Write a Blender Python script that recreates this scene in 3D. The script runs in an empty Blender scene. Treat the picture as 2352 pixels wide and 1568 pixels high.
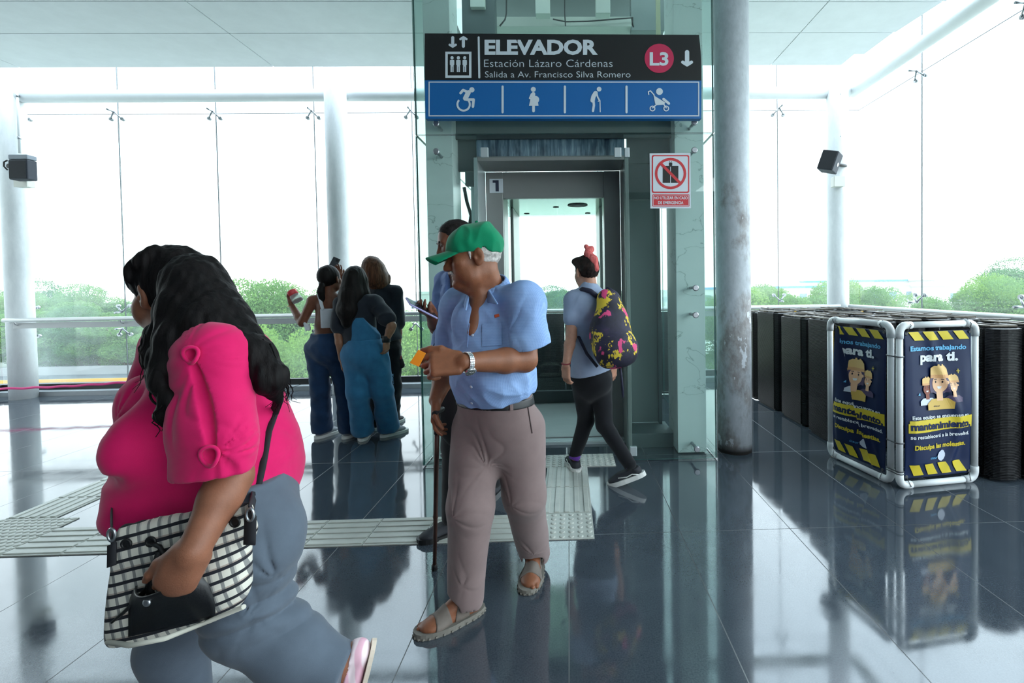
import bpy, bmesh, math, random
import numpy as np
from mathutils import Vector, Matrix

S = bpy.context.scene
COL = S.collection
random.seed(5)
PI = math.pi

# ------------------------------------------------------------------ camera
IMW, IMH, FPX = 2352, 1568, 1120.0
PPX, PPY, EYE = 1339.0, 686.0, 1.34
def _n(v): v = np.array(v, float); return v / np.linalg.norm(v)
_dY = _n((1307 - PPX, 660 - PPY, FPX))                 # world +Y in camera axes (right, down, forward)
_r = -0.0167
_dX = _n((1.0, _r, -((1307 - PPX) + (660 - PPY) * _r) / FPX))
_dD = np.cross(_dY, _dX)
if _dD[1] < 0: _dD = -_dD                              # world down
cam_d = bpy.data.cameras.new('camera')
cam = bpy.data.objects.new('camera', cam_d); COL.objects.link(cam)
cam_d.sensor_fit = 'HORIZONTAL'; cam_d.sensor_width = 36.0
cam_d.lens = FPX / IMW * 36.0
cam_d.shift_x = (IMW / 2 - PPX) / IMW
cam_d.shift_y = (PPY - IMH / 2) / IMW
cam_d.clip_start = 0.05; cam_d.clip_end = 2000
_right = np.array([_dX[0], _dY[0], -_dD[0]])           # camera axes written in the world
_down = np.array([_dX[1], _dY[1], -_dD[1]])
_fwd = np.array([_dX[2], _dY[2], -_dD[2]])
cam.matrix_world = Matrix(((_right[0], -_down[0], -_fwd[0], 0.0),
                           (_right[1], -_down[1], -_fwd[1], 0.0),
                           (_right[2], -_down[2], -_fwd[2], EYE),
                           (0, 0, 0, 1)))
S.camera = cam
def P(px, py, Y):
    """world point seen at photo pixel (px,py) at depth Y in front of the camera"""
    v = np.array([px - PPX, py - PPY, FPX])
    w = np.array([v @ _dX, v @ _dY, -(v @ _dD)])
    w = w * (Y / w[1]); w[2] += EYE
    return w
def G(px, py, z=0.0):
    """world point of pixel on the horizontal plane z"""
    v = np.array([px - PPX, py - PPY, FPX])
    w = np.array([v @ _dX, v @ _dY, -(v @ _dD)])
    w = w * ((z - EYE) / w[2]); w[2] += EYE
    return w
def V3(*a): return np.array(a, float)

# ------------------------------------------------------------------ world light and exposure
S.view_settings.view_transform = 'Standard'
S.view_settings.look = 'None'
S.view_settings.gamma = 1.0
S.view_settings.use_curve_mapping = False
S.view_settings.exposure = -0.40
S.cycles.transparent_max_bounces = 24
S.cycles.max_bounces = 10
wd = bpy.data.worlds.new('overcast_sky'); S.world = wd; wd.use_nodes = True
nt = wd.node_tree; nt.nodes.clear()
wo = nt.nodes.new('ShaderNodeOutputWorld'); bg = nt.nodes.new('ShaderNodeBackground')
tc = nt.nodes.new('ShaderNodeTexCoord'); sx = nt.nodes.new('ShaderNodeSeparateXYZ')
cr = nt.nodes.new('ShaderNodeValToRGB')
cr.color_ramp.elements[0].position = 0.0; cr.color_ramp.elements[0].color = (0.95, 0.975, 1.0, 1)
cr.color_ramp.elements[1].position = 0.6; cr.color_ramp.elements[1].color = (0.72, 0.86, 1.0, 1)
nt.links.new(tc.outputs['Generated'], sx.inputs[0]); nt.links.new(sx.outputs['Z'], cr.inputs[0])
nt.links.new(cr.outputs[0], bg.inputs['Color']); nt.links.new(bg.outputs[0], wo.inputs[0])
dp = nt.nodes.new('ShaderNodeVectorMath'); dp.operation = 'DOT_PRODUCT'; dp.inputs[1].default_value = (.86, -.1, .5)   # brighter cloud towards the hidden sun, at right
nt.links.new(tc.outputs['Generated'], dp.inputs[0])
mr_ = nt.nodes.new('ShaderNodeMapRange'); nt.links.new(dp.outputs['Value'], mr_.inputs[0])
for _i, _v in enumerate((-.2, 1.0, 5.4, 9.4)): mr_.inputs[_i + 1].default_value = _v
nt.links.new(mr_.outputs[0], bg.inputs['Strength'])

# ------------------------------------------------------------------ materials
def lin(c):
    f = lambda u: (u / 12.92) if u <= 0.04045 else ((u + 0.055) / 1.055) ** 2.4
    return tuple(f(x / 255.0) for x in c)
class M:
    """small node helper round a Principled material"""
    def __init__(s, name, col=(128, 128, 128), rough=0.6, metal=0.0, spec=0.5, ior=None, alpha=None):
        s.m = bpy.data.materials.new(name); s.m.use_nodes = True
        s.t = s.m.node_tree; s.b = s.t.nodes['Principled BSDF']; s.out = s.t.nodes['Material Output']
        s.c = lin(col) + (1,)
        s.b.inputs['Base Color'].default_value = s.c
        s.b.inputs['Roughness'].default_value = rough
        s.b.inputs['Metallic'].default_value = metal
        s.b.inputs['Specular IOR Level'].default_value = spec
        if ior: s.b.inputs['IOR'].default_value = ior
    def n(s, t, **k):
        x = s.t.nodes.new(t)
        for a, b in k.items(): setattr(x, a, b)
        return x
    def l(s, a, b): s.t.links.new(a, b)
    def coord(s, scale=(1, 1, 1), rot=(0, 0, 0)):
        tcn = s.n('ShaderNodeTexCoord'); mp = s.n('ShaderNodeMapping')
        mp.inputs['Scale'].default_value = scale; mp.inputs['Rotation'].default_value = rot
        s.l(tcn.outputs['Object'], mp.inputs[0]); return mp.outputs[0]
    def noise(s, scale=8, det=4, rough=0.6, sc=(1, 1, 1)):
        x = s.n('ShaderNodeTexNoise'); x.inputs['Scale'].default_value = scale
        x.inputs['Detail'].default_value = det; x.inputs['Roughness'].default_value = rough
        s.l(s.coord(sc), x.inputs['Vector']); return x.outputs['Fac']
    def ramp(s, fac, stops):
        r = s.n('ShaderNodeValToRGB'); e = r.color_ramp.elements
        e[0].position, e[0].color = stops[0][0], lin(stops[0][1]) + (1,)
        e[1].position, e[1].color = stops[-1][0], lin(stops[-1][1]) + (1,)
        for p, c in stops[1:-1]:
            q = e.new(p); q.color = lin(c) + (1,)
        s.l(fac, r.inputs[0]); return r.outputs[0]
    def frange(s, fac, a, b, c=0.0, d=1.0):
        r = s.n('ShaderNodeMapRange'); r.clamp = True
        for i, v in enumerate((a, b, c, d)): r.inputs[i + 1].default_value = v
        s.l(fac, r.inputs[0]); return r.outputs[0]
    def math(s, op, a, b=None, c=None):
        x = s.n('ShaderNodeMath', operation=op)
        for i, v in enumerate((a, b, c)):
            if v is None: continue
            if isinstance(v, (int, float)): x.inputs[i].default_value = v
            else: s.l(v, x.inputs[i])
        return x.outputs[0]
    def mix(s, fac, a, b):
        x = s.n('ShaderNodeMix', data_type='RGBA')
        if isinstance(fac, (int, float)): x.inputs[0].default_value = fac
        else: s.l(fac, x.inputs[0])
        for i, v in ((6, a), (7, b)):
            if isinstance(v, tuple): x.inputs[i].default_value = (lin(v) + (1,))
            else: s.l(v, x.inputs[i])
        return x.outputs[2]
    def base(s, sock): s.l(sock, s.b.inputs['Base Color']); return s
    def bump(s, fac, strength=0.3, dist=0.01):
        b = s.n('ShaderNodeBump'); b.inputs['Strength'].default_value = strength
        b.inputs['Distance'].default_value = dist
        s.l(fac, b.inputs['Height']); s.l(b.outputs[0], s.b.inputs['Normal']); return s
    def vary(s, amt=0.15, scale=6, sc=(1, 1, 1), det=5):
        c = s.c[:3]; f = s.noise(scale, det, 0.6, sc)
        r = s.n('ShaderNodeValToRGB'); e = r.color_ramp.elements
        e[0].position, e[0].color = 0.3, tuple(x * (1 - amt) for x in c) + (1,)
        e[1].position, e[1].color = 0.7, tuple(min(1, x * (1 + amt)) for x in c) + (1,)
        s.l(f, r.inputs[0]); s.base(r.outputs[0]); return s

def cloth(name, col, amt=0.12, weave=900, rough=0.85, bumps=0.25):
    m = M(name, col, rough, spec=0.15).vary(amt, 14)
    m.bump(m.noise(weave, 2), bumps, 0.002)
    m.b.inputs['Sheen Weight'].default_value = 0.15
    return m.m
def skin(name, col):
    m = M(name, col, 0.5, spec=0.35)
    m.vary(0.12, 30); m.bump(m.noise(260, 3), 0.25, 0.002)
    m.b.inputs['Subsurface Weight'].default_value = 0.08
    m.b.inputs['Subsurface Radius'].default_value = (0.012, 0.005, 0.003)
    return m.m
def hairmat(name, col, col2=None, rough=0.42, sc=(70, 70, 5)):
    m = M(name, col, rough + .10, spec=0.16)
    f = m.noise(1.0, 4, 0.6, sc)
    m.base(m.ramp(f, [(0.35, col), (0.7, col2 or tuple(min(255, int(c * 1.7) + 6) for c in col))]))
    m.bump(m.noise(1.0, 3, 0.6, tuple(s * 2.2 for s in sc)), 0.5, 0.004)
    return m.m
def glass(name, tint, dirt=0.03, dirtcol=(235, 245, 245), refl=1.0, smudge=0.0, sscale=1.2):
    """thin clear pane: tinted see-through, fresnel mirror and a little dust that catches light"""
    m = bpy.data.materials.new(name); m.use_nodes = True
    t = m.node_tree; t.nodes.clear(); N = t.nodes.new; L = t.links.new
    out = N('ShaderNodeOutputMaterial'); tr = N('ShaderNodeBsdfTransparent'); gl = N('ShaderNodeBsdfGlossy')
    gl.inputs['Roughness'].default_value = 0.02
    tr.inputs['Color'].default_value = lin(tint) + (1,)
    lw = N('ShaderNodeFresnel'); gm = N('ShaderNodeNewGeometry'); ir = N('ShaderNodeMapRange')
    for i_, v_ in enumerate((0.0, 1.0, 1.5, 1 / 1.5)): ir.inputs[i_ + 1].default_value = v_
    L(gm.outputs['Backfacing'], ir.inputs[0]); L(ir.outputs[0], lw.inputs['IOR'])            # same mirror strength from either side of the sheet
    mu = N('ShaderNodeMath'); mu.operation = 'MULTIPLY'; mu.inputs[1].default_value = refl; L(lw.outputs[0], mu.inputs[0])
    mx = N('ShaderNodeMixShader'); L(mu.outputs[0], mx.inputs[0]); L(tr.outputs[0], mx.inputs[1]); L(gl.outputs[0], mx.inputs[2])
    df = N('ShaderNodeBsdfDiffuse'); df.inputs['Color'].default_value = lin(dirtcol) + (1,)
    tl = N('ShaderNodeBsdfTranslucent'); tl.inputs['Color'].default_value = lin(dirtcol) + (1,)
    dm = N('ShaderNodeMixShader'); dm.inputs[0].default_value = 0.5; L(df.outputs[0], dm.inputs[1]); L(tl.outputs[0], dm.inputs[2])
    tcn = N('ShaderNodeTexCoord'); nz = N('ShaderNodeTexNoise'); nz.inputs['Scale'].default_value = sscale; nz.inputs['Detail'].default_value = 5
    L(tcn.outputs['Object'], nz.inputs['Vector'])
    mr = N('ShaderNodeMapRange'); mr.inputs[1].default_value = 0.42; mr.inputs[2].default_value = 0.75
    mr.inputs[3].default_value = dirt; mr.inputs[4].default_value = dirt + smudge
    L(nz.outputs['Fac'], mr.inputs[0])
    m2 = N('ShaderNodeMixShader'); L(mr.outputs[0], m2.inputs[0]); L(mx.outputs[0], m2.inputs[1]); L(dm.outputs[0], m2.inputs[2])
    L(m2.outputs[0], out.inputs[0]); return m

# ------------------------------------------------------------------ mesh building
def link(name, me, mat=None, parent=None):
    o = bpy.data.objects.new(name, me); COL.objects.link(o)
    for mm in (mat if isinstance(mat, (list, tuple)) else [mat]):
        if mm is not None: me.materials.append(mm)
    if parent is not None: o.parent = parent; o.matrix_parent_inverse = parent.matrix_basis.inverted()
    return o
def tag(o, label=None, cat=None, group=None, kind=None):
    if label: o['label'] = label
    if cat: o['category'] = cat
    if group: o['group'] = group
    if kind: o['kind'] = kind
    return o
def thing(name, label, cat, loc=(0, 0, 0), group=None, rz=0.0):
    o = bpy.data.objects.new(name, None); COL.objects.link(o)
    o.empty_display_size = 0.1
    o.location = tuple(float(x) for x in loc); o.rotation_euler = (0, 0, rz)
    bpy.context.view_layer.update()
    return tag(o, label, cat, group)
def copy_tree(o, parent=None):
    c = o.copy(); COL.objects.link(c)
    if parent is not None: c.parent = parent
    for ch in list(o.children): copy_tree(ch, c)
    return c
def axes(d):
    d = Vector(d).normalized()
    a = Vector((0, 0, 1)) if abs(d.z) < 0.95 else Vector((1, 0, 0))
    u = d.cross(a).normalized(); return u, u.cross(d).normalized() * -1, d
class MB:
    """collects shapes into one bmesh"""
    def __init__(s): s.b = bmesh.new(); s.mi = 0
    def _f(s, vs, smooth=False):
        try: f = s.b.faces.new(vs)
        except ValueError: return None
        f.smooth = smooth; f.material_index = s.mi; return f
    def box(s, lo, hi, rot=None, bev=0.0):
        lo, hi = np.minimum(lo, hi), np.maximum(lo, hi)
        c = (np.array(lo) + np.array(hi)) / 2; h = (np.array(hi) - np.array(lo)) / 2
        return s.obox(c, h, rot, bev)
    def obox(s, c, h, rot=None, bev=0.0):
        R = Matrix.Identity(3) if rot is None else rot
        vs = [s.b.verts.new(Vector(c) + R @ Vector((h[0] * i, h[1] * j, h[2] * k))) for i in (-1, 1) for j in (-1, 1) for k in (-1, 1)]
        fs = [s._f([vs[i] for i in q]) for q in ((0, 1, 3, 2), (4, 6, 7, 5), (0, 4, 5, 1), (2, 3, 7, 6), (0, 2, 6, 4), (1, 5, 7, 3))]
        if bev > 0:
            es = list({e for f in fs for e in f.edges})
            bmesh.ops.bevel(s.b, geom=es, offset=bev, segments=2, affect='EDGES', profile=0.5, material=-1)
        return s
    def tube(s, pts, rad, n=12, cap=True, smooth=True, closed=False):
        pts = [Vector(p) for p in pts]
        rad = [rad] * len(pts) if isinstance(rad, (int, float)) else list(rad)
        rings = []; prev = None
        for i, p in enumerate(pts):
            if closed: d = pts[(i + 1) % len(pts)] - pts[i - 1]
            else: d = (pts[min(i + 1, len(pts) - 1)] - pts[max(i - 1, 0)])
            d.normalize()
            if prev is None: u, v, _ = axes(d)
            else:
                u = (prev - d * prev.dot(d)).normalized(); v = d.cross(u).normalized()
            prev = u
            rings.append([s.b.verts.new(p + (u * math.cos(2 * PI * k / n) + v * math.sin(2 * PI * k / n)) * rad[i]) for k in range(n)])
        m = len(rings)
        for i in range(m if closed else m - 1):
            A, B = rings[i], rings[(i + 1) % m]
            for k in range(n): s._f((A[k], A[(k + 1) % n], B[(k + 1) % n], B[k]), smooth)
        if cap and not closed:
            s._f(list(reversed(rings[0]))); s._f(rings[-1])
        return s
    def cyl(s, a, b, r0, r1=None, n=24): return s.tube([a, b], [r0, r0 if r1 is None else r1], n)
    def lathe(s, c, prof, axis=(0, 0, 1), n=24, cap=True):
        u, v, d = axes(axis); c = Vector(c); rings = []
        for r, h in prof:
            rings.append([s.b.verts.new(c + d * h + (u * math.cos(2 * PI * k / n) + v * math.sin(2 * PI * k / n)) * max(r, 1e-4)) for k in range(n)])
        for A, B in zip(rings, rings[1:]):
            for k in range(n): s._f((A[k], A[(k + 1) % n], B[(k + 1) % n], B[k]), True)
        if cap: s._f(list(reversed(rings[0]))); s._f(rings[-1])
        return s
    def ball(s, c, r, n=12, m=8):
        r = (r, r, r) if isinstance(r, (int, float)) else r
        c = Vector(c); rows = []
        for j in range(m + 1):
            th = PI * j / m
            rows.append([s.b.verts.new(c + Vector((r[0] * math.sin(th) * math.cos(2 * PI * k / n), r[1] * math.sin(th) * math.sin(2 * PI * k / n), r[2] * math.cos(th)))) for k in range(n)])
        for A, B in zip(rows, rows[1:]):
            for k in range(n): s._f((A[k], B[k], B[(k + 1) % n], A[(k + 1) % n]), True)
        return s
    def prism(s, poly, off):
        """polygon (3D points) extruded by the vector off"""
        A = [s.b.verts.new(Vector(p)) for p in poly]; B = [s.b.verts.new(Vector(p) + Vector(off)) for p in poly]
        s._f(list(reversed(A))); s._f(B); n = len(A)
        for k in range(n): s._f((A[k], A[(k + 1) % n], B[(k + 1) % n], B[k]))
        return s
    def poly(s, pts): s._f([s.b.verts.new(Vector(p)) for p in pts]); return s
    def grid(s, nu, nv, fn, smooth=True):
        vs = [[s.b.verts.new(Vector(fn(i / nu, j / nv))) for j in range(nv + 1)] for i in range(nu + 1)]
        for i in range(nu):
            for j in range(nv): s._f((vs[i][j], vs[i + 1][j], vs[i + 1][j + 1], vs[i][j + 1]), smooth)
        return s
    def build(s, name, mat=None, parent=None, weld=False, recalc=True):
        me = bpy.data.meshes.new(name)
        if weld: bmesh.ops.remove_doubles(s.b, verts=s.b.verts, dist=1e-5)
        if recalc: bmesh.ops.recalc_face_normals(s.b, faces=s.b.faces)
        s.b.to_mesh(me); s.b.free()
        return link(name, me, mat, parent)

def text_mesh(body, size=1.0, bold=0.0, align='LEFT', width=None):
    """lettering as flat geometry in the (x,y) plane: verts, faces; optionally squeezed to a width"""
    cu = bpy.data.curves.new('lettering', 'FONT'); cu.body = body; cu.size = size; cu.offset = bold * size
    cu.align_x = 'LEFT'; cu.resolution_u = 3
    o = bpy.data.objects.new('lettering', cu); COL.objects.link(o)
    me = o.to_mesh()
    vs = [(v.co.x, v.co.y) for v in me.vertices]; fs = [tuple(p.vertices) for p in me.polygons]
    o.to_mesh_clear(); bpy.data.objects.remove(o); bpy.data.curves.remove(cu)
    if not vs: return [], []
    x0 = min(v[0] for v in vs); x1 = max(v[0] for v in vs)
    k = 1.0 if width is None else width / (x1 - x0)
    vs = [((v[0] - x0) * k, v[1]) for v in vs]; w = (x1 - x0) * k
    sh = 0 if align == 'LEFT' else (-w / 2 if align == 'CENTER' else -w)
    return [(v[0] + sh, v[1]) for v in vs], fs
class Flat:
    """flat artwork collected in (u,v) and laid on a surface by a mapping function"""
    def __init__(s, fn, lift=0.002): s.fn = fn; s.v = []; s.f = []; s.mi = []; s.mats = []; s.lift = lift; s.k = 0
    def mat(s, m):
        if m not in s.mats: s.mats.append(m)
        s.cur = s.mats.index(m); return s
    def raw(s, vs, fs, z=0.0):
        o = len(s.v)
        s.k += 1; zz = s.lift + z + s.k * 1.5e-5
        for u, v in vs: s.v.append((u, v, zz))
        for f in fs: s.f.append(tuple(i + o for i in f)); s.mi.append(s.cur)
        return s
    def text(s, body, u, v, size, bold=0.0, align='LEFT', width=None, z=0.0):
        vs, fs = text_mesh(body, size, bold, align, width)
        return s.raw([(a + u, b + v) for a, b in vs], fs, z)
    def poly(s, pts, z=0.0, div=0.0):
        if div:
            us = [p[0] for p in pts]
            n = max(1, int((max(us) - min(us)) / div))
            if n > 1 and len(pts) == 4:
                A, B, C, D = [np.array(p, float) for p in pts]
                vs = []
                for i in range(n + 1):
                    t = i / n; vs += [tuple(A + (B - A) * t), tuple(D + (C - D) * t)]
                return s.raw(vs, [(2 * i, 2 * i + 2, 2 * i + 3, 2 * i + 1) for i in range(n)], z)
        return s.raw(list(pts), [tuple(range(len(pts)))], z)
    def rect(s, u0, v0, u1, v1, z=0.0, div=0.0): return s.poly([(u0, v0), (u1, v0), (u1, v1), (u0, v1)], z, div)
    def disc(s, u, v, r, z=0.0, n=32, ry=None):
        return s.poly([(u + r * math.cos(2 * PI * k / n), v + (ry or r) * math.sin(2 * PI * k / n)) for k in range(n)], z)
    def ring(s, u, v, r0, r1, z=0.0, n=40, a0=0.0, a1=2 * PI):
        vs = []
        for k in range(n + 1):
            a = a0 + (a1 - a0) * k / n
            vs += [(u + r0 * math.cos(a), v + r0 * math.sin(a)), (u + r1 * math.cos(a), v + r1 * math.sin(a))]
        return s.raw(vs, [(2 * k, 2 * k + 1, 2 * k + 3, 2 * k + 2) for k in range(n)], z)
    def stroke(s, pts, w, z=0.0, round_=True):
        pts = [np.array(p, float) for p in pts]
        for a, b in zip(pts, pts[1:]):
            d = b - a; L = np.linalg.norm(d); nrm = np.array([-d[1], d[0]]) / max(L, 1e-9) * w / 2
            s.poly([tuple(a - nrm), tuple(b - nrm), tuple(b + nrm), tuple(a + nrm)], z)
        if round_:
            for p in pts: s.disc(p[0], p[1], w / 2, z, 12)
        return s
    def rrect(s, u0, v0, u1, v1, r, z=0.0, n=6):
        pts = []
        for cx, cy, a in ((u1 - r, v1 - r, 0), (u0 + r, v1 - r, PI / 2), (u0 + r, v0 + r, PI), (u1 - r, v0 + r, 1.5 * PI)):
            for k in range(n + 1):
                t = a + PI / 2 * k / n; pts.append((cx + r * math.cos(t), cy + r * math.sin(t)))
        return s.poly(pts, z)
    def frame(s, u0, v0, u1, v1, w, z=0.0):
        s.rect(u0, v0, u1, v0 + w, z); s.rect(u0, v1 - w, u1, v1, z); s.rect(u0, v0 + w, u0 + w, v1 - w, z); s.rect(u1 - w, v0 + w, u1, v1 - w, z); return s
    def build(s, name, parent=None, fine=None):
        """fine: longest edge allowed (in the artwork's own units) before laying it on a curved surface"""
        b = bmesh.new(); vs = [b.verts.new(p) for p in s.v]
        for f, k in zip(s.f, s.mi):
            try: q = b.faces.new([vs[i] for i in f])
            except ValueError: continue
            q.material_index = k
        if fine:
            for _ in range(7):
                bmesh.ops.triangulate(b, faces=b.faces)
                es = [e for e in b.edges if math.hypot(e.verts[0].co.x - e.verts[1].co.x, e.verts[0].co.y - e.verts[1].co.y) > fine]
                if not es: break
                bmesh.ops.subdivide_edges(b, edges=es, cuts=1)
            bmesh.ops.triangulate(b, faces=b.faces)
        for v in b.verts: v.co = Vector([float(x) for x in s.fn(v.co.x, v.co.y, v.co.z)])
        me = bpy.data.meshes.new(name); b.to_mesh(me); b.free()
        return link(name, me, s.mats, parent)
# ------------------------------------------------------------------ the setting
YG = 3.69          # front plane of the lift's glass
YB, XR = 6.85, 4.15  # back and right glass walls
XL = -7.75
def structure(o): o['kind'] = 'structure'; return o

# floor: dark polished slabs 0.605 x 1.22 m
mf = M('polished_dark_granite', (60, 68, 76), 0.06, spec=0.85, ior=1.62)
cx = mf.coord(); sp = mf.n('ShaderNodeSeparateXYZ'); mf.l(cx, sp.inputs[0])
def joint(sock, period, off, half):
    a = mf.math('ADD', sock, off + 100 * period); a = mf.math('MODULO', a, period)
    a = mf.math('SUBTRACT', a, period / 2); a = mf.math('ABSOLUTE', a)
    return mf.math('GREATER_THAN', a, period / 2 - half)
jx = joint(sp.outputs['X'], 0.605, 0.022, 0.0022)
jy = joint(sp.outputs['Y'], 1.22, -2.61, 0.0022)
jj = mf.math('MAXIMUM', jx, jy)
n1 = mf.noise(1.3, 6, 0.65); n2 = mf.noise(160, 2); n3 = mf.noise(5, 6, 0.7)
c1 = mf.ramp(n1, [(0.3, (50, 57, 65)), (0.55, (60, 68, 76)), (0.8, (74, 81, 88))])
c2 = mf.mix(mf.frange(n2, 0.35, 0.65, 0, 0.35), c1, (86, 93, 100))
c3 = mf.mix(mf.frange(mf.noise(14, 5, 0.75), 0.66, 0.74, 0, 0.8), c2, (30, 34, 38))
jc = mf.mix(mf.frange(mf.noise(0.7, 2), 0.45, 0.6), (24, 27, 30), (118, 122, 122))
mf.base(mf.mix(jj, c3, jc))
rr = mf.math('ADD', mf.frange(n3, 0.35, 0.8, 0.045, 0.13), mf.math('MULTIPLY', jj, 0.5))
mf.l(rr, mf.b.inputs['Roughness'])
mf.bump(mf.math('SUBTRACT', mf.math('MULTIPLY', mf.noise(1.7, 2), 0.05), mf.math('MULTIPLY', jj, 1.0)), 0.12, 0.004)
b = MB(); b.box((-10, -7.0, -0.14), (4.4, YB + 0.05, 0)); floor = structure(b.build('floor', mf.m))

# tactile paving, a part of the floor
mt = M('tactile_tile', (176, 178, 170), 0.42, spec=0.5).vary(0.10, 9)
mt.bump(mt.noise(90, 3), 0.15, 0.003)
mt = mt.m
def tactile(name, x0, x1, y0, y1, ribs=None, dots=None, tile=0.3):
    b = MB(); nx = max(1, round((x1 - x0) / tile)); ny = max(1, round((y1 - y0) / tile))
    for i in range(nx):
        for j in range(ny):
            ax, bx_ = x0 + (x1 - x0) * i / nx, x0 + (x1 - x0) * (i + 1) / nx
            ay, by_ = y0 + (y1 - y0) * j / ny, y0 + (y1 - y0) * (j + 1) / ny
            b.box((ax + .0015, ay + .0015, 0.0), (bx_ - .0015, by_ - .0015, 0.006), bev=0.0015)
            if ribs == 'x':
                for k in range(5):
                    yy = ay + (by_ - ay) * (k + .5) / 5
                    b.box((ax + .006, yy - .016, .004), (bx_ - .006, yy + .016, .011), bev=.004)
            if ribs == 'y':
                for k in range(5):
                    xx = ax + (bx_ - ax) * (k + .5) / 5
                    b.box((xx - .016, ay + .006, .004), (xx + .016, by_ - .006, .011), bev=.004)
            if dots:
                for k in range(6):
                    for q in range(6):
                        xx = ax + (bx_ - ax) * (k + .5) / 6; yy = ay + (by_ - ay) * (q + .5) / 6
                        b.lathe((xx, yy, .005), [(.0165, 0), (.014, .0035), (.009, .0055)], n=10)
    return b.build(name, mt, floor)
tactile('tactile_strip', -2.96, -.185, 2.56, 2.86, ribs='x')
tactile('tactile_corner', -.185, .115, 2.56, 2.86, dots=True)
tactile('tactile_strip', -.185, .115, 2.863, 3.6, ribs='y')
tactile('tactile_warning_tile', -.47, .33, 3.602, 3.87, dots=True, tile=0.267)
tactile('tactile_corner', -3.42, -2.965, 2.54, 2.99, dots=True, tile=0.225)
tactile('tactile_strip', -3.41, -3.11, 2.995, 5.0, ribs='y')

# ceiling soffit with open joints
mc = M('ceiling_panel', (238, 241, 243), 0.85, spec=0.2).vary(0.03, 5)
mc.bump(mc.noise(240, 3), 0.25, 0.003)
md = M('joint_dark', (44, 48, 52), 0.9).m
mwhite = M('white_paint', (222, 225, 226), 0.5).vary(0.04, 4).m
mwhitedirty = M('weathered_white_paint', (214, 217, 218), 0.6)
f = mwhitedirty.noise(3, 6, 0.7, (1, 1, .35))
mwhitedirty.base(mwhitedirty.ramp(f, [(0.3, (196, 200, 202)), (0.6, (222, 225, 226)), (0.8, (206, 206, 204))]))
mwhitedirty = mwhitedirty.m
ZC = 1.34 + 2.75
cxs = [-9.6, -6.56, -3.56, -1.16, 1.16, 2.58, 3.75]
cys = [-6.9, -3.2, 0.3, 2.1, 3.63, 4.76, 5.34, 6.13]
g = .006
b = MB()
for i in range(len(cxs) - 1):
    for j in range(len(cys) - 1):
        x0, x1, y0, y1 = cxs[i] + g, cxs[i + 1] - g, cys[j] + g, cys[j + 1] - g
        if x0 > -1.2 and x1 < 1.2 and y0 > 3.5: continue         # the lift shaft passes here
        if i == len(cxs) - 2:
            xe0, xe1 = {7: (3.6, 3.48)}.get(j + 1, (3.75, 3.75))
            if j == len(cys) - 2:
                b.prism([(x0, y0, ZC), (3.62, y0, ZC), (3.60, 5.84, ZC), (3.48, 5.84, ZC), (3.48, y1, ZC), (x0, y1, ZC)], (0, 0, .06)); continue
            if j == len(cys) - 3:
                b.prism([(x0, y0, ZC), (3.72, y0, ZC), (3.64, y1, ZC), (x0, y1, ZC)], (0, 0, .06)); continue
        b.box((x0, y0, ZC), (x1, y1, ZC + .06))
ceil = structure(b.build('ceiling', mc.m))
b = MB(); b.box((-9.6, -6.9, ZC + .062), (-1.2, 6.05, ZC + .2)); b.box((1.2, -6.9, ZC + .062), (3.4, 6.05, ZC + .2)); b.box((-1.2, -6.9, ZC + .062), (1.2, 3.6, ZC + .2))
structure(b.build('ceiling_backing', md, ceil))

# columns
def column(x, y, r, z1, label, mat, cut=True):
    t = thing('column', label, 'column', (x, y, 0))
    b = MB(); b.lathe((x, y, 0), [(r, 0), (r, z1 * .25), (r, z1 * .5), (r, z1)], n=48); b.build('shaft', mat, t); return t
mpeel = M('peeling_column_paint', (176, 182, 186), 0.62, spec=0.3)
f = mpeel.noise(3.2, 8, 0.68, (1, 1, .55)); f2 = mpeel.noise(22, 5, 0.7, (1, 1, .5))
spz = mpeel.n('ShaderNodeSeparateXYZ'); mpeel.l(mpeel.coord(), spz.inputs[0])
low = mpeel.frange(spz.outputs['Z'], 2.5, 0.4, 0.0, 0.17)
ff = mpeel.math('ADD', f, low)
cA = mpeel.ramp(f2, [(0.3, (168, 174, 180)), (0.7, (190, 196, 202))])
cB = mpeel.ramp(f2, [(0.35, (132, 129, 128)), (0.65, (162, 160, 160))])
base = mpeel.mix(mpeel.frange(ff, 0.60, 0.70), cA, cB)
base = mpeel.mix(mpeel.frange(ff, 0.735, 0.745), base, (206, 210, 216))
base = mpeel.mix(mpeel.frange(spz.outputs['Z'], 0.075, 0.02), base, (52, 48, 46))
mpeel.base(base); mpeel.bump(mpeel.math('ADD', ff, mpeel.math('MULTIPLY', f2, .2)), 0.5, 0.01)
column(1.325, 3.9, .135, ZC - .005, 'thick round white column with peeling stained paint beside the lift', mpeel.m)
column(-3.0, 6.5, .135, 5.0, 'round white column behind the three young people at the window', mwhitedirty)
cl = column(-7.20, 6.6, .135, 5.0, 'round white corner column at far left carrying a loudspeaker', mwhitedirty)
crn = column(3.665, 6.55, .135, 5.0, 'round white corner column at right carrying a tilted loudspeaker', mwhitedirty)

# beams that carry the glass: painted tubes
b = MB(); b.cyl((-7.3, 6.6, 3.93), (3.85, 6.6, 3.93), .078, n=28)
t1 = structure(b.build('trim_1', mwhite))
b = MB(); b.cyl((3.92, 6.62, 3.95), (3.92, -5, 3.95), .078, n=28)
t2 = structure(b.build('trim_2', mwhite))
b = MB(); b.cyl((-7.45, 6.55, 3.93), (-7.45, -5, 3.93), .078, n=28)
t3 = structure(b.build('trim_3', mwhite))

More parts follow.
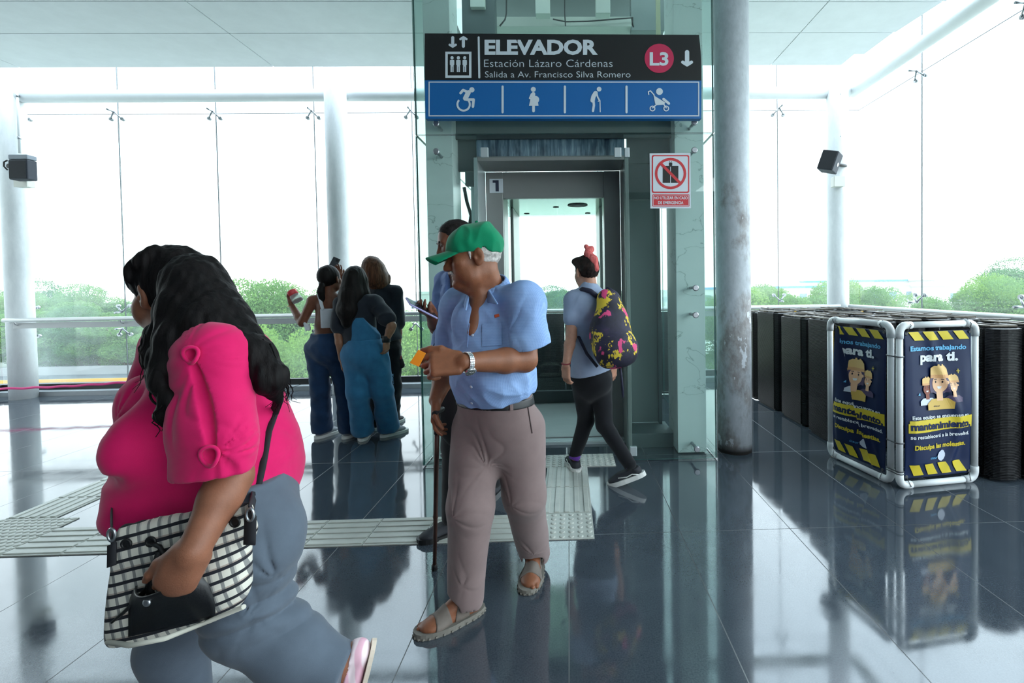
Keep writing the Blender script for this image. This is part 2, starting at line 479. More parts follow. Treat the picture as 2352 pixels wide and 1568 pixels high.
# glass curtain walls: one window per pane, each with its spider fittings
mg = glass('window_glass', (248, 251, 250), 0.035, (225, 240, 240), 0.6, 0.05)  # dust film on these panes also stands in for the haze outdoors
mgd = glass('dusty_window_glass', (246, 250, 249), 0.05, (225, 238, 240), 0.6, 0.16)
msteel = M('brushed_steel', (170, 174, 178), 0.32, 0.9).m
mjoint = M('silicone_joint', (120, 126, 130), 0.6).m
mblack = M('black_frame', (20, 21, 22), 0.5).m
def spider(b, p, along, out, arms):
    """a steel spider: hub on a rod, arms reaching down to two discs on the glass"""
    p = Vector(p)
    b.cyl(p - out * .10, p + out * .02, .012, n=8)
    for sgn in arms:
        q = p + along * (.075 * sgn[0]) + Vector((0, 0, .085 * sgn[1])) + out * .03
        b.tube([p, q], [.012, .008], 8); b.lathe(q, [(.024, 0), (.024, .03), (.012, .045)], axis=out, n=12)
wn = 0
def pane(a, bb, along, out, z0, z1, mat, sp_lo, sp_hi, joint_at_b=True):
    global wn
    wn += 1
    a, bb = Vector(a), Vector(bb); d = .006
    m = MB(); g_ = along * .004
    m.prism([a + g_ + Vector((0, 0, z0)), bb - g_ + Vector((0, 0, z0)), bb - g_ + Vector((0, 0, z1)), a + g_ + Vector((0, 0, z1))], out * .012)
    w = structure(m.build('window_%d' % wn, mat))
    j = MB()
    if joint_at_b: j.box(bb + Vector((0, 0, z0)) - along * .004 - out * .002, bb + Vector((0, 0, z1)) + along * .004 + out * .012)
    j.box(a + Vector((0, 0, 3.78)) - out * .003, bb + Vector((0, 0, 3.79)) - out * .001)
    j.box(a + Vector((0, 0, .93)) - out * .003, bb + Vector((0, 0, .937)) - out * .001)
    j.build('silicone_joint', mjoint, w)
    if joint_at_b:
        for zz, arms in ((3.80, [(-1, -1), (1, -1)]), (1.10, [(-1, 1), (1, 1)]), (.88, [(-1, -1), (1, -1)])):
            s_ = MB(); spider(s_, bb + Vector((0, 0, zz)) - out * .06, along, out, arms); s_.build('spider_fitting', msteel, w)
    return w
ex, ey = Vector((1, 0, 0)), Vector((0, 1, 0))
xs = [-7.75, -7.3, -6.08, -4.78, -3.46, -2.13, -.85, .43, 1.70, 2.975, 4.15]
for i in range(len(xs) - 1):
    pane((xs[i], YB, 0), (xs[i + 1], YB, 0), ex, ey, .13, 5.2, mgd if i in (0, 1, 2) else mg, True, True, i < len(xs) - 2)
ys = [YB, 5.63, 4.27, 2.9, 1.54, .18, -1.2, -2.6, -4.0]
for i in range(len(ys) - 1):
    pane((XR, ys[i], 0), (XR, ys[i + 1], 0), -ey, ex, .13, 5.2, mg, True, True, i < 4)
for i in range(3):
    pane((XL, ys[i], 0), (XL, ys[i + 1], 0), -ey, -ex, .13, 5.2, mg, True, True, i < 1)
# curb and black shoe at the foot of the glass
mcurb = M('grey_curb', (150, 155, 158), 0.6).vary(.08, 6).m
b = MB(); b.box((-7.75, YB - .16, 0), (XR, YB + .08, .06)); b.box((XR - .1, -5, 0), (XR + .08, YB - .16, .06)); b.box((XL - .1, -5, 0), (XL + .06, YB - .16, .06))
structure(b.build('baseboard_back', mcurb))
b = MB(); b.box((-7.75, YB - .03, .06), (XR, YB + .04, .14)); b.box((XR - .03, -5, .06), (XR + .05, YB - .03, .14)); b.box((XL - .05, -5, .06), (XL + .03, YB - .03, .14))
structure(b.build('trim_4', mblack))

# handrails with a flat plate under the tube
def handrail(a, c, out, label, ends=True):
    a, c = Vector(a), Vector(c); t = thing('handrail', label, 'handrail', a)
    b = MB(); b.cyl(a, c, .026, n=16); b.build('tube', mrail, t)
    d = (c - a).normalized(); b = MB()
    p0, p1 = a + Vector((0, 0, -.035)), c + Vector((0, 0, -.035))
    b.prism([p0 + out * .05, p1 + out * .05, p1 + out * .05 + Vector((0, 0, -.075)), p0 + out * .05 + Vector((0, 0, -.075))], out * .012)
    b.build('plate', mplate, t)
    L = (c - a).length; n = int(L / 1.33)
    for k in range(n + 1):
        q = a + d * (.12 + (L - .24) * k / n); b = MB()
        b.tube([q, q + Vector((0, 0, -.05)) + out * .02, q + Vector((0, 0, -.07)) + out * .055], .009, 8); b.build('bracket', mrail, t)
    return t
mrail = M('satin_rail', (196, 198, 198), 0.35, 0.4).m
mplate = M('rail_plate', (190, 192, 192), 0.5).m
handrail((-7.22, 6.42, 1.035), (3.62, 6.42, 1.035), Vector((0, 1, 0)), 'long pale tubular handrail running along the back windows')
handrail((3.74, 6.40, 1.03), (3.74, -2, 1.03), Vector((1, 0, 0)), 'pale tubular handrail along the right hand windows above the escalator steps')

# ------------------------------------------------------------------ outside
mgr = M('ground_outside', (186, 188, 178), 0.95, spec=0.0).vary(.2, .05).m
b = MB(); b.box((-600, -300, -6.3), (600, 900, -6.0)); structure(b.build('ground', mgr))
mroad = M('asphalt', (84, 88, 92), 0.9).m
myel = M('yellow_barrier', (196, 146, 40), 0.6).m
mconc = M('pale_concrete', (206, 204, 196), 0.8).vary(.06, .6).m
t = thing('road', 'grey road with a pale kerb and yellow rail beyond the left windows', 'road', (-50, 44, -6))
b = MB(); b.box((-110, 37, -6.0), (30, 46, -5.95)); b.build('roadway', mroad, t)
b = MB(); b.box((-110, 46, -6), (30, 46.4, -5.2)); b.build('parapet', M('grey_parapet', (136, 138, 138), .8).m, t)
b = MB(); b.box((-110, 36.2, -6), (30, 36.9, -5.75)); b.build('kerb', M('sand_kerb', (178, 166, 140), .9).m, t)
b = MB(); b.box((-110, 41.2, -5.8), (-25, 41.35, -5.55)); b.build('rail', myel, t)
mlf = []
for i, (c0, c1) in enumerate((((74, 112, 66), (120, 156, 84)), ((60, 98, 66), (100, 138, 84)), ((84, 122, 56), (128, 160, 78)))):
    m = M('leaves', c0, 0.7, spec=0.2); f = m.noise(.9, 5, .7)
    m.base(m.ramp(f, [(0.35, c0), (0.65, c1)])); m.b.inputs['Transmission Weight'].default_value = 0.0
    tr = m.n('ShaderNodeBsdfTranslucent'); tr.inputs['Color'].default_value = lin(c1) + (1,)
    ms = m.n('ShaderNodeMixShader'); ms.inputs[0].default_value = .35
    m.l(m.b.outputs[0], ms.inputs[1]); m.l(tr.outputs[0], ms.inputs[2]); m.l(ms.outputs[0], m.out.inputs[0]); mlf.append(m.m)
mbark = M('bark', (84, 74, 62), 0.9).m
def tree_protos():
    out = []
    for k in range(3):
        rnd = random.Random(40 + k); vs = []; fs = []
        blobs = [(rnd.uniform(-2.3, 2.3), rnd.uniform(-2.3, 2.3), rnd.uniform(1.3, 6.9), rnd.uniform(.9, 1.7)) for _ in range(30)]
        blobs = [q for q in blobs if math.hypot(q[0], q[1]) < 2.9 - abs(q[2] - 4.8) * .45]
        blobs.append((0, 0, 5, 1.7))
        for bx_, by_, bz, br in blobs:
            for _ in range(int(1150 * br * br)):
                u = rnd.uniform(-1, 1); a = rnd.uniform(0, 2 * PI); r = br * (0.72 + .3 * rnd.random())
                c = Vector((bx_ + r * math.sqrt(1 - u * u) * math.cos(a), by_ + r * math.sqrt(1 - u * u) * math.sin(a), bz + .8 * r * u))
                s_ = rnd.uniform(.035, .085); d = Vector((rnd.gauss(0, 1), rnd.gauss(0, 1), rnd.gauss(0, .6))).normalized(); e = d.orthogonal().normalized()
                e = (e * math.cos(a * 7) + d.cross(e) * math.sin(a * 7)); w = e.cross(d)
                o = len(vs); vs += [c - e * s_ - w * s_ * .3, c + w * s_ * .55, c + e * s_ + w * s_ * .2, c - w * s_ * .6]; fs.append((o, o + 1, o + 2, o + 3))
        me = bpy.data.meshes.new('crown'); me.from_pydata([tuple(v) for v in vs], [], fs); me.update()
        b = MB(); b.tube([(0, 0, 0), (.1, 0, 1.5), (0, .1, 3), (.1, 0, 5)], [.25, .2, .16, .06], 8)
        for q in blobs[:6]: b.tube([(0, .05, 2.6), (q[0] * .5, q[1] * .5, (q[2] + 2.6) / 2), (q[0], q[1], q[2])], [.1, .07, .03], 6)
        tm = bpy.data.meshes.new('trunk'); b.b.to_mesh(tm); b.b.free(); tm.materials.append(mbark)
        out.append((me, tm))
    return out
protos = tree_protos(); crowns = {}
def tree(px, top_py, Y, sc, k, lf, label, group, name='tree', rz=None):
    """sc = width scale; height follows from the pixel row of the crown's top"""
    w = P(px, top_py, Y); top = w[2]; h = top + 6.0
    key = (k, lf)
    if key not in crowns:
        me = protos[k][0].copy(); me.materials.append(mlf[lf]); crowns[key] = me
    t = thing(name, label, 'tree', (w[0], Y, -6.0), group)
    t.rotation_euler = (0, 0, random.uniform(0, 6.28)); hz = h / 7.6; t.scale = (sc, sc, hz)
    for nm, me in (('crown', crowns[key]), ('trunk', protos[k][1])):
        o = bpy.data.objects.new(nm, me); COL.objects.link(o); o.parent = t
    return t
rt = random.Random(8)
L1 = 'leafy green tree in the hazy row beyond the road at left'
for i, (px, ty) in enumerate(((-60, 668), (20, 675), (95, 672), (150, 652), (190, 660), (235, 684), (275, 700), (320, 706), (370, 712), (420, 700), (480, 690))):
    tree(px, ty, 56 + rt.uniform(-3, 5), 1.25, i % 3, 1 if i % 2 else 0, L1, 'trees beyond the road')
for i, (px, ty) in enumerate(((-20, 722), (60, 712), (130, 700), (180, 708), (230, 722), (290, 735), (350, 740), (420, 735), (500, 730))):
    tree(px, ty, 49.5 + rt.uniform(-1, 1.5), 1.15, (i + 1) % 3, 0 if i % 3 else 1, L1, 'trees beyond the road')
L2 = 'bushy green tree standing just outside the window behind the young people'
for i, (px, ty, Y) in enumerate(((560, 655, 30), (620, 652, 31), (690, 668, 30), (760, 664, 33), (840, 668, 32), (930, 725, 30), (1010, 730, 31))):
    tree(px, ty, Y, 1.0, (i + 1) % 3, 0, L2, 'trees outside the middle windows')
L3 = 'low bright yellow green tree near the glass below the handrail'
for i, (px, ty, Y) in enumerate(((655, 748, 19), (735, 760, 18), (880, 752, 18.5), (960, 752, 19), (560, 790, 20), (1040, 780, 19))):
    tree(px, ty, Y, .8, i % 3, 2, L3, 'low trees below the handrail')
L4 = 'green tree outside the right windows beyond the rows of steps'
for i, (px, ty, Y, s_) in enumerate(((1700, 668, 34, 1.1), (1760, 662, 36, 1.1), (1800, 664, 33, 1.), (1850, 655, 36, 1.1), (1905, 662, 34, 1.), (1982, 644, 36, .85), (2070, 686, 33, .8), (2130, 692, 30, .7),
                                (2190, 674, 30, .8), (2255, 644, 31, 1.), (2312, 650, 29, .9), (2370, 672, 28, .9), (1660, 672, 36, 1.))):
    tree(px, ty, Y, s_, i % 3, 0 if i % 3 else 2, L4, 'trees outside the right windows')
tree(2340, 598, 75, 2.2, 1, 1, 'large hazy grey green tree rising highest at far right', None)
for i, (px, ty) in enumerate(((1200, 668), (1262, 660), (1310, 668), (1360, 670))):
    tree(px, ty, 85, 1.8, i % 3, 1, 'distant dark green tree seen through the lift car', 'distant trees through the lift')
# far low buildings
mwin = M('far_window', (120, 140, 156), .3).m; mroofb = M('blue_roof', (96, 150, 190), .6).m
def building(px, base_w, top_py, Y, label, roof=None, depth=10, mat=None):
    w = P(px, top_py, Y); z1 = w[2]; x = w[0]
    t = thing('building', label, 'building', (x, Y, -6))
    b = MB(); b.box((x - base_w / 2, Y, -6), (x + base_w / 2, Y + depth, z1)); b.build('walls', mat or mconc, t)
    n = max(2, int(base_w / 4))
    for k in range(n):
        xx = x - base_w / 2 + base_w * (k + .5) / n; b = MB()
        b.box((xx - .9, Y - .05, z1 - 3.2), (xx + .9, Y + .05, z1 - 1.4)); b.build('window', mwin, t)
    b = MB(); b.box((x - base_w / 2 - .3, Y - .3, z1), (x + base_w / 2 + .3, Y + depth, z1 + .5)); b.build('roof', roof or mconc, t)
building(265, 26, 690, 150, 'long pale low building on the left skyline'); building(340, 18, 686, 170, 'small pale building just right of the long one on the left skyline')
building(930, 26, 676, 110, 'wide cream building seen between the window column and the lift'); building(1270, 60, 676, 160, 'long white building across the lift car view')
building(1790, 40, 662, 120, 'pale shed with a blue roof beyond the right windows', mroofb); building(2020, 34, 646, 130, 'wide pale warehouse right of the corner column', mroofb)
building(2110, 24, 655, 110, 'grey block house behind the right window joint'); building(2230, 18, 642, 120, 'white house behind the tall right hand trees'); building(2330, 30, 655, 100, 'white wall building at far right edge')
# the hall behind the viewer; the left wall is an added light block
mwl = M('hall_wall', (112, 116, 120), .8).vary(.05, 2)
b = MB(); b.box((-10, -7.05, 0), (4.4, -6.9, 4.1))
structure(b.build('wall_rear', mwl.m))
b = MB(); b.box((-7.86, -6.9, 0), (-7.70, 2.88, 4.1)); structure(b.build('wall_left_blocker', mwl.m))  # unseen solid wall, added to weaken the light from the left
# ------------------------------------------------------------------ the glazed lift
mgreen = glass('green_tinted_glass', (240, 248, 246), 0.022, (176, 200, 198), 1.0, 0.02)
mgedge = M('green_glass_edge', (46, 92, 90), 0.25, spec=0.6).m
mmarb = M('white_marble', (196, 203, 202), 0.3, spec=0.4)
wv = mmarb.n('ShaderNodeTexNoise'); wv.inputs['Scale'].default_value = 2.2; wv.inputs['Detail'].default_value = 8; wv.inputs['Distortion'].default_value = .5
mmarb.l(mmarb.coord((1, 1, 1.5)), wv.inputs['Vector'])
vein = mmarb.math('ABSOLUTE', mmarb.math('SUBTRACT', wv.outputs['Fac'], 0.55))
mmarb.base(mmarb.ramp(vein, [(0.0, (164, 171, 170)), (0.002, (196, 202, 201)), (0.006, (224, 229, 228)), (0.3, (232, 236, 235))]))
mmarb = mmarb.m
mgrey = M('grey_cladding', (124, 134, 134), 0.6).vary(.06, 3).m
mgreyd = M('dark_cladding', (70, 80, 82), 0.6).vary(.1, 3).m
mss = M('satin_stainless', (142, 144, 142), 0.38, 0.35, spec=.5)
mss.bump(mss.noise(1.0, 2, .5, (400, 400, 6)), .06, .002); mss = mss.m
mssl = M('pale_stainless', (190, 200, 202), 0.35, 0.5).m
XLG, XRG = -1.127, 1.12
def edged(m, lo, hi, faceaxis):
    """glass sheet: clear faces, dark green rim"""
    lo, hi = np.minimum(lo, hi), np.maximum(lo, hi)
    m.mi = 0; start = len(m.b.faces); m.box(lo, hi); m.b.faces.ensure_lookup_table()
    for f in list(m.b.faces)[start:]:
        f.normal_update()
        f.material_index = 0 if abs(f.normal[faceaxis]) > .5 else 1
lift = thing('elevator_enclosure', 'glass lift enclosure with green edges and marble pillars in the middle of the hall', 'elevator', (0, 4.6, 0))
def gpanel(lo, hi, ax):
    m = MB(); edged(m, lo, hi, ax); return m.build('glass_panel', [mgreen, mgedge], lift, recalc=False)
ZT = 2.492; ZTOP = 4.9
gpanel((XLG, YG, 0.012), (-.672, YG + .012, ZT - .004), 1)
gpanel((.428, YG, 0.012), (XRG, YG + .012, ZT - .004), 1)
gpanel((XLG, YG, ZT + .004), (XRG, YG + .012, ZTOP), 1)
for x in (XLG, XRG - .012):
    for (y0, y1) in ((YG + .016, 4.72), (4.73, 5.78)):
        for (z0, z1) in ((.012, ZT - .004), (ZT + .004, ZTOP)): gpanel((x, y0, z0), (x + .012, y1, z1), 0)
gpanel((XLG + .016, 5.77, .012), (-.62, 5.782, ZT - .004), 1); gpanel((.39, 5.77, .012), (XRG - .016, 5.782, ZT - .004), 1)
gpanel((XLG + .016, 5.77, ZT + .004), (XRG - .016, 5.782, ZTOP), 1)
# pillars behind the glass
def pillar(x0, x1, y0, y1):
    m = MB(); m.box((x0, y0, 0.01), (x1, y1, 4.9), bev=.004); m.build('marble_pillar', mmarb, lift)
pillar(-1.09, -.885, 3.83, 4.10); pillar(.846, 1.075, 3.83, 4.18)
# point fixings
def fixing(px, py):
    w = P(px, py, YG); m = MB()
    m.lathe((w[0], YG - .004, w[2]), [(.021, 0), (.024, .006), (.024, .014), (.018, .018)], axis=(0, -1, 0), n=20)
    m.cyl((w[0], YG + .016, w[2]), (w[0], 3.83, w[2]), .012, n=10)
    m.lathe((w[0], YG - .022, w[2]), [(.006, -.002), (.006, .002)], axis=(0, -1, 0), n=8); m.build('glass_fixing', msteel, lift)
for q in ((1003, 285), (1003, 349), (1594, 282), (1594, 346), (1597, 661), (1597, 723), (1600, 1030), (1020, 1043), (1010, 730), (1009, 665)): fixing(*q)
def patch(px, py, w=.036, h=.036):
    c = P(px, py, YG); m = MB(); m.box((c[0] - w, YG - .008, c[2] - h), (c[0] + w, YG + .02, c[2] + h), bev=.003); m.build('patch_fitting', mssl, lift)
patch(1113, 350, .028); patch(1419, 350, .026); patch(1440, 350, .018); patch(1455, 1036, .026)
# header between the pillars and the streaked transom glass below it
m = MB(); zh0 = P(1200, 316, 3.96)[2]; m.box((-.885, 3.96, zh0), (.846, 4.02, 3.235), bev=.004); m.build('header_panel', mgrey, lift)
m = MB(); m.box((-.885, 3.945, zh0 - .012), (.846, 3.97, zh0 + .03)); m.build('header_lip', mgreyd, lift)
mst = M('streaked_transom', (100, 120, 135), 0.12, spec=.7)
f = mst.noise(1.0, 5, .7, (26, 1, 1.6)); f2 = mst.noise(1.0, 3, .6, (7, 1, 3))
mst.base(mst.mix(mst.frange(f2, .45, .7), mst.ramp(f, [(.32, (50, 64, 76)), (.5, (112, 138, 154)), (.62, (160, 188, 202)), (.75, (84, 84, 80))]), (40, 52, 68)))
za, zb, zc_ = P(1200, 323, 4.0)[2], P(1200, 360, 4.0)[2], 2.352
m = MB(); m.box((-.73, 3.99, zb), (.47, 4.02, zh0)); m.build('transom_panel', mst.m, lift)
m = MB(); m.box((-.73, 3.97, zc_ + .004), (.47, 4.02, zb - .002), bev=.003); m.build('transom_rail', mgrey, lift)
# portal: stainless lined recess in front of the landing door
port = thing('elevator_portal', 'stainless lift doorway with open doors and a number plate', 'elevator door', (-.12, 4.0, 0))
YP0, YP1 = 3.885, 4.25
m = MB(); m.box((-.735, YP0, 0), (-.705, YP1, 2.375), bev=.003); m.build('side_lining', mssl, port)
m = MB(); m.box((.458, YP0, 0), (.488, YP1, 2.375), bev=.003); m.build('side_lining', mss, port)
m = MB(); m.box((-.704, YP0, 2.346), (.457, YP1, 2.375), bev=.003); m.build('head_lining', mss, port)
m = MB(); m.box((-.704, YP1, .0), (-.558, YP1 + .05, 2.345), bev=.003); m.build('jamb', mss, port)
m = MB(); m.box((.315, YP1, .0), (.457, YP1 + .05, 2.345), bev=.003); m.build('jamb', mss, port)
m = MB(); m.box((-.557, YP1 + .004, 2.118), (.314, YP1 + .05, 2.345), bev=.003); m.build('head_panel', mss, port)
m = MB(); m.box((-.70, 4.13, .0), (.455, 4.245, .018)); 
for k in range(4): m.box((-.70, 4.14 + .026 * k, .018), (.455, 4.152 + .026 * k, .026))
m.build('sill', mssl, port)
wp = P(1140, 427, YP1)
mplt = M('white_plate', (196, 204, 210), .5).m; mnavy = M('navy_ink', (34, 40, 62), .5).m
m = MB(); m.box((wp[0] - .058, YP1 - .006, wp[2] - .06), (wp[0] + .058, YP1 - .001, wp[2] + .06), bev=.001); pl = m.build('number_plate', mplt, port)
fl = Flat(lambda u, v, l: (wp[0] + u, YP1 - .006 - l, wp[2] + v), .0012).mat(mnavy)
fl.rect(-.006, -.048, .022, .048).poly([(-.03, .048), (-.006, .048), (-.006, .026), (-.03, .026)]); fl.build('numeral', pl)
# lift car, open right through
car = thing('elevator_car', 'lift car open front and back with a mirror ceiling', 'elevator car', (-.12, 4.95, 0))
mcf = M('car_floor', (150, 156, 154), .45).vary(.05, 5).m
mcc = M('mirror_ceiling', (176, 206, 186), .12, .9).m  # green of the reflected trees is put into the metal colour
m = MB(); m.box((-.60, 4.32, -.02), (.365, 5.70, .012)); m.build('car_floor', mcf, car)
for x in (-.60, .325):
    m = MB(); m.box((x, 4.33, .014), (x + .04, 4.60, 2.165)); m.build('side_wall', mss, car)
    m = MB(); m.box((x, 5.05, .014), (x + .04, 5.69, 2.165)); m.build('side_wall', mss, car)
    m = MB(); m.box((x + .015, 4.60, .014), (x + .025, 5.05, 2.165)); m.build('side_glass', mgreen, car)
m = MB(); m.box((-.60, 4.33, 2.167), (.365, 5.69, 2.22)); cc = m.build('ceiling_panel', mcc, car)
for px, py, r in ((1210, 491, .03), (1277, 476, .03), (1350, 490, .03)):
    w = G(px, py, 2.166) if False else P(px, py, 1); d = (w - V3(0, 0, EYE)); d = d * ((2.164 - EYE) / d[2])
    m = MB(); m.lathe((d[0], d[1], 2.1665), [(r, 0), (r, -.004), (r * .6, -.005)], n=16); m.build('spot_lamp', mblack, car)
m = MB(); m.lathe((.10, 4.92, 2.1665), [(.10, 0), (.10, -.006), (.085, -.008), (.085, -.003), (.06, -.003), (.06, -.008), (.03, -.008)], n=28); m.build('vent_grille', mgreyd, car)
m = MB(); m.box((-.56, 5.60, .014), (.325, 5.66, .15)); m.build('rear_sill', mgreyd, car)
m = MB(); m.box((-.558, 5.62, .15), (-.12, 5.63, 2.16)); m.build('rear_glass', mgreen, car)
m = MB(); m.box((-.118, 5.64, .15), (.322, 5.65, 2.16)); m.build('rear_glass', mgreen, car)
# shaft lining beside the portal, rails and the beams high in the shaft
m = MB(); m.box((.492, 4.30, .13), (.775, 4.33, 2.10), bev=.004); m.build('shaft_panel', mgrey, lift)
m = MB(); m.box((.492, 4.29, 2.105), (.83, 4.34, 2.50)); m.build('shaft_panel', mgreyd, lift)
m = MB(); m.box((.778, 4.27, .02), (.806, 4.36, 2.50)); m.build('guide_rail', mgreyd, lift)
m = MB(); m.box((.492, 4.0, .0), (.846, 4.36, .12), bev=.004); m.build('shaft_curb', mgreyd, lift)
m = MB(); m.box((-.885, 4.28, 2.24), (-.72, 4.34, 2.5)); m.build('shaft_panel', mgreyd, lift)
m = MB(); m.tube([P(1066, 430, 4.5), P(1072, 462, 4.5), P(1082, 495, 4.5), P(1078, 520, 4.5), P(1058, 545, 4.5)], .016, 10); m.build('cable', mblack, lift)
m = MB(); m.box((-.86, 4.40, 0), (-.80, 4.46, 2.3)); m.build('guide_rail', mssl, lift)
mpale = M('pale_beam', (190, 194, 186), .7).vary(.08, 3).m
def shaftbox(x0, y0, x1, y1, Ya, Yb, mat, name):
    a, c = P(x0, y1, Ya), P(x1, y0, Ya); m = MB(); m.box((a[0], Ya, a[2]), (c[0], Yb, c[2]), bev=.004); return m.build(name, mat, lift)
shaftbox(1135, 38, 1455, 61, 5.0, 5.2, mpale, 'shaft_beam')
shaftbox(1145, 60, 1450, 90, 5.25, 5.35, M('blue_channel', (44, 54, 78), .5).m, 'shaft_beam')
shaftbox(1230, -40, 1262, 31, 4.7, 4.8, mpale, 'hanging_strut'); shaftbox(1369, -40, 1401, 30, 4.7, 4.8, mpale, 'hanging_strut')
shaftbox(1062, -60, 1134, 85, 4.6, 4.75, mgreyd, 'motor_bracket'); shaftbox(1080, -60, 1112, 16, 4.55, 4.6, mpale, 'motor_bracket')
shaftbox(1450, -60, 1525, 70, 5.0, 5.1, mgrey, 'shaft_beam'); shaftbox(1508, -60, 1516, 85, 4.4, 4.43, M('cream_strip', (196, 192, 160), .6).m, 'hanging_strut')
m = MB(); m.box((-1.12, 3.70, 4.86), (1.11, 5.78, 4.92)); m.build('shaft_sky_cover', mgrey, lift)  # unseen cover added against the open sky, set high to admit side light
m = MB(); m.box((-1.08, 5.62, 3.75), (1.08, 5.66, 4.84)); m.build('shaft_back_panel', mgrey, lift)
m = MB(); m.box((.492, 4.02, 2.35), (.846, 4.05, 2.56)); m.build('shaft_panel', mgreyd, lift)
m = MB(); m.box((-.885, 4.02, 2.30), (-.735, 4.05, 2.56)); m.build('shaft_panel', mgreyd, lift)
m = MB(); m.tube([P(1163, -5, 4.85), P(1163, 30, 4.85), P(1160, 45, 4.85), P(1148, 60, 4.85)], .008, 8); m.tube([P(1297, -5, 4.85), P(1297, 30, 4.85), P(1299, 60, 4.85)], .006, 8)
m.tube([P(1270, 44, 4.95), P(1300, 50, 4.95), P(1350, 49, 4.95), P(1400, 45, 4.95), P(1450, 41, 4.95), P(1455, 62, 4.95)], .007, 8); m.build('cable', mblack, lift)

# ------------------------------------------------------------------ the lift sign
YS = 3.60
sgn = thing('elevator_sign', 'wide black and blue hanging sign reading ELEVADOR above the lift doorway', 'sign', P(1293, 272, YS))
mblk = M('sign_black', (16, 16, 18), .38).m; mblu = M('sign_blue', (0, 96, 164), .42).m
mwh = M('sign_white', (206, 216, 224), .5).m; mred = M('sign_magenta', (196, 36, 82), .45).m
def spx(pts, name, mat, y0=YS, y1=YS + .05):
    m = MB(); m.prism([P(x, y, y0) for x, y in pts], (0, y1 - y0, 0)); return m.build(name, mat, sgn)
arc = [(1605.5, 80), (1607.5, 98), (1609.5, 120), (1610.8, 145), (1611, 184.5)]
spx([(976, 183.5), (975.5, 76.5)] + arc, 'black_panel', mblk)
spx([(977.5, 272.5), (976, 184), (1611, 185), (1611, 272.5)], 'blue_panel', mblu)
for px in (1003, 1585):
    c = P(px, 255, YS + .05); m = MB(); m.cyl((c[0], YS + .05, c[2]), (c[0], YG, c[2]), .012, n=10); m.build('standoff', msteel, sgn)
_o = P(976, 272.5, YS); _px = (P(1611, 272.5, YS)[0] - _o[0]) / 635.0      # metres per photo pixel on the sign
def sm(u, v, l): 
    w = P(u, v, YS); return (w[0], YS - l, w[2])
class SF(Flat):
    """artwork drawn at the sign's own scale (units of one sign pixel, v downwards)"""
    def text(s, body, u, v, size, bold=0., align='LEFT', width=None, z=0.):
        vs, fs = text_mesh(body, size, bold, align, width); return s.raw([(a + u, v - b) for a, b in vs], fs, z)
A = SF(sm, .0015).mat(mwh)
A.text('ELEVADOR', 1113, 124, 45, .042, width=260)
A.text('Estación Lázaro Cárdenas', 1112, 154, 25, -.012, width=295)
A.text('Salida a Av. Francisco Silva Romero', 1114, 178, 20.5, -.010, width=334)
A.stroke([(1099.5, 86), (1101, 178)], 4.6)
def arrow(x, y0, y1, w, hw, down=True):
    d = 1 if down else -1; a, c = (y0, y1) if down else (y1, y0)
    A.stroke([(x, a + d * w / 2), (x, c - d * w)], w); t = w * .75
    A.stroke([(x - hw, c - d * hw * 1.0), (x, c - d * t * .5), (x + hw, c - d * hw * 1.0)], t)
    A.poly([(x - hw, c - d * hw), (x, c - d * t), (x + hw, c - d * hw)])
arrow(1040, 83, 110, 7, 7); arrow(1064.5, 83, 110, 7, 7, False); arrow(1578, 115, 153, 10, 10)
o_ = len(A.v)
for (x0, y0, x1, y1) in ((1023, 119, 1083, 124.5), (1023, 173.5, 1083, 179), (1023, 124.5, 1028.5, 173.5), (1077.5, 124.5, 1083, 173.5)): A.rect(x0, y0, x1, y1)
for x in (1038.5, 1053, 1067.5):
    A.disc(x, 133, 3.7); A.rrect(x - 5, 138, x + 5, 150, 2); A.rect(x - 3.6, 149, x - .5, 165.5); A.rect(x + .5, 149, x + 3.6, 165.5); A.rect(x - 3.6, 148, x + 3.6, 153)
A.frame(984.5, 187.5, 1606, 267.5, 2.6)
for x in (1154.5, 1297.5, 1439): A.stroke([(x, 199), (x, 258)], 5)
# wheelchair user
A.disc(1084, 206.5, 6); A.stroke([(1058, 214), (1064, 207), (1076, 213)], 6); A.stroke([(1076, 213), (1069, 226)], 11); A.stroke([(1072, 229), (1088, 229)], 6); A.stroke([(1088, 229), (1086.5, 245)], 6)
A.ring(1065, 240, 12, 16.5, 0, 36, -.9, 3.9)
# pregnant woman
A.disc(1225, 205.5, 5.7); A.stroke([(1225, 216), (1224, 226)], 9); A.disc(1230, 229, 8.5); A.poly([(1219, 226), (1234, 226), (1237, 243), (1215, 243)]); A.stroke([(1225.5, 243), (1225.5, 255)], 6.2); A.stroke([(1221, 216), (1216.5, 226), (1228, 231)], 3.5)
# old person with a stick
A.disc(1376, 205, 5.4); A.stroke([(1368, 214), (1363, 222), (1361, 231)], 10); A.stroke([(1363, 231), (1364, 242), (1362, 255)], 5.5); A.stroke([(1370, 213), (1373, 224), (1377, 231)], 3.6); A.stroke([(1374, 233), (1378, 231), (1378.5, 257)], 2.2)
# pushchair
A.disc(1514.5, 210.5, 7.8); A.poly([(1501, 219), (1528, 236), (1524, 241), (1508, 242)]); A.stroke([(1490, 217), (1489, 211), (1494, 209), (1502, 218), (1506, 238)], 2.6); A.stroke([(1524, 228), (1536, 238)], 6); A.stroke([(1508, 240), (1499, 248)], 2.6); A.stroke([(1524, 239), (1530, 248)], 2.6)
A.ring(1498.5, 249.5, 4.2, 6.6); A.ring(1530, 249.5, 4.2, 6.6)
A.mat(mred); A.disc(1514, 134.5, 33.5, n=48); A.mat(mwh); A.text('L3', 1492, 150, 41, .03, width=43, z=.0015)
A.build('lettering', sgn)

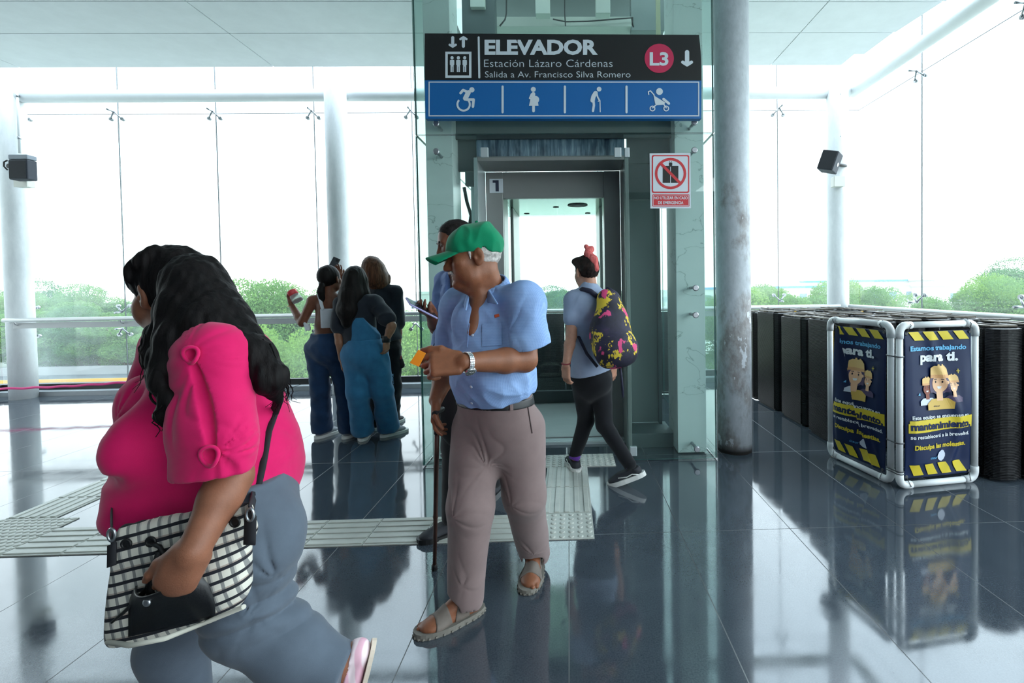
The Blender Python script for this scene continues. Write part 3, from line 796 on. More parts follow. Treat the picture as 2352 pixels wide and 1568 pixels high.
# ------------------------------------------------------------------ no-use-in-emergency notice
YN = YG - .006
ntc = thing('warning_notice', 'white and red notice reading NO UTILIZAR EN CASO DE EMERGENCIA on the lift glass', 'sign', P(1540, 478, YN))
mrd = M('notice_red', (200, 44, 52), .45).m; mnw = M('notice_white', (206, 214, 222), .45).m
m = MB(); m.prism([P(x, y, YN) for x, y in ((1492, 352), (1586, 351), (1587, 478), (1494, 478.5))], (0, .004, 0)); m.build('plate', mnw, ntc)
B = SF(lambda u, v, l: tuple(P(u, v, YN) - V3(0, l, 0)), .001).mat(mrd)
B.rrect(1497, 356, 1583, 443, 4); B.rrect(1498.5, 446, 1583.5, 474, 2); B.ring(1540, 398.5, 30, 36, .0016); 
B.poly([(1516, 378.5), (1520.5, 374), (1564, 418), (1559.5, 422.5)], .002)
B.mat(mnw); B.rrect(1500, 359, 1580, 440, 3, .0006); B.frame(1500, 447.5, 1582, 472.5, .8, .0006)
B.text('NO UTILIZAR EN CASO', 1502.5, 457.5, 9.2, .02, width=77, z=.0008); B.text('DE EMERGENCIA', 1511.5, 468.5, 9.2, .02, width=58, z=.0008)
B.mat(mblk); B.rect(1522, 381, 1558, 420, .001); B.rrect(1536, 373, 1544, 381, 1.5, .001)
for x in (1538, 1542): B.disc(x, 371, 1.0, .001)
B.mat(mnw); B.rect(1539.2, 383, 1540.6, 420, .0014)
B.build('lettering', ntc)

# ------------------------------------------------------------------ loudspeakers, junction boxes, conduits
mspk = M('speaker_dark', (46, 50, 60), .7).vary(.1, 20).m; mgrl = M('speaker_grille', (30, 32, 38), .8); mgrl.bump(mgrl.noise(300, 2), .4, .003); mgrl = mgrl.m
mbox = M('junction_box', (206, 206, 198), .55).m
sp1 = thing('loudspeaker', 'dark box loudspeaker on the left corner column, grey top', 'loudspeaker', P(38, 385, 6.4))
a, c = P(20, 412, 6.24), P(61, 354, 6.24)
m = MB(); m.box((a[0], 6.24, a[2]), (c[0], 6.36, c[2] - .06), bev=.012); m.build('cabinet', mspk, sp1)
m = MB(); m.box((a[0] + .012, 6.232, a[2] + .015), (c[0] - .012, 6.242, c[2] - .08), bev=.003); m.build('grille', mgrl, sp1)
m = MB(); m.box((a[0], 6.24, c[2] - .057), (c[0], 6.36, c[2]), bev=.01); m.build('cap', M('speaker_top', (120, 128, 138), .5).m, sp1)
m = MB(); m.tube([P(17, 368, 6.3), P(9, 372, 6.3), P(9, 382, 6.3), P(17, 390, 6.3)], .009, 8); m.build('wire_loop', mblack, sp1)
m = MB(); q = P(38, 385, 6.44); m.cyl((q[0], 6.35, q[2]), (q[0], 6.50, q[2]), .03, n=12); m.build('bracket', mblack, sp1)
def jbox(px0, py0, px1, py1, Y, label):
    t = thing('junction_box', label, 'junction box', P((px0 + px1) / 2, py1, Y)); a, c = P(px0, py1, Y), P(px1, py0, Y)
    m = MB(); m.box((a[0], Y, a[2]), (c[0], Y + .09, c[2]), bev=.006); m.build('body', mbox, t)
    m = MB(); m.box((a[0] - .003, Y - .012, a[2] - .003), (c[0] + .003, Y - .001, c[2] + .003), bev=.004); m.build('lid', mbox, t)
jbox(34, 414, 63, 429, 6.39, 'small cream junction box under the left loudspeaker')
jbox(1916, 405, 1940, 428, 6.36, 'small cream junction box under the right loudspeaker')
sp2 = thing('loudspeaker', 'dark tilted loudspeaker with a white badge on the right corner column', 'loudspeaker', P(1912, 372, 6.25))
ctr = Vector(P(1906, 372, 6.22)); R = Matrix.Rotation(.42, 3, 'Y') @ Matrix.Rotation(-.75, 3, 'Z') @ Matrix.Rotation(.18, 3, 'X')
m = MB(); m.obox(ctr, (.10, .10, .125), R, .012); m.build('cabinet', mspk, sp2)
m = MB(); m.obox(ctr + R @ Vector((0, -.106, 0)), (.09, .005, .115), R, .003); m.build('grille', mgrl, sp2)
m = MB(); m.lathe(ctr + R @ Vector((.101, .01, -.02)), [(.026, 0), (.026, .004), (.01, .006)], axis=R @ Vector((1, 0, 0)), n=16); m.build('badge', mwhite, sp2)
m = MB(); m.tube([ctr + R @ Vector((.05, .1, 0)), Vector((3.70, 6.42, ctr.z)), Vector((3.72, 6.45, ctr.z))], .02, 8); m.build('bracket', mblack, sp2)
def conduit(px, y0, y1, Y, label):
    t = thing('conduit', label, 'conduit', P(px, y1, Y)); a, c = P(px, y0, Y), P(px, y1, Y); m = MB(); m.cyl(a, (a[0], Y, c[2]), .014, n=10); m.build('pipe', mwhite, t)
    for k in (.25, .8):
        m = MB(); zz = a[2] + (c[2] - a[2]) * k; m.lathe((a[0], Y, zz), [(.02, -.015), (.02, .015)], n=10); m.build('clamp', msteel, t)
conduit(38, 176, 352, 6.515, 'thin white conduit above the left loudspeaker'); conduit(1929, 172, 348, 6.437, 'thin white conduit above the right loudspeaker')
# pink tape at the left
mpk = M('pink_tape', (236, 70, 140), .45).m
t = thing('barrier_tape', 'pink barrier tape stretched low across the left end of the windows', 'tape', P(150, 885, 6.0))
pa, pb_ = P(-60, 895, 5.9), P(330, 875, 6.1); m = MB()
def tape(s_, k): 
    p = pa + (pb_ - pa) * s_; return (p[0], p[1] + .01 * math.sin(9 * s_), p[2] + (k - .5) * .028 - .05 * s_ * (1 - s_) + .004 * math.sin(40 * s_))
m.grid(60, 2, tape); o = m.build('tape', mpk, t); o.modifiers.new('t', 'SOLIDIFY').thickness = .001
# ------------------------------------------------------------------ removed escalator steps, standing on end
mtr = M('ribbed_step_aluminium', (40, 40, 42), .40, .6).vary(.35, 7, (1, 1, 1)).m
mtop = M('worn_step_edge', (84, 78, 70), .42, .7).vary(.3, 20).m
mfr = M('step_black_casting', (26, 26, 28), .6, .3).vary(.3, 12).m
myl2 = M('step_yellow_edge', (206, 160, 40), .55).vary(.2, 20).m
mrub = M('roller_rubber', (24, 24, 25), .6).m
SH = 1.04
def ribbed(path, name, parent, n=96):
    """plate following path (x,y), toothed along z"""
    m = MB(); zs = []
    for k in range(n):
        z0 = .02 + (SH - .04) * k / n; h = (SH - .04) / n
        zs += [(z0, 0), (z0 + h * .12, 1), (z0 + h * .62, 1), (z0 + h * .74, 0)]
    nr = []
    for i, p in enumerate(path):
        a = np.array(path[max(0, i - 1)]); c = np.array(path[min(len(path) - 1, i + 1)]); d = c - a; d = d / np.linalg.norm(d); nr.append((d[1], -d[0]))
    rows = [[m.b.verts.new((p[0] + q[0] * .007 * t, p[1] + q[1] * .007 * t, z)) for p, q in zip(path, nr)] for z, t in zs]
    for A_, B_ in zip(rows, rows[1:]):
        for k in range(len(path) - 1): m._f((A_[k], A_[k + 1], B_[k + 1], B_[k]))
    back = [[m.b.verts.new((p[0] - q[0] * .012, p[1] - q[1] * .012, z)) for p, q in zip(path, nr)] for z in (.02, SH - .02)]
    for k in range(len(path) - 1): m._f((back[0][k], back[1][k], back[1][k + 1], back[0][k + 1]))
    for row, bk, fl_ in ((rows[0], back[0], 0), (rows[-1], back[1], 1)):
        for k in range(len(path) - 1): m._f((row[k], row[k + 1], bk[k + 1], bk[k]))
    for e in (0, -1):
        for A_, B_ in zip(rows, rows[1:]): pass
        m._f([back[0][e]] + [r[e] for r in rows] + [back[1][e]])
    return m.build(name, mtr, parent)
def make_step(yellow, wob):
    t = thing('escalator_step', 'x', 'escalator step')
    tread = [(0, .20), (0, .1), (0, 0), (0, -.1), (0, -.195)]
    ribbed(tread, 'tread', t)
    ris = [(.004 + .0, -.206)] + [(.012 + .20 * s_, -.225 - .055 * math.sin(PI * (.15 + .85 * s_) * .9)) for s_ in (0.05, .2, .4, .6, .8, 1.)]
    ribbed(ris, 'riser', t)
    for z0 in (.0, SH - .02):
        m = MB(); pl_ = [(.010, .19), (.010, -.19), (.03, -.215), (.20, -.232), (.212, -.205), (.06, -.185), (.04, -.15), (.036, .19)]
        m.prism([(x, y, z0 + (.008 if z0 else 0)) for x, y in pl_], (0, 0, .010)); m.prism([(x, y, z0 + .004) for x, y in ((.20, -.21), (.215, -.20), (.07, .10), (.05, .09))], (0, 0, .014)); m.build('side_frame', mfr if z0 == 0 else mtop, t)
    for z0 in (.06, SH - .10):
        m = MB(); m.box((.02, .06, z0), (.085, .17, z0 + .035)); m.box((.02, -.18, z0), (.14, -.06, z0 + .035)); m.build('yoke', mfr, t)
    m = MB(); m.cyl((.075, .12, .0), (.075, .12, SH), .014, n=10); m.build('axle', mfr, t)
    for z0, y, x in ((.0, .15, .10), (SH - .05, .15, .10)):
        m = MB(); m.lathe((x + .02, y, z0), [(.02, 0), (.038, .002), (.038, .022), (.02, .025)], n=16); m.build('roller', mrub, t)
    if yellow:
        m = MB(); m.box((-.016, -.212, .02), (.004, -.19, SH - .018)); m.build('edge_insert', myl2, t)
    return t
rs = random.Random(3)
protoS = [make_step(False, 0), make_step(True, 0)]; usedS = [False, False]
GS = 'removed escalator steps'
LS = 'black ribbed escalator step standing on end among the packed rows at right'
def step(x, y, rz=0., yellow=False, label=LS, group=GS, h=1.0):
    k = 1 if yellow else 0
    o = protoS[k] if not usedS[k] else copy_tree(protoS[k]); usedS[k] = True
    o.location = (x, y, 0); o.rotation_euler = (0, 0, rz); o.scale = (1, 1, h)
    o['label'] = label
    if group: o['group'] = group
    elif 'group' in o: del o['group']
    return o
front = {(0, 1): 'ribbed escalator step with a yellow edge just left of the banner stand',
         (0, 2): 'ribbed curved escalator step at the left end of the row second nearest the banner stand',
         (0, 3): 'ribbed escalator step nearest the peeling column, left end of the row'}
rowsY = [3.40, 4.12, 4.72, 5.32, 5.86]
for j, y in enumerate(rowsY):
    x0 = 2.80 if j == 0 else 2.16
    n = 4 if j == 0 else 6
    for i in range(n):
        x = x0 + i * (.255 if j == 0 else .245)
        lab = front.get((i, j))
        if j == 0 and i == 0: lab = 'dark escalator step standing beside the right end of the banner stand'
        step(x + rs.uniform(-.012, .012), y + rs.uniform(-.03, .03), rs.uniform(-.06, .06), (i, j) in ((0, 1), (3, 2), (2, 4), (4, 3)), lab or LS, None if lab else GS, rs.uniform(.985, 1.015))
for i in range(5):
    step(-.70 + i * .44, 6.04 + rs.uniform(-.02, .02), PI / 2 + rs.uniform(-.05, .05), False, 'black ribbed escalator step behind the lift, seen through its glass', 'escalator steps behind the lift')

# ------------------------------------------------------------------ maintenance banner stand: PVC frames lashed together
mpvc = M('white_pvc_pipe', (222, 224, 224), .38).vary(.05, 6).m
mtie = M('cable_tie', (60, 62, 66), .5).m
mnv = M('banner_navy', (5, 28, 68), .45, spec=.3).m; mye = M('banner_yellow', (214, 190, 40), .4).m; mwt = M('banner_white', (226, 230, 232), .4).m
mcy = M('banner_cyan', (96, 178, 224), .4).m; mhel = M('helmet_tan', (226, 186, 116), .4).m; mhelb = M('helmet_brim', (214, 158, 104), .4).m
msk1 = M('drawn_skin_light', (232, 182, 140), .4).m; msk2 = M('drawn_skin_dark', (128, 56, 34), .4).m; mpur = M('drawn_purple', (74, 58, 92), .4).m; mink = M('drawn_ink', (40, 26, 30), .4).m
mshir = M('drawn_yellow_shirt', (206, 168, 76), .4).m; mgrw = M('drawn_white_shirt', (206, 212, 226), .4).m
def banner_frame(bl, br, H, label, fold, blen=None):
    bl, br = np.array(bl, float), np.array(br, float); d = br - bl; W = np.linalg.norm(d); d = d / W
    nrm = np.array([d[1], -d[0], 0.0])                                   # towards the viewer
    if nrm[1] > 0: nrm = -nrm
    r = .0205; t = thing('banner_stand', label, 'sign', (bl + br) / 2)
    Q = lambda u, v, l=0.: bl + d * u + V3(0, 0, r + v) + nrm * l
    Hc = H - 2 * r
    for (u0, v0, u1, v1) in ((.05, 0, W - .05, 0), (.05, Hc, W - .05, Hc), (0, .05, 0, Hc - .05), (W, .05, W, Hc - .05)):
        m = MB(); m.cyl(Q(u0, v0), Q(u1, v1), r, n=20); m.build('pipe', mpvc, t)
    for (cu_, cv, su, sv) in ((0, 0, 1, 1), (W, 0, -1, 1), (W, Hc, -1, -1), (0, Hc, 1, -1)):
        m = MB(); pts = [Q(cu_ + su * .085, cv), Q(cu_ + su * .05, cv)] + [Q(cu_ + su * .05 * (1 - math.sin(a)), cv + sv * .05 * (1 - math.cos(a))) for a in (.3, .6, .9, 1.2)] + [Q(cu_, cv + sv * .05), Q(cu_, cv + sv * .085)]
        m.tube(pts, r * 1.18, 18); m.build('elbow_joint', mpvc, t)
    # banner cloth
    m0, m1 = .034, .05; w = W - 2 * m0; h = Hc - .085
    def surf(u, v, l=0.):
        s_ = .012 * math.sin(u * 11 + v * 3) + .008 * math.sin(v * 9 - u * 6) + .01 * math.sin(v * 4)
        uu = u
        if fold:
            line = (u / w) - (.16 + .62 * (1 - v / h)); g_ = math.exp(-(line / .10) ** 2)
            s_ += .035 * g_; uu = u + .030 * math.tanh(line / .06) * math.exp(-(line / .28) ** 2) * -1
            s_ -= .03 * math.exp(-((line + .14) / .09) ** 2)
        else:
            line = (u / w) - (.60 + .2 * math.sin(v * 5)); s_ += .016 * math.exp(-(line / .07) ** 2)
        e = min(1, 8 * min(v / h, 1 - v / h) + .25) * min(1, 6 * min(u / w, 1 - u / w) + .3)
        return Q(m0 + uu, (.042) + v, s_ * e + l)
    m = MB(); m.grid(56, 90, lambda a, c: surf(a * w, c * h)); cl_ = m.build('banner_cloth', mnv, t); cl_.modifiers.new('thickness', 'SOLIDIFY').thickness = .0015
    kx, ky = w / 600., h / 1260.
    fn = lambda u, v, l: surf(min(max(u * kx, 0.002), w - .002), min(max(v * ky, .002), h - .002), l + .0062)
    F_ = Flat(fn, 0.)
    X = lambda x: x - 670
    Yc = lambda y: 1400 - y
    F_.mat(mye)
    for y0, y1 in ((138, 218), (1282, 1378)):
        for k, x in enumerate((700, 830, 960, 1100)):
            if y0 == 138: F_.poly([(X(x), Yc(y0 + 4)), (X(x + 90), Yc(y0 + 4)), (X(x + 150), Yc(y1)), (X(x + 60), Yc(y1))])
            else: F_.poly([(X(x), Yc(y0)), (X(x + 80), Yc(y0)), (X(x + 135), Yc(y1)), (X(x + 45), Yc(y1))])
    def txt(s_, x, y, size, width, mat_, bold=.03, z=.0):
        F_.mat(mat_); F_.text(s_, X(x), Yc(y), size, bold, 'LEFT', width, z)
    txt('Estamos trabajando', 715, 305, 58, 505, mcy); txt('para ti.', 815, 400, 108, 335, mwt, .045)
    txt('Este equipo se encuentra en', 720, 890, 44, 510, mwt, .02)
    F_.mat(mye); F_.poly([(X(690), Yc(1005)), (X(1268), Yc(985)), (X(1270), Yc(880)), (X(720), Yc(905)), (X(697), Yc(925))], 0, 0)
    F_.poly([(X(690), Yc(1005)), (X(880), Yc(1000)), (X(880), Yc(897)), (X(692), Yc(925))]); 
    for k in range(8): F_.rect(X(700 + k * 71), Yc(1000 - k * 2.5), X(700 + (k + 1) * 71), Yc(900 - k * 2.5))
    txt('mantenimiento,', 705, 978, 84, 550, mnv, .045, .0015)
    txt('se restablecerá a la brevedad.', 703, 1055, 44, 545, mwt, .02); txt('Disculpa las molestias.', 732, 1148, 56, 490, mye, .035)
    txt('siteur', 885, 1244, 34, 70, mcy, .0); F_.mat(mgrw); F_.poly([(X(958), Yc(1222)), (X(972), Yc(1192)), (X(1000), Yc(1172)), (X(1020), Yc(1180)), (X(1036), Yc(1208)), (X(1036), Yc(1232)), (X(1022), Yc(1258)), (X(1000), Yc(1272)), (X(978), Yc(1262)), (X(962), Yc(1244))])
    # three helmeted workers
    def bust(cx_, top, k, skin_, shirt, hair=None, hel=True, z=0.):
        e = lambda x: X(cx_ + x * k); g_ = lambda y: Yc(top + y * k)
        if hair: F_.mat(hair); F_.disc(e(0), g_(165), 82 * k, z, ry=95 * k); F_.rect(e(-82), g_(240), e(82), g_(165), z)
        F_.mat(shirt); F_.poly([(e(-118), g_(385)), (e(112), g_(385)), (e(114), g_(325)), (e(70), g_(292)), (e(-70), g_(292)), (e(-116), g_(330))], z + .0006)
        F_.mat(skin_); F_.rect(e(-27), g_(310), e(27), g_(220), z + .001); F_.disc(e(0), g_(170), 58 * k, z + .0012, ry=75 * k); F_.disc(e(60), g_(155), 14 * k, z + .0012)
        F_.mat(mhel); F_.poly([(e(-72), g_(110)), (e(-70), g_(30)), (e(-45), g_(10)), (e(45), g_(10)), (e(68), g_(40)), (e(78), g_(110))], z + .0018); F_.rrect(e(-22), g_(18), e(-4), g_(-4), 5, z + .0018)
        F_.rrect(e(18), g_(18), e(36), g_(-2), 5, z + .0018)
        F_.mat(mhelb); F_.poly([(e(-74), g_(116)), (e(80), g_(116)), (e(76), g_(88)), (e(-70), g_(88))], z + .0021)
        F_.mat(mink)
        for x in (-28, 22): F_.disc(e(x), g_(150), 6 * k, z + .002, 12, ry=10 * k); F_.rect(e(x - 12), g_(130), e(x + 10), g_(124), z + .002)
        F_.mat(mwt); F_.poly([(e(-20), g_(190)), (e(18), g_(188)), (e(12), g_(208)), (e(-10), g_(210))], z + .002)
    bust(872, 535, .62, msk2, mgrw, None, z=.0); bust(1098, 520, .62, msk1, mpur, None, z=.0); bust(980, 432, 1.0, msk1, mshir, mpur, z=.003)
    txt('siteur', 915, 793, 24, 60, mnv, .0, .005)
    F_.mat(mye); F_.stroke([(X(1146), Yc(478)), (X(1146), Yc(512))], 6); F_.stroke([(X(1134), Yc(494)), (X(1158), Yc(494))], 6); F_.mat(mcy); F_.poly([(X(782), Yc(688)), (X(802), Yc(690)), (X(800), Yc(664))])
    F_.build('banner_print', cl_, fine=22)
    for u, v in ((.012, h - .012), (w - .012, h - .012), (.012, .012), (w - .012, .012)):
        m = MB(); c_ = surf(u, v, .003); m.lathe(c_, [(.006, 0), (.012, .001), (.012, .004), (.006, .004)], axis=nrm, n=14)
        eu, ev = (0 if u < .1 else W), (Hc if v > .2 else 0)
        m.tube([c_, Q(eu + (.06 if eu == 0 else -.06), ev, .03), Q(eu + (.06 if eu == 0 else -.06), ev + (.03 if ev else -.02), 0)], .0022, 6); m.build('eyelet_tie', mtie, t)
    return Q
B0, B1 = G(2066, 1122), G(2238, 1105)
C0, C1 = G(1908, 1046), G(2046, 1112)
H1 = P(2062, 740, B0[1])[2] - .0
QA = banner_frame(B0, B1, H1, 'front banner stand of white pipe with navy maintenance poster, the one facing the viewer', False)
QB = banner_frame(C0, C1, H1 + .0, 'left banner stand of white pipe with navy poster, its cloth creased, turned sideways', True)
tt = thing('lashing', 'dark ties binding the two white pipe frames of the banner stands together', 'cable ties', (B0 + C1) / 2)
for z in (.10, .115, .30, .86):
    c_ = (B0 + C1) / 2; d = (B0 - C1); d[2] = 0; L_ = np.linalg.norm(d); d = d / L_; nn = np.array([d[1], -d[0], 0]); rr_ = .0235
    pts = [c_ + d * (L_ / 2 + rr_ * math.cos(a) if math.cos(a) > 0 else -L_ / 2 + rr_ * math.cos(a)) + nn * rr_ * math.sin(a) + V3(0, 0, z) for a in [2 * PI * k / 20 for k in range(20)]]
    m = MB(); m.tube(pts, .004, 6, closed=True); m.build('cable_tie', mtie, tt)
# ------------------------------------------------------------------ organic modelling: distance fields turned into one continuous surface
def smin(a, b, k):
    if k <= 0: return np.minimum(a, b)
    h = np.maximum(k - np.abs(a - b), 0.0) / k
    return np.minimum(a, b) - h * h * k * 0.25
def U(v): v = np.array(v, float); return v / max(np.linalg.norm(v), 1e-9)
class Vol:
    def __init__(s, lo, hi, h):
        s.lo = np.array(lo, float); s.h = h
        s.n = np.ceil((np.array(hi, float) - s.lo) / h).astype(int) + 1
        s.f = np.full(tuple(s.n), 0.5, np.float32)
    def _sub(s, lo, hi):
        a = np.clip(np.floor((lo - s.lo) / s.h).astype(int), 0, s.n - 1); b = np.clip(np.ceil((hi - s.lo) / s.h).astype(int) + 1, 1, s.n)
        if np.any(b <= a): return None, None
        g = [(s.lo[i] + np.arange(a[i], b[i]) * s.h).astype(np.float32) for i in range(3)]
        return tuple(slice(a[i], b[i]) for i in range(3)), (g[0][:, None, None], g[1][None, :, None], g[2][None, None, :])
    def add(s, pr, k=.01, sub=False, inter=False):
        lo, hi, fn = pr; m = k + 3 * s.h + .012
        sl, g = s._sub(lo - m, hi + m)
        if sl is None: return s
        d = fn(*g).astype(np.float32)
        if sub: s.f[sl] = -smin(-s.f[sl], d, k)
        else: s.f[sl] = smin(s.f[sl], d, k)
        return s
    def cut(s, pr, k=.006): return s.add(pr, k, True)
    def clip(s, p, n, k=.0):
        """keep the side where (x-p).n < 0"""
        n = U(n); p = np.array(p, float); sl, g = s._sub(s.lo, s.lo + s.n * s.h)
        d = ((g[0] - p[0]) * n[0] + (g[1] - p[1]) * n[1] + (g[2] - p[2]) * n[2]).astype(np.float32)
        s.f = -smin(-s.f, -d, k) if k > 0 else np.maximum(s.f, d)
        return s
    def disp(s, fn, band=.03):
        i, j, k = np.nonzero(np.abs(s.f) < band)
        x, y, z = s.lo[0] + i * s.h, s.lo[1] + j * s.h, s.lo[2] + k * s.h
        s.f[i, j, k] += fn(x, y, z).astype(np.float32); return s
    def mesh(s):
        f = s.f; ins = f < 0; sh = tuple(x - 1 for x in f.shape)
        C = [(i, j, k) for i in (0, 1) for j in (0, 1) for k in (0, 1)]
        view = lambda a, c: a[c[0]:c[0] + sh[0], c[1]:c[1] + sh[1], c[2]:c[2] + sh[2]]
        cnt = np.zeros(sh, np.int8)
        for c in C: cnt += view(ins, c)
        ai, aj, ak = np.nonzero((cnt > 0) & (cnt < 8)); n = len(ai)
        if n == 0: return np.zeros((0, 3)), np.zeros((0, 4), int)
        val = {c: f[ai + c[0], aj + c[1], ak + c[2]] for c in C}
        acc = np.zeros((n, 3)); w = np.zeros(n)
        for c in C:
            for ax in range(3):
                if c[ax]: continue
                e = list(c); e[ax] = 1; e = tuple(e); a, b = val[c], val[e]
                m = (a < 0) != (b < 0); t = np.where(m, a / np.where(m, a - b, 1), 0)
                p = np.zeros((n, 3)); p[:] = c; p[:, ax] += t
                acc += p * m[:, None]; w += m
        v = acc / w[:, None] + np.stack([ai, aj, ak], 1)
        idx = np.full(sh, -1, np.int64); idx[ai, aj, ak] = np.arange(n); quads = []
        for ax in range(3):
            o = [a for a in range(3) if a != ax]
            A = ins; B = np.roll(ins, -1, ax); x = A != B
            sl = [slice(1, -1)] * 3; sl[ax] = slice(0, -1)
            ii = np.argwhere(x[tuple(sl)]); off = np.array([1, 1, 1]); off[ax] = 0; ii = ii + off
            if len(ii) == 0: continue
            q = []
            for d0, d1 in ((1, 1), (0, 1), (0, 0), (1, 0)):
                jj = ii.copy(); jj[:, o[0]] -= d0; jj[:, o[1]] -= d1; q.append(idx[np.minimum(jj[:, 0], sh[0] - 1), np.minimum(jj[:, 1], sh[1] - 1), np.minimum(jj[:, 2], sh[2] - 1)])
            q = np.stack(q, 1); inside = ins[ii[:, 0], ii[:, 1], ii[:, 2]]
            flip = inside if ax != 1 else ~inside
            q[~flip] = q[~flip][:, ::-1]; q = q[(q >= 0).all(1)]; quads.append(q)
        return s.lo + v * s.h, np.concatenate(quads)
    def build(s, name, mat, parent, smooth=1):
        v, q = s.mesh(); me = bpy.data.meshes.new(name)
        # light relaxation of the grid pattern
        for _ in range(smooth):
            acc = np.zeros_like(v); w = np.zeros(len(v))
            for a in range(4):
                for b in (a - 1, (a + 1) % 4):
                    np.add.at(acc, q[:, a], v[q[:, b]]); np.add.at(w, q[:, a], 1)
            v = v * .5 + .5 * acc / np.maximum(w, 1)[:, None]
        me.vertices.add(len(v)); me.vertices.foreach_set('co', v.astype(np.float32).ravel())
        me.loops.add(len(q) * 4); me.loops.foreach_set('vertex_index', q.astype(np.int32).ravel())
        me.polygons.add(len(q)); me.polygons.foreach_set('loop_start', (np.arange(len(q)) * 4).astype(np.int32))
        try: me.polygons.foreach_set('loop_total', np.full(len(q), 4, np.int32))
        except Exception: pass
        me.polygons.foreach_set('use_smooth', np.ones(len(q), bool)); me.update(calc_edges=True); me.validate()
        return link(name, me, mat, parent)
def cone(a, b, ra, rb, flat=None):
    """tapered limb; flat=(axis, ratio) makes the section an ellipse thinner along the axis"""
    a, b = np.array(a, float), np.array(b, float); R = max(ra, rb)
    if flat is not None: fn_, fr = U(flat[0]), flat[1]
    lo, hi = np.minimum(a, b) - R * max(1, (flat[1] if flat else 1)), np.maximum(a, b) + R * max(1, (flat[1] if flat else 1))
    def f(X, Y, Z):
        x, y, z = X - a[0], Y - a[1], Z - a[2]; d = b - a
        if flat is not None:
            t = (x * fn_[0] + y * fn_[1] + z * fn_[2]) * (1 / fr - 1)
            x, y, z = x + t * fn_[0], y + t * fn_[1], z + t * fn_[2]
            d = d + fn_ * (d @ fn_) * (1 / fr - 1)
        h = np.clip((x * d[0] + y * d[1] + z * d[2]) / max(d @ d, 1e-9), 0, 1)
        r = np.sqrt((x - d[0] * h) ** 2 + (y - d[1] * h) ** 2 + (z - d[2] * h) ** 2) - (ra + (rb - ra) * h)
        return r * (min(1, fr) if flat is not None else 1)
    return lo, hi, f
def ell(c, r, R=None):
    c, r = np.array(c, float), np.array(r, float); R = np.eye(3) if R is None else np.array(R, float)  # columns = axes
    m = np.abs(R) @ r
    def f(X, Y, Z):
        x, y, z = X - c[0], Y - c[1], Z - c[2]
        q = [(x * R[0, i] + y * R[1, i] + z * R[2, i]) for i in range(3)]
        k0 = np.sqrt(sum((q[i] / r[i]) ** 2 for i in range(3))); k1 = np.sqrt(sum((q[i] / r[i] ** 2) ** 2 for i in range(3)))
        return k0 * (k0 - 1) / np.maximum(k1, 1e-6)
    return c - m, c + m, f
def rbox(c, h, R=None, r=.004):
    c, h = np.array(c, float), np.array(h, float); R = np.eye(3) if R is None else np.array(R, float); m = np.abs(R) @ h
    def f(X, Y, Z):
        x, y, z = X - c[0], Y - c[1], Z - c[2]
        q = [np.abs(x * R[0, i] + y * R[1, i] + z * R[2, i]) - (h[i] - r) for i in range(3)]
        return np.sqrt(sum(np.maximum(v, 0) ** 2 for v in q)) + np.minimum(np.maximum(np.maximum(q[0], q[1]), q[2]), 0) - r
    return c - m, c + m, f
def chain(v, pts, rad, k=.01, flat=None):
    for i in range(len(pts) - 1): v.add(cone(pts[i], pts[i + 1], rad[i], rad[i + 1], flat), k)
def frame3(f, u):
    """columns right, forward, up from a forward and an approximate up"""
    f = U(f); r = U(np.cross(f, u)); u = np.cross(r, f); return np.stack([r, f, u], 1)
def wave3(seed, freq, n=6, aniso=(1, 1, 1)):
    """cheap smooth noise: a few random plane waves"""
    r = np.random.RandomState(seed); K = r.normal(size=(n, 3)) * freq * np.array(aniso); ph = r.uniform(0, 6.28, n)
    return lambda x, y, z: sum(np.sin(k[0] * x + k[1] * y + k[2] * z + p) for k, p in zip(K, ph)) / n
def folds(p0, d, freq, amp, r0, r1, seed=0, sharp=2.0):
    """ripples that run along direction d near p0: crests across, fading from r0 to r1"""
    p0 = np.array(p0, float); d = U(d); e = U(np.cross(d, [.3, .4, .86])); g = np.cross(d, e)
    def f(x, y, z):
        X, Y, Z = x - p0[0], y - p0[1], z - p0[2]; q = np.sqrt(X * X + Y * Y + Z * Z)
        a = np.arctan2(X * g[0] + Y * g[1] + Z * g[2], X * e[0] + Y * e[1] + Z * e[2])
        w = np.clip((r1 - q) / (r1 - r0), 0, 1) * np.clip(q / max(r0, 1e-4), 0, 1)
        a = a + .55 * np.sin(2 * a + seed * 5) + .22 * np.sin(5 * a + seed * 9 + q * 18) + .35 * np.sin(q * 22 + seed)
        am = .55 + .45 * np.sin(a * 1.0 + seed * 3 + 1.3)
        return -amp * w * am * (np.abs(np.sin(a * freq * .5 + seed)) ** (1 / sharp) - .5)
    return f
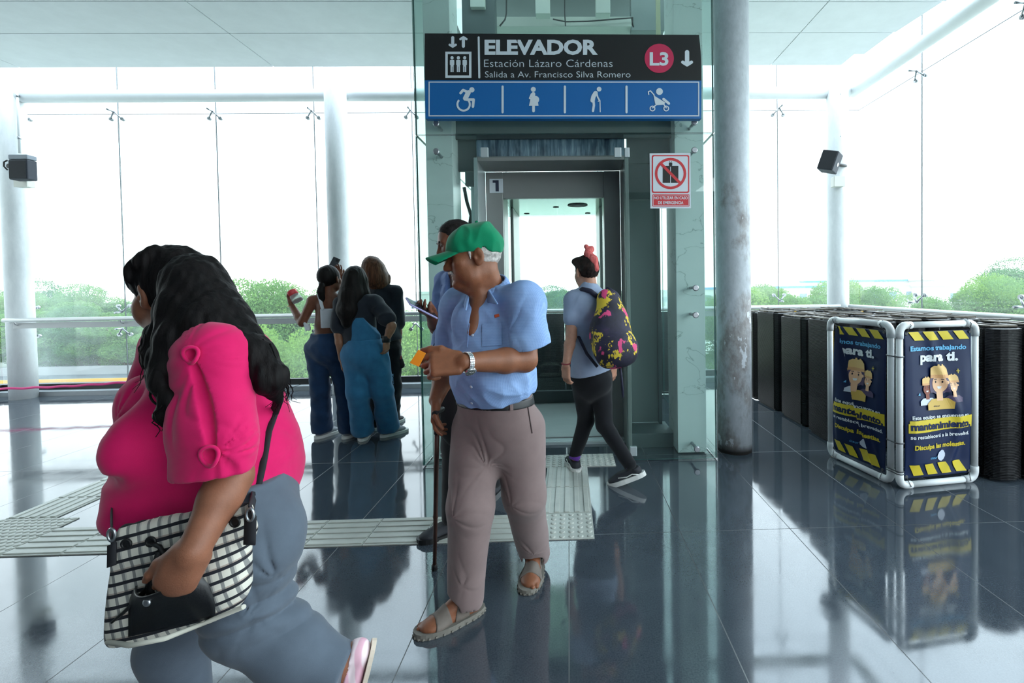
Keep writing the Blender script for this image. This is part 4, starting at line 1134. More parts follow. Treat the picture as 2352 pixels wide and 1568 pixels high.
def head(v, c, R, s=1.0, fem=False, nose=1.0, belly=0.0):
    """R columns: right, forward, up. c at the eye line between the ears"""
    L = lambda x, y, z: np.array(c) + R @ (np.array([x, y, z]) * s)
    E = lambda p, r, k: v.add(ell(L(*p), np.array(r) * s, R), k)
    E((0, -.015, .028), (.076, .097, .086), .02)
    E((0, .026, -.03), (.059, .066, .080), .03)
    v.add(cone(L(-.035, .02, -.085), L(.035, .02, -.085), .03 * s, .03 * s), .04)
    E((0, .070, -.102), (.024, .024, .019), .03)
    v.add(cone(L(-.036, .072, .016), L(.036, .072, .016), .013 * s, .013 * s), .02)
    for q in (-1, 1):
        E((q * .040, .056, -.028), (.024, .026, .022), .025); E((q * .03, .06, -.06), (.022, .022, .024), .025)
    v.add(cone(L(0, .082, .008), L(0, .106 * (.9 + .1 * nose), -.034), .009 * s, .0125 * s * nose), .012)
    for q in (-1, 1): E((q * .012, .094, -.038), (.0095, .012, .009), .008)
    for q in (-1, 1): v.cut(ell(L(q * .031, .089, -.002), np.array((.016, .011, .010)) * s, R), .014)
    for q in (-1, 1): E((q * .031, .074, -.003), (.0135, .0125, .0115), .003)
    E((0, .084, -.064), (.024, .010, .006), .008); E((0, .081, -.075), (.021, .011, .007), .008)
    v.cut(ell(L(0, .098, -.0695), np.array((.022, .010, .0018)) * s, R), .004)
    for q in (-1, 1):
        an = q * .42; Q = R @ np.array([[math.cos(an), -math.sin(an), 0], [math.sin(an), math.cos(an), 0], [0, 0, 1]])
        E2 = lambda p, rr, k, cut=False: (v.cut if cut else v.add)(ell(L(*p), np.array(rr) * s, Q), k)
        E2((q * .081, -.006, -.006), (.009, .021, .034), .004); E2((q * .080, -.001, -.030), (.009, .011, .014), .006)
        E2((q * .093, .001, -.002), (.009, .0125, .023), .003, True); E2((q * .082, .010, -.012), (.006, .006, .008), .005)
        E2((q * .0865, -.005, .006), (.004, .006, .012), .004)
    return L
def hand(v, w, d, n, side, s=1.0, curl=(.5, .6, .4), thumb=(.5, .3), spread=.06, r=.0092, curls=None, td=None):
    """w wrist, d towards the fingers, n out of the palm, side=+1 when the thumb lies along d x n"""
    d = U(d); n = U(np.array(n) - d * (np.array(n) @ d)); t = np.cross(d, n) * side; w = np.array(w, float)
    R = np.stack([t, d, n], 1)
    v.add(rbox(w + d * .048 * s, np.array((.039, .048, .0135)) * s, R, .011 * s), .012)
    v.add(ell(w + d * .03 * s + t * .024 * s + n * .008 * s, np.array((.019, .033, .016)) * s, R), .014)
    tips = []
    for i, (o, L) in enumerate(((.029, .072), (.0095, .080), (-.0105, .075), (-.029, .060))):
        b = w + d * (.090 - .004 * abs(i - 1.2)) * s + t * o * s; a = 0.0
        dd = U(d + t * (1.4 - i) * spread); pts = [b]; c_ = curls[i] if curls else curl
        for seg, cu in zip((.46, .30, .24), c_):
            a += cu; pts.append(pts[-1] + (dd * math.cos(a) + n * math.sin(a)) * L * seg * s)
        chain(v, pts, [r * s, r * .95 * s, r * .88 * s, r * .74 * s], .004); tips.append(pts[-1])
        v.add(ell(b, np.array((.0105, .0105, .0105)) * s), .008)
    b = w + d * .026 * s + t * .030 * s + n * .004 * s
    t0 = U(t * .85 + d * .7 + n * thumb[0]) if td is None else U(td[0])
    t1 = U(t * .45 + d * .85 + n * (thumb[0] + thumb[1])) if td is None else U(td[1])
    chain(v, [b, b + t0 * .042 * s, b + t0 * .042 * s + t1 * .034 * s, b + t0 * .042 * s + t1 * .034 * s + U(t1 + n * .2) * .026 * s], [.014 * s, .0115 * s, .0108 * s, .0082 * s], .006)
    return tips
def foot(v, ank, d, s=1.0, k=.012, up=(0, 0, 1), r=1.0, flatz=None):
    """bare foot or shoe last from the ankle pointing along d; up is the foot's own up"""
    d = U(d); u = U(np.array(up) - d * (np.array(up) @ d)); sd = np.cross(d, u); a = np.array(ank, float); R = np.stack([sd, d, u], 1)
    v.add(cone(a, a - d * .03 * s - u * .055 * s, .036 * s * r, .033 * s * r), k)
    v.add(cone(a + d * .02 * s - u * .02 * s, a + d * .12 * s - u * .062 * s, .036 * s * r, .027 * s * r), k)
    v.add(ell(a + d * .125 * s - u * .066 * s, np.array((.044, .060, .024)) * s * r, R), k)
    v.add(ell(a + d * .05 * s - u * .064 * s, np.array((.036, .10, .024)) * s * r, R), k)
    return R
def ball_eyes(parent, L, R, s, iris=(50, 34, 26)):
    mw_ = M('eye_white', (206, 200, 194), .25).m; mi = M('iris', iris, .15).m
    for q in (-1, 1):
        m = MB(); m.lathe(L(q * .031, .0862, -.003), [(.0055 * s, -.001), (.0050 * s, .0010), (.001, .0018)], axis=R[:, 1], n=16); m.build('iris', mi, parent)
from mathutils.bvhtree import BVHTree
def ray_hit(o, px, py):
    """first point of a built surface met on the way through a photo pixel (to seat buttons, watches, badges)"""
    d = P(px, py, 1.0) - V3(0, 0, EYE); me = o.data
    t = BVHTree.FromPolygons([v.co for v in me.vertices], [p.vertices for p in me.polygons])
    h = t.ray_cast(Vector((0, 0, EYE)), Vector(d).normalized()); return (np.array(h[0]), np.array(h[1])) if h[0] is not None else (None, None)
def sole(name, mat, parent, ank, R, L=.27, W=.095, z0=0., th=.022, back=.07, side=1, tread=False, cupx=0.):
    """shoe sole outline, R columns: side, forward, up; drawn from the ankle's projection"""
    pts = []
    for k in range(28):
        a = 2 * PI * k / 28; u, w = math.cos(a), math.sin(a)
        y = u * L / 2 + L / 2 - back; wid = W / 2 * (1 + .12 * u) * (abs(w) ** .8) * (1 if w > 0 else -1) * (1 - .10 * math.exp(-((u + .25) / .3) ** 2))
        pts.append((wid + .008 * side * max(0, u), y))
    m = MB(); o = np.array(ank, float)
    q = [o + R[:, 0] * x + R[:, 1] * y + R[:, 2] * z0 for x, y in pts]
    m.prism(q, R[:, 2] * th)
    if tread:
        for k in range(len(q)):
            c_ = (q[k] + q[(k + 1) % len(q)]) / 2; m.obox(c_ + R[:, 2] * .005, (.0048, .0048, .004), Matrix(R.tolist()), .002)
    o_ = m.build(name, mat, parent); return o_

# ================================================================== the old man with the stick
def old_man():
    t = thing('person', 'older man in green cap and pale blue shirt walking with a wooden stick', 'person', G(1150, 1420))
    sk = skin('weathered_tan_skin', (128, 80, 55)); J = P
    f = U((-.48, -.88, 0)); r = U(np.cross(f, (0, 0, 1))); 
    sl, sr = J(1205, 688, 1.96), J(1054, 697, 2.14)
    el, wl = J(1206, 826, 1.88), J(1066, 832, 1.70)
    er, wr = J(1026, 850, 2.22), J(1001, 918, 2.13)
    hl, hr = J(1190, 985, 2.06), J(1098, 985, 2.10)
    kl, kr = J(1204, 1140, 2.08), J(1080, 1165, 1.96)
    al, ar = J(1228, 1303, 2.31), J(1070, 1388, 1.98)
    dl, dr = U((-.06, -1, 0)), U(G(972, 1472) - G(1104, 1412))
    al[2] = .095; ar[2] = .095
    c = J(1087, 590, 2.0); HR = frame3((-.93, -.36, -.10), (.02, .06, 1))
    nb = J(1124, 668, 2.07)
    v = Vol((-.72, 1.50, -.01), (-.02, 2.62, 1.66), .0042)
    L = head(v, c, HR, 1.04, nose=1.1)
    v.add(cone(L(0, .030, -.112), L(.0, .0, -.120), .034, .042), .03)                      # soft double chin
    for q in (-1, 1): v.add(ell(L(q * .048, .030, -.068), (.022, .034, .030), HR), .025)    # jowls
    for q in (-1, 1): v.add(ell(L(q * .044, .064, -.022), (.018, .020, .015), HR), .018)    # cheek bones
    v.add(cone(L(0, -.03, -.06), nb + V3(0, 0, -.02), .062, .070), .025)
    v.add(cone(J(1104, 686, 1.998), J(1086, 764, 1.95), .045, .024), .02)
    v.add(cone(nb + V3(.01, .0, -.14), J(1130, 850, 2.05), .11, .12, (f, .8)), .04); v.add(cone(nb + V3(0, 0, -.05), sl, .045, .055), .03); v.add(cone(nb + V3(0, 0, -.05), sr, .045, .055), .03)
    chain(v, [sl, el], [.056, .047], .02); chain(v, [el, el + (wl - el) * .35, wl], [.046, .047, .030], .015)
    chain(v, [sr, er], [.056, .046], .02); chain(v, [er, er + (wr - er) * .35, wr], [.044, .044, .030], .015)
    hd = U((-1, -.22, -.02)); 
    hand(v, wl + hd * .006, hd, (-.10, .85, -.52), -1, 1.12, curls=[(.35, .75, .45), (.75, 1.15, .7), (.9, 1.25, .8), (1.0, 1.3, .8)], r=.0098, td=((-.80, -.12, .42), (-1, .02, -.02)))
    hand(v, wr, (-.05, -.12, -1), (.95, .15, 0), 1, 1.0, curls=[(.25, .45, .3), (.35, .6, .4), (.4, .7, .5), (.45, .8, .6)], r=.0096, td=((.1, -.5, -.8), (.45, -.1, -.9)))
    v.add(cone(hl, hr, .085, .085), .03); chain(v, [hl, kl, al], [.08, .055, .04], .02); chain(v, [hr, kr, ar], [.08, .055, .04], .02)
    foot(v, al, dl, 1.02); foot(v, ar, dr, 1.02)
    for a_, d_, sgn in ((al, dl, 1), (ar, dr, -1)):                                         # toes
        sd = np.cross(d_, (0, 0, 1))
        for q in range(5):
            b = a_ + d_ * (.172 - .012 * abs(q - 1.2)) + sd * sgn * (-.034 + .017 * q) + V3(0, 0, -.072); v.add(cone(b - d_ * .02, b + d_ * (.022 - .002 * q), .0105 - .0008 * q, .0095 - .0008 * q), .004)
    w = wave3(3, 120); v.disp(lambda x, y, z: .0008 * w(x, y, z) * (z > 1.3), .012)
    body = v.build('body', sk, t)
    ball_eyes(body, L, HR, 1.04)
    # cap
    mcap = cloth('green_twill', (0, 122, 84), .10, 500, .8, .3)
    v = Vol(c - .17, c + V3(.17, .17, .19), .0034)
    v.add(ell(L(0, -.016, .040), np.array((.087, .109, .094)), HR), .0)
    v.add(ell(L(0, -.045, .062), np.array((.078, .072, .072)), HR), .03); v.add(ell(L(0, .045, .045), np.array((.072, .05, .058)), HR), .04)
    v.clip(L(0, .07, .016), HR @ V3(0, .06, -1), .006)
    v.cut(ell(L(0, -.014, .026), np.array((.078, .098, .078)), HR), .003)
    v.cut(cone(L(-.02, -.16, .040), L(.02, -.16, .040), .038, .038), .004)
    w = wave3(11, 30); w2 = wave3(12, 70)
    v.disp(lambda x, y, z: .0075 * (np.abs(w(x, y, z) * 2) - .5) + .002 * w2(x, y, z), .02)
    v.disp(folds(L(0, -.05, .125), HR[:, 2], 3, .006, .01, .14, .3, 4.), .02)
    cap = v.build('cap', mcap, t)
    v = Vol(c - .24, c + V3(.16, .16, .12), .0032)
    for k in range(29):
        a = (k - 14) / 14 * 1.0; b0 = L(.075 * math.sin(a), .070 * math.cos(a) + .010, .030 - .010 * math.sin(a) ** 2); b1 = L(.060 * math.sin(a * .9), .100 + .075 * math.cos(a), .010 - .030 * math.sin(a) ** 2)
        v.add(cone(b0, b1, .0045, .0038), .004)
    v.build('cap_brim', mcap, cap)
    m = MB(); m.ball(L(0, -.03, .135), .007); m.build('cap_button', mcap, cap)
    m = MB(); pts = [L(.062 * math.sin(a), -.016 - .098 * math.cos(a), .022) for a in np.linspace(-.6, .6, 9)]
    m.tube(pts, .007, 8); m.build('cap_strap', mcap, cap)
    # grey hair round the back and sides, brows, moustache, stubble on the chin
    mgh = hairmat('grey_white_hair', (140, 136, 132), (206, 202, 198), .5, (60, 60, 60))
    v = Vol(c - .15, c + V3(.15, .15, .12), .003)
    v.add(ell(L(0, -.020, .022), np.array((.0800, .0985, .088)), HR)); v.clip(L(0, .026, 0), HR @ V3(0, 1, 0), .01); v.clip(L(0, -.03, .028), HR @ V3(0, 0, 1)); v.clip(L(0, -.05, -.058), HR @ V3(0, .65, -.75), .01)
    for q in (-1, 1): v.cut(ell(L(q * .082, .002, -.008), (.03, .026, .040), HR), .006); v.add(cone(L(q * .0700, .026, .018), L(q * .0705, .024, -.012), .006, .003), .008)
    w = wave3(2, 260, 8); v.disp(lambda x, y, z: .0022 * w(x, y, z), .012); v.build('hair', mgh, t)
    v = Vol(L(0, .09, -.03) - .06, L(0, .09, -.03) + .06, .0022)
    for q in (-1, 1): chain(v, [L(0, .0985, -.052), L(q * .016, .095, -.054), L(q * .030, .083, -.064)], [.0055, .0062, .003], .004)
    w = wave3(4, 420, 8); v.disp(lambda x, y, z: .0016 * w(x, y, z), .01); v.build('moustache', mgh, t)
    v = Vol(L(0, .08, .02) - .07, L(0, .08, .02) + .07, .0022)
    for q in (-1, 1): chain(v, [L(q * .016, .0895, .016), L(q * .03, .088, .021), L(q * .045, .076, .016)], [.003, .0042, .002], .003)
    w = wave3(6, 500, 8); v.disp(lambda x, y, z: .0014 * w(x, y, z), .01); v.build('eyebrows', mgh, t)
    # shirt
    msh = M('pale_blue_checked_shirt', (128, 158, 204), .85, spec=.15)
    ck = msh.coord(); sp_ = msh.n('ShaderNodeSeparateXYZ'); msh.l(ck, sp_.inputs[0])
    gx = msh.math('SINE', msh.math('MULTIPLY', msh.math('SUBTRACT', sp_.outputs['X'], msh.math('MULTIPLY', sp_.outputs['Y'], .5)), 1250.)); gz = msh.math('SINE', msh.math('MULTIPLY', sp_.outputs['Z'], 1150.))
    gg = msh.math('MAXIMUM', gx, gz)
    msh.base(msh.mix(msh.frange(gg, .55, .95, 0, .28), msh.ramp(msh.noise(9, 4), [(.3, (118, 148, 196)), (.7, (138, 168, 212))]), (176, 198, 232)))
    msh.bump(gg, .15, .001); msh = msh.m
    v = Vol((-.68, 1.68, .80), (-.02, 2.40, 1.46), .0042); sv = Vol((-.68, 1.68, .80), (-.02, 2.40, 1.46), .0042)
    ch, be = J(1126, 745, 2.07), J(1133, 860, 2.03)
    v.add(cone(ch, be, .178, .188, (f, .70)), .02)
    v.add(ell(J(1126, 855, 1.965), (.158, .12, .155), np.stack([r, f, (0, 0, 1)], 1)), .05)
    v.add(ell(J(1080, 740, 2.00), (.07, .05, .08)), .06)
    v.add(cone(J(1134, 880, 2.05), J(1137, 925, 2.05), .176, .168, (f, .78)), .03)
    v.add(cone(nb + V3(.01, .015, -.062), sl + V3(0, 0, -.012), .072, .07), .04); v.add(cone(nb + (sl - nb) * .42 + V3(0, .01, -.020), sl + V3(0, 0, -.008), .062, .070), .03); v.add(cone(nb + (sr - nb) * .42 + V3(0, .01, -.02), sr + V3(0, 0, -.008), .060, .064), .03); v.add(cone(nb + V3(.01, .015, -.062), sr + V3(0, 0, -.012), .070, .066), .04)
    sle = J(1214, 788, 1.90); sv.add(cone(sl + V3(0, 0, -.01), sle, .074, .084, (f, .92)), .035)
    sv.add(cone(sle, J(1219, 812, 1.90), .080, .086, (f, .95)), .02)
    sre = J(1029, 800, 2.20); sv.add(cone(sr + V3(0, 0, -.01), sre, .070, .072), .035)
    n1 = U(V3(.32, -.05, -.95)); v_cut = J(1216, 799, 1.90)
    # openings: sleeves, neck, hem
    d_ = np.cross(f, (0, 0, 1))
    def clipped(vol, p, n, ctr, rad):
        sl_, g_ = vol._sub(np.array(ctr) - rad, np.array(ctr) + rad); n = U(n); d = (g_[0] - p[0]) * n[0] + (g_[1] - p[1]) * n[1] + (g_[2] - p[2]) * n[2]; vol.f[sl_] = np.maximum(vol.f[sl_], d.astype(np.float32))
    clipped(sv, J(1212, 801, 1.84), (.20, .0, -1), J(1226, 845, 1.90), .118)
    sv.cut(cone(J(1219, 835, 1.895), J(1216, 775, 1.90), .078, .066, (f, .92)), .004)
    clipped(sv, J(1029, 806, 2.2), (-.1, 0, -1), J(1022, 850, 2.22), .10)
    sv.cut(cone(J(1026, 830, 2.21), J(1030, 770, 2.19), .062, .056), .004)
    v.clip(J(1130, 912, 2.0), -f * .30 + V3(0, 0, -1), .012)
    v.f = smin(v.f, sv.f, .045)
    v.cut(cone(nb + V3(-.03, -.03, .12), nb + V3(0, -.005, .0), .075, .066), .006)
    [v.cut(cone(J(1099, 662, Yk + .02), J(1078, 766, Yk), .027, .003), .003) for Yk in (1.80, 1.84, 1.87, 1.90, 1.93)]          # open neck
    w = wave3(21, 26); w2 = wave3(22, 60, 6, (1, 1, .4)); w3 = wave3(23, 15); w4 = wave3(24, 38, 6, (1, 1, .55))
    v.disp(lambda x, y, z: .0075 * (np.abs(w(x, y, z) * 2.2) - .55) * np.clip(1.25 - np.abs(z - .93) * 3.2, .35, 1) + .0016 * w2(x, y, z) + .005 * w3(x, y, z) + .004 * (np.abs(w4(x, y, z) * 2) - .5), .03)
    v.disp(folds(J(1180, 760, 1.9), f, 4, .007, .03, .20, .8, 2.), .03); v.disp(folds(J(1226, 905, 1.96), (-.4, -.9, .1), 7, .007, .02, .17, .2, 2.), .03)
    shirt = v.build('shirt', msh, t)
    # collar leaves, placket, pocket, buttons, badge
    v = Vol(nb - V3(.17, .22, .12), nb + V3(.17, .16, .12), .0028)
    ring = []; ndir = U(L(0, -.03, -.06) - nb)
    for k in range(-11, 12):
        a = PI * .80 * k / 11; dirv = -f * math.cos(a) + r * math.sin(a)
        ring.append((nb + ndir * (.040 + .045 * math.cos(a)) + dirv * .083, dirv))
    for (p_, dv), (q_, dw) in zip(ring, ring[1:]):
        for s_ in (0, .2, .4, .6, .8, 1.0): v.add(cone(p_ + dv * .026 * s_ + V3(0, 0, -.046 * s_ + .007 * math.sin(PI * s_)), q_ + dw * .026 * s_ + V3(0, 0, -.046 * s_ + .007 * math.sin(PI * s_)), .0046, .0046), .003)
    for (p_, dv), tip in ((ring[-1], J(1070, 712, 1.885)), (ring[0], J(1142, 697, 1.865))):
        b_ = p_ + dv * .026 + V3(0, 0, -.046)
        for s_ in np.linspace(0, 1, 9): v.add(cone(p_ * (1 - s_) + b_ * s_, tip * (.45 + .55 * s_) + p_ * (.55 - .55 * s_), .0044, .0038), .004)
    v.build('collar', msh, shirt)
    def on(px, py, off=.002):
        p_, n_ = ray_hit(shirt, px, py)
        if p_ is None: return J(px, py, 1.85), -f
        return p_ + n_ * off, n_
    m = MB(); row = [on(x, y, .0035) for x, y in ((1073, 745), (1069, 790), (1068, 800))]
    pts = [on(1078 - .5 * k, 742 + 7 * k, .0025)[0] for k in range(0, 9)] ; m.tube(pts, .0016, 6); m.build('placket_edge', msh, shirt)
    mbt = M('shirt_button', (196, 206, 222), .3).m
    for x, y in ((1086, 770), (1083, 888), (1084, 925)):
        p_, n_ = on(x, y, .001); m = MB(); m.lathe(p_, [(.0055, 0), (.0055, .002), (.003, .0025)], axis=n_, n=12); m.build('button', mbt, shirt)
    m = MB()
    m.grid(10, 10, lambda a, b_: on(1108 + 45 * a, 745 + 52 * b_ - 4 * a, .003)[0]); m.build('pocket', msh, shirt)
    p_, n_ = on(1142, 725, .003); m = MB(); m.obox(p_, (.010, .0015, .006), Matrix(frame3(n_, (-.3, 0, 1)).tolist()), .001); m.build('badge', M('orange_badge', (206, 92, 56), .6).m, shirt)
    # trousers and belt
    mtro = cloth('taupe_trousers', (124, 106, 104), .06, 700, .85, .2)
    def hips(vol, gk=0.):
        vol.add(cone(J(1137, 930, 2.055), J(1140, 985, 2.075), .172 + gk, .172 + gk, (f, .76)), .03)
    v = Vol((-.62, 1.72, -.0), (-.05, 2.50, .98), .0042)
    hips(v)
    v.add(ell(J(1150, 990, 2.16), (.15, .085, .11), np.stack([r, f, (0, 0, 1)], 1)), .05)
    chain(v, [hl, kl, al + V3(.0, -.005, -.015)], [.115, .090, .072], .03); chain(v, [hr, kr, ar + V3(-.0, .0, -.010)], [.113, .092, .074], .03)
    v.clip(J(1130, 912, 2.0), (0, 0, 1)); v.clip((0, 0, .040), (0, 0, -1))
    for a_, d_ in ((al, dl), (ar, dr)):
        v.cut(cone(a_ + V3(0, 0, -.05), a_ + V3(0, 0, .02), .064, .058), .004); v.cut(ell(a_ + d_ * .07 + V3(0, 0, -.03), (.05, .05, .045)), .01)
    for p_, nn, am, r1 in ((kl, 5, .009, .17), (kr, 5, .010, .18), (J(1130, 1062, 1.98), 8, .010, .20), (J(1085, 1330, 1.95), 4, .007, .16), (J(1230, 1270, 2.2), 5, .009, .15)):
        v.disp(folds(p_ + f * .06, f, nn, am, .02, r1, .5, 1.5), .03)
    w = wave3(31, 22, 6, (1, 1, .8)); w2 = wave3(32, 9, 5, (1.5, 1.5, 1))
    v.disp(lambda x, y, z: .006 * w(x, y, z) + .006 * w2(x, y, z), .03)
    tro = v.build('trousers', mtro, t)
    v = Vol((-.60, 1.76, .84), (-.05, 2.36, .97), .004); hips(v, .006); zb = J(1130, 912, 2.0)[2]; v.clip((0, 0, zb - .001), (0, 0, 1)); v.clip((0, 0, zb - .036), (0, 0, -1)); hips2 = None
    belt = v.build('belt', M('black_leather_belt', (26, 27, 30), .45).m, t)
    for px, py in ((1174, 928), (1094, 944)):
        p_, n_ = ray_hit(belt, px, py)
        if p_ is None: continue
        m = MB(); m.obox(p_ + n_ * .003, (.007, .003, .025), Matrix(frame3(n_, (0, 0, 1)).tolist()), .002); m.build('belt_loop', mtro, tro)
    m = MB(); pts = [ray_hit(tro, 1212 + .9 * k, 935 + 5.4 * k) for k in range(12)]; pts = [p_ + n_ * .001 for p_, n_ in pts if p_ is not None]; m.tube(pts, .0028, 6); m.build('pocket_slit_shade', M('pocket_shadow', (70, 58, 58), .9).m, tro)  # dark line paints the shade in the pocket slit
    # sandals
    msd = M('grey_brown_sandal', (104, 94, 86), .7).vary(.12, 25).m; mso = M('sandal_sole', (112, 108, 100), .75).vary(.1, 20).m
    for a_, d_ in ((al, dl), (ar, dr)):
        Rf = np.stack([np.cross(d_, (0, 0, 1)), d_, (0, 0, 1)], 1); s_ = thing('sandal_tmp', '', '')
        bpy.data.objects.remove(s_)
        so = sole('sandal', mso, t, a_ * V3(1, 1, 0), Rf, .292, .112, 0.0, .022, .082, tread=True)
        v = Vol(a_ - V3(.2, .25, .1), a_ + V3(.2, .25, .05), .0036); foot(v, a_, d_, 1.02, r=1.12); v.f = np.maximum(v.f, -(v.f + .007)); sv = v.f.copy()
        out = None
        for y0, y1 in ((.085, .125), (.01, .045)):
            v.f = sv.copy(); v.clip(a_ + d_ * y0, -d_ + V3(0, 0, .2), .004); v.clip(a_ + d_ * y1, d_ + V3(0, 0, .25), .004); v.clip(a_ + V3(0, 0, -.082), (0, 0, -1))
            v.build('strap', msd, so)
        v.f = sv.copy(); v.clip(a_ + d_ * .02, d_); v.clip(a_ + V3(0, 0, -.025), (0, 0, 1)); v.clip(a_ + V3(0, 0, -.06), (0, 0, -1)); v.build('heel_strap', msd, so)
    # steel wrist watch
    wa = U(wl - el); wc = wl - wa * .012; m = MB()
    uu, vv, _ = axes(wa)
    for k in range(26):
        a = 2 * PI * k / 26; dv = np.array(uu) * math.cos(a) + np.array(vv) * math.sin(a); Rk = np.stack([np.cross(wa, dv), wa, dv], 1)
        for q in (-1, 0, 1): m.obox(wc + dv * .0345 + wa * q * .0062, (.0038, .0028, .0022), Matrix(Rk.tolist()), .001)
    wt = m.build('wristwatch', M('polished_steel', (206, 210, 212), .2, .9).m, t)
    dv = U(V3(-.15, -.86, -.55)); dv = U(dv - wa * (dv @ wa)); cp = wc + dv * .034
    m = MB(); m.lathe(cp, [(.019, 0), (.020, .004), (.020, .009), (.0165, .0105)], axis=dv, n=32); m.cyl(cp + dv * .006 + np.cross(wa, dv) * .019, cp + dv * .006 + np.cross(wa, dv) * .024, .003, n=10); m.build('case', M('polished_steel_case', (196, 200, 202), .22, .9).m, wt)
    m = MB(); m.lathe(cp + dv * .0102, [(.0155, 0), (.0155, .0006)], axis=dv, n=28); m.build('dial', M('dark_dial', (74, 84, 82), .3).m, wt)
    m = MB(); e1 = np.cross(wa, dv)
    for a, L_ in ((.5, .011), (2.4, .009)): m.cyl(cp + dv * .0112, cp + dv * .0112 + (wa * math.cos(a) + e1 * math.sin(a)) * L_, .0006, n=6)
    for k in range(12): a = PI * k / 6; m.obox(cp + dv * .0111 + (wa * math.cos(a) + e1 * math.sin(a)) * .0135, (.0006, .0006, .0003))
    m.build('hands', mwhite, wt)
    # the stick
    ct = thing('walking_stick', 'dark brown wooden walking stick with black grip in the older man’s right hand', 'walking stick', G(998, 1310))
    top = J(998, 950, 2.10) + V3(.012, 0, 0); tip = G(998, 1308); ax_ = U(tip - top); m = MB()
    Ln = np.linalg.norm(tip - top); m.tube([top + ax_ * Ln * q for q in (.09, .3, .62, .635, .65, .97)], [.0105, .0105, .0100, .0125, .0098, .0088], 14); m.build('shaft', M('dark_wood', (70, 44, 34), .45).vary(.25, 1, (60, 60, 4)).m, ct)
    m = MB(); m.tube([top + V3(.01, .05, .008), top + V3(0, .0, .012), top + V3(-.004, -.03, .006)], [.011, .013, .012], 12); m.tube([top, top + ax_ * Ln * .115], [.0125, .0135], 14); m.build('grip', mblack, ct)
    m = MB(); m.lathe(tip, [(.014, 0.001), (.013, .03), (.009, .034)], axis=-ax_, n=14); m.build('rubber_tip', mrub, ct)
    # orange card
    tk = thing('ticket', 'small bright orange card pinched in the older man’s left hand', 'card', J(962, 822, 1.63))
    p0 = [J(941, 833, 1.655), J(961, 803, 1.655), J(978, 811, 1.66), J(962, 842, 1.66)]; m = MB(); m.prism(p0, (0.0003, .0012, 0)); m.build('card', M('orange_card', (232, 138, 20), .5).m, tk)
    return t
old_man()
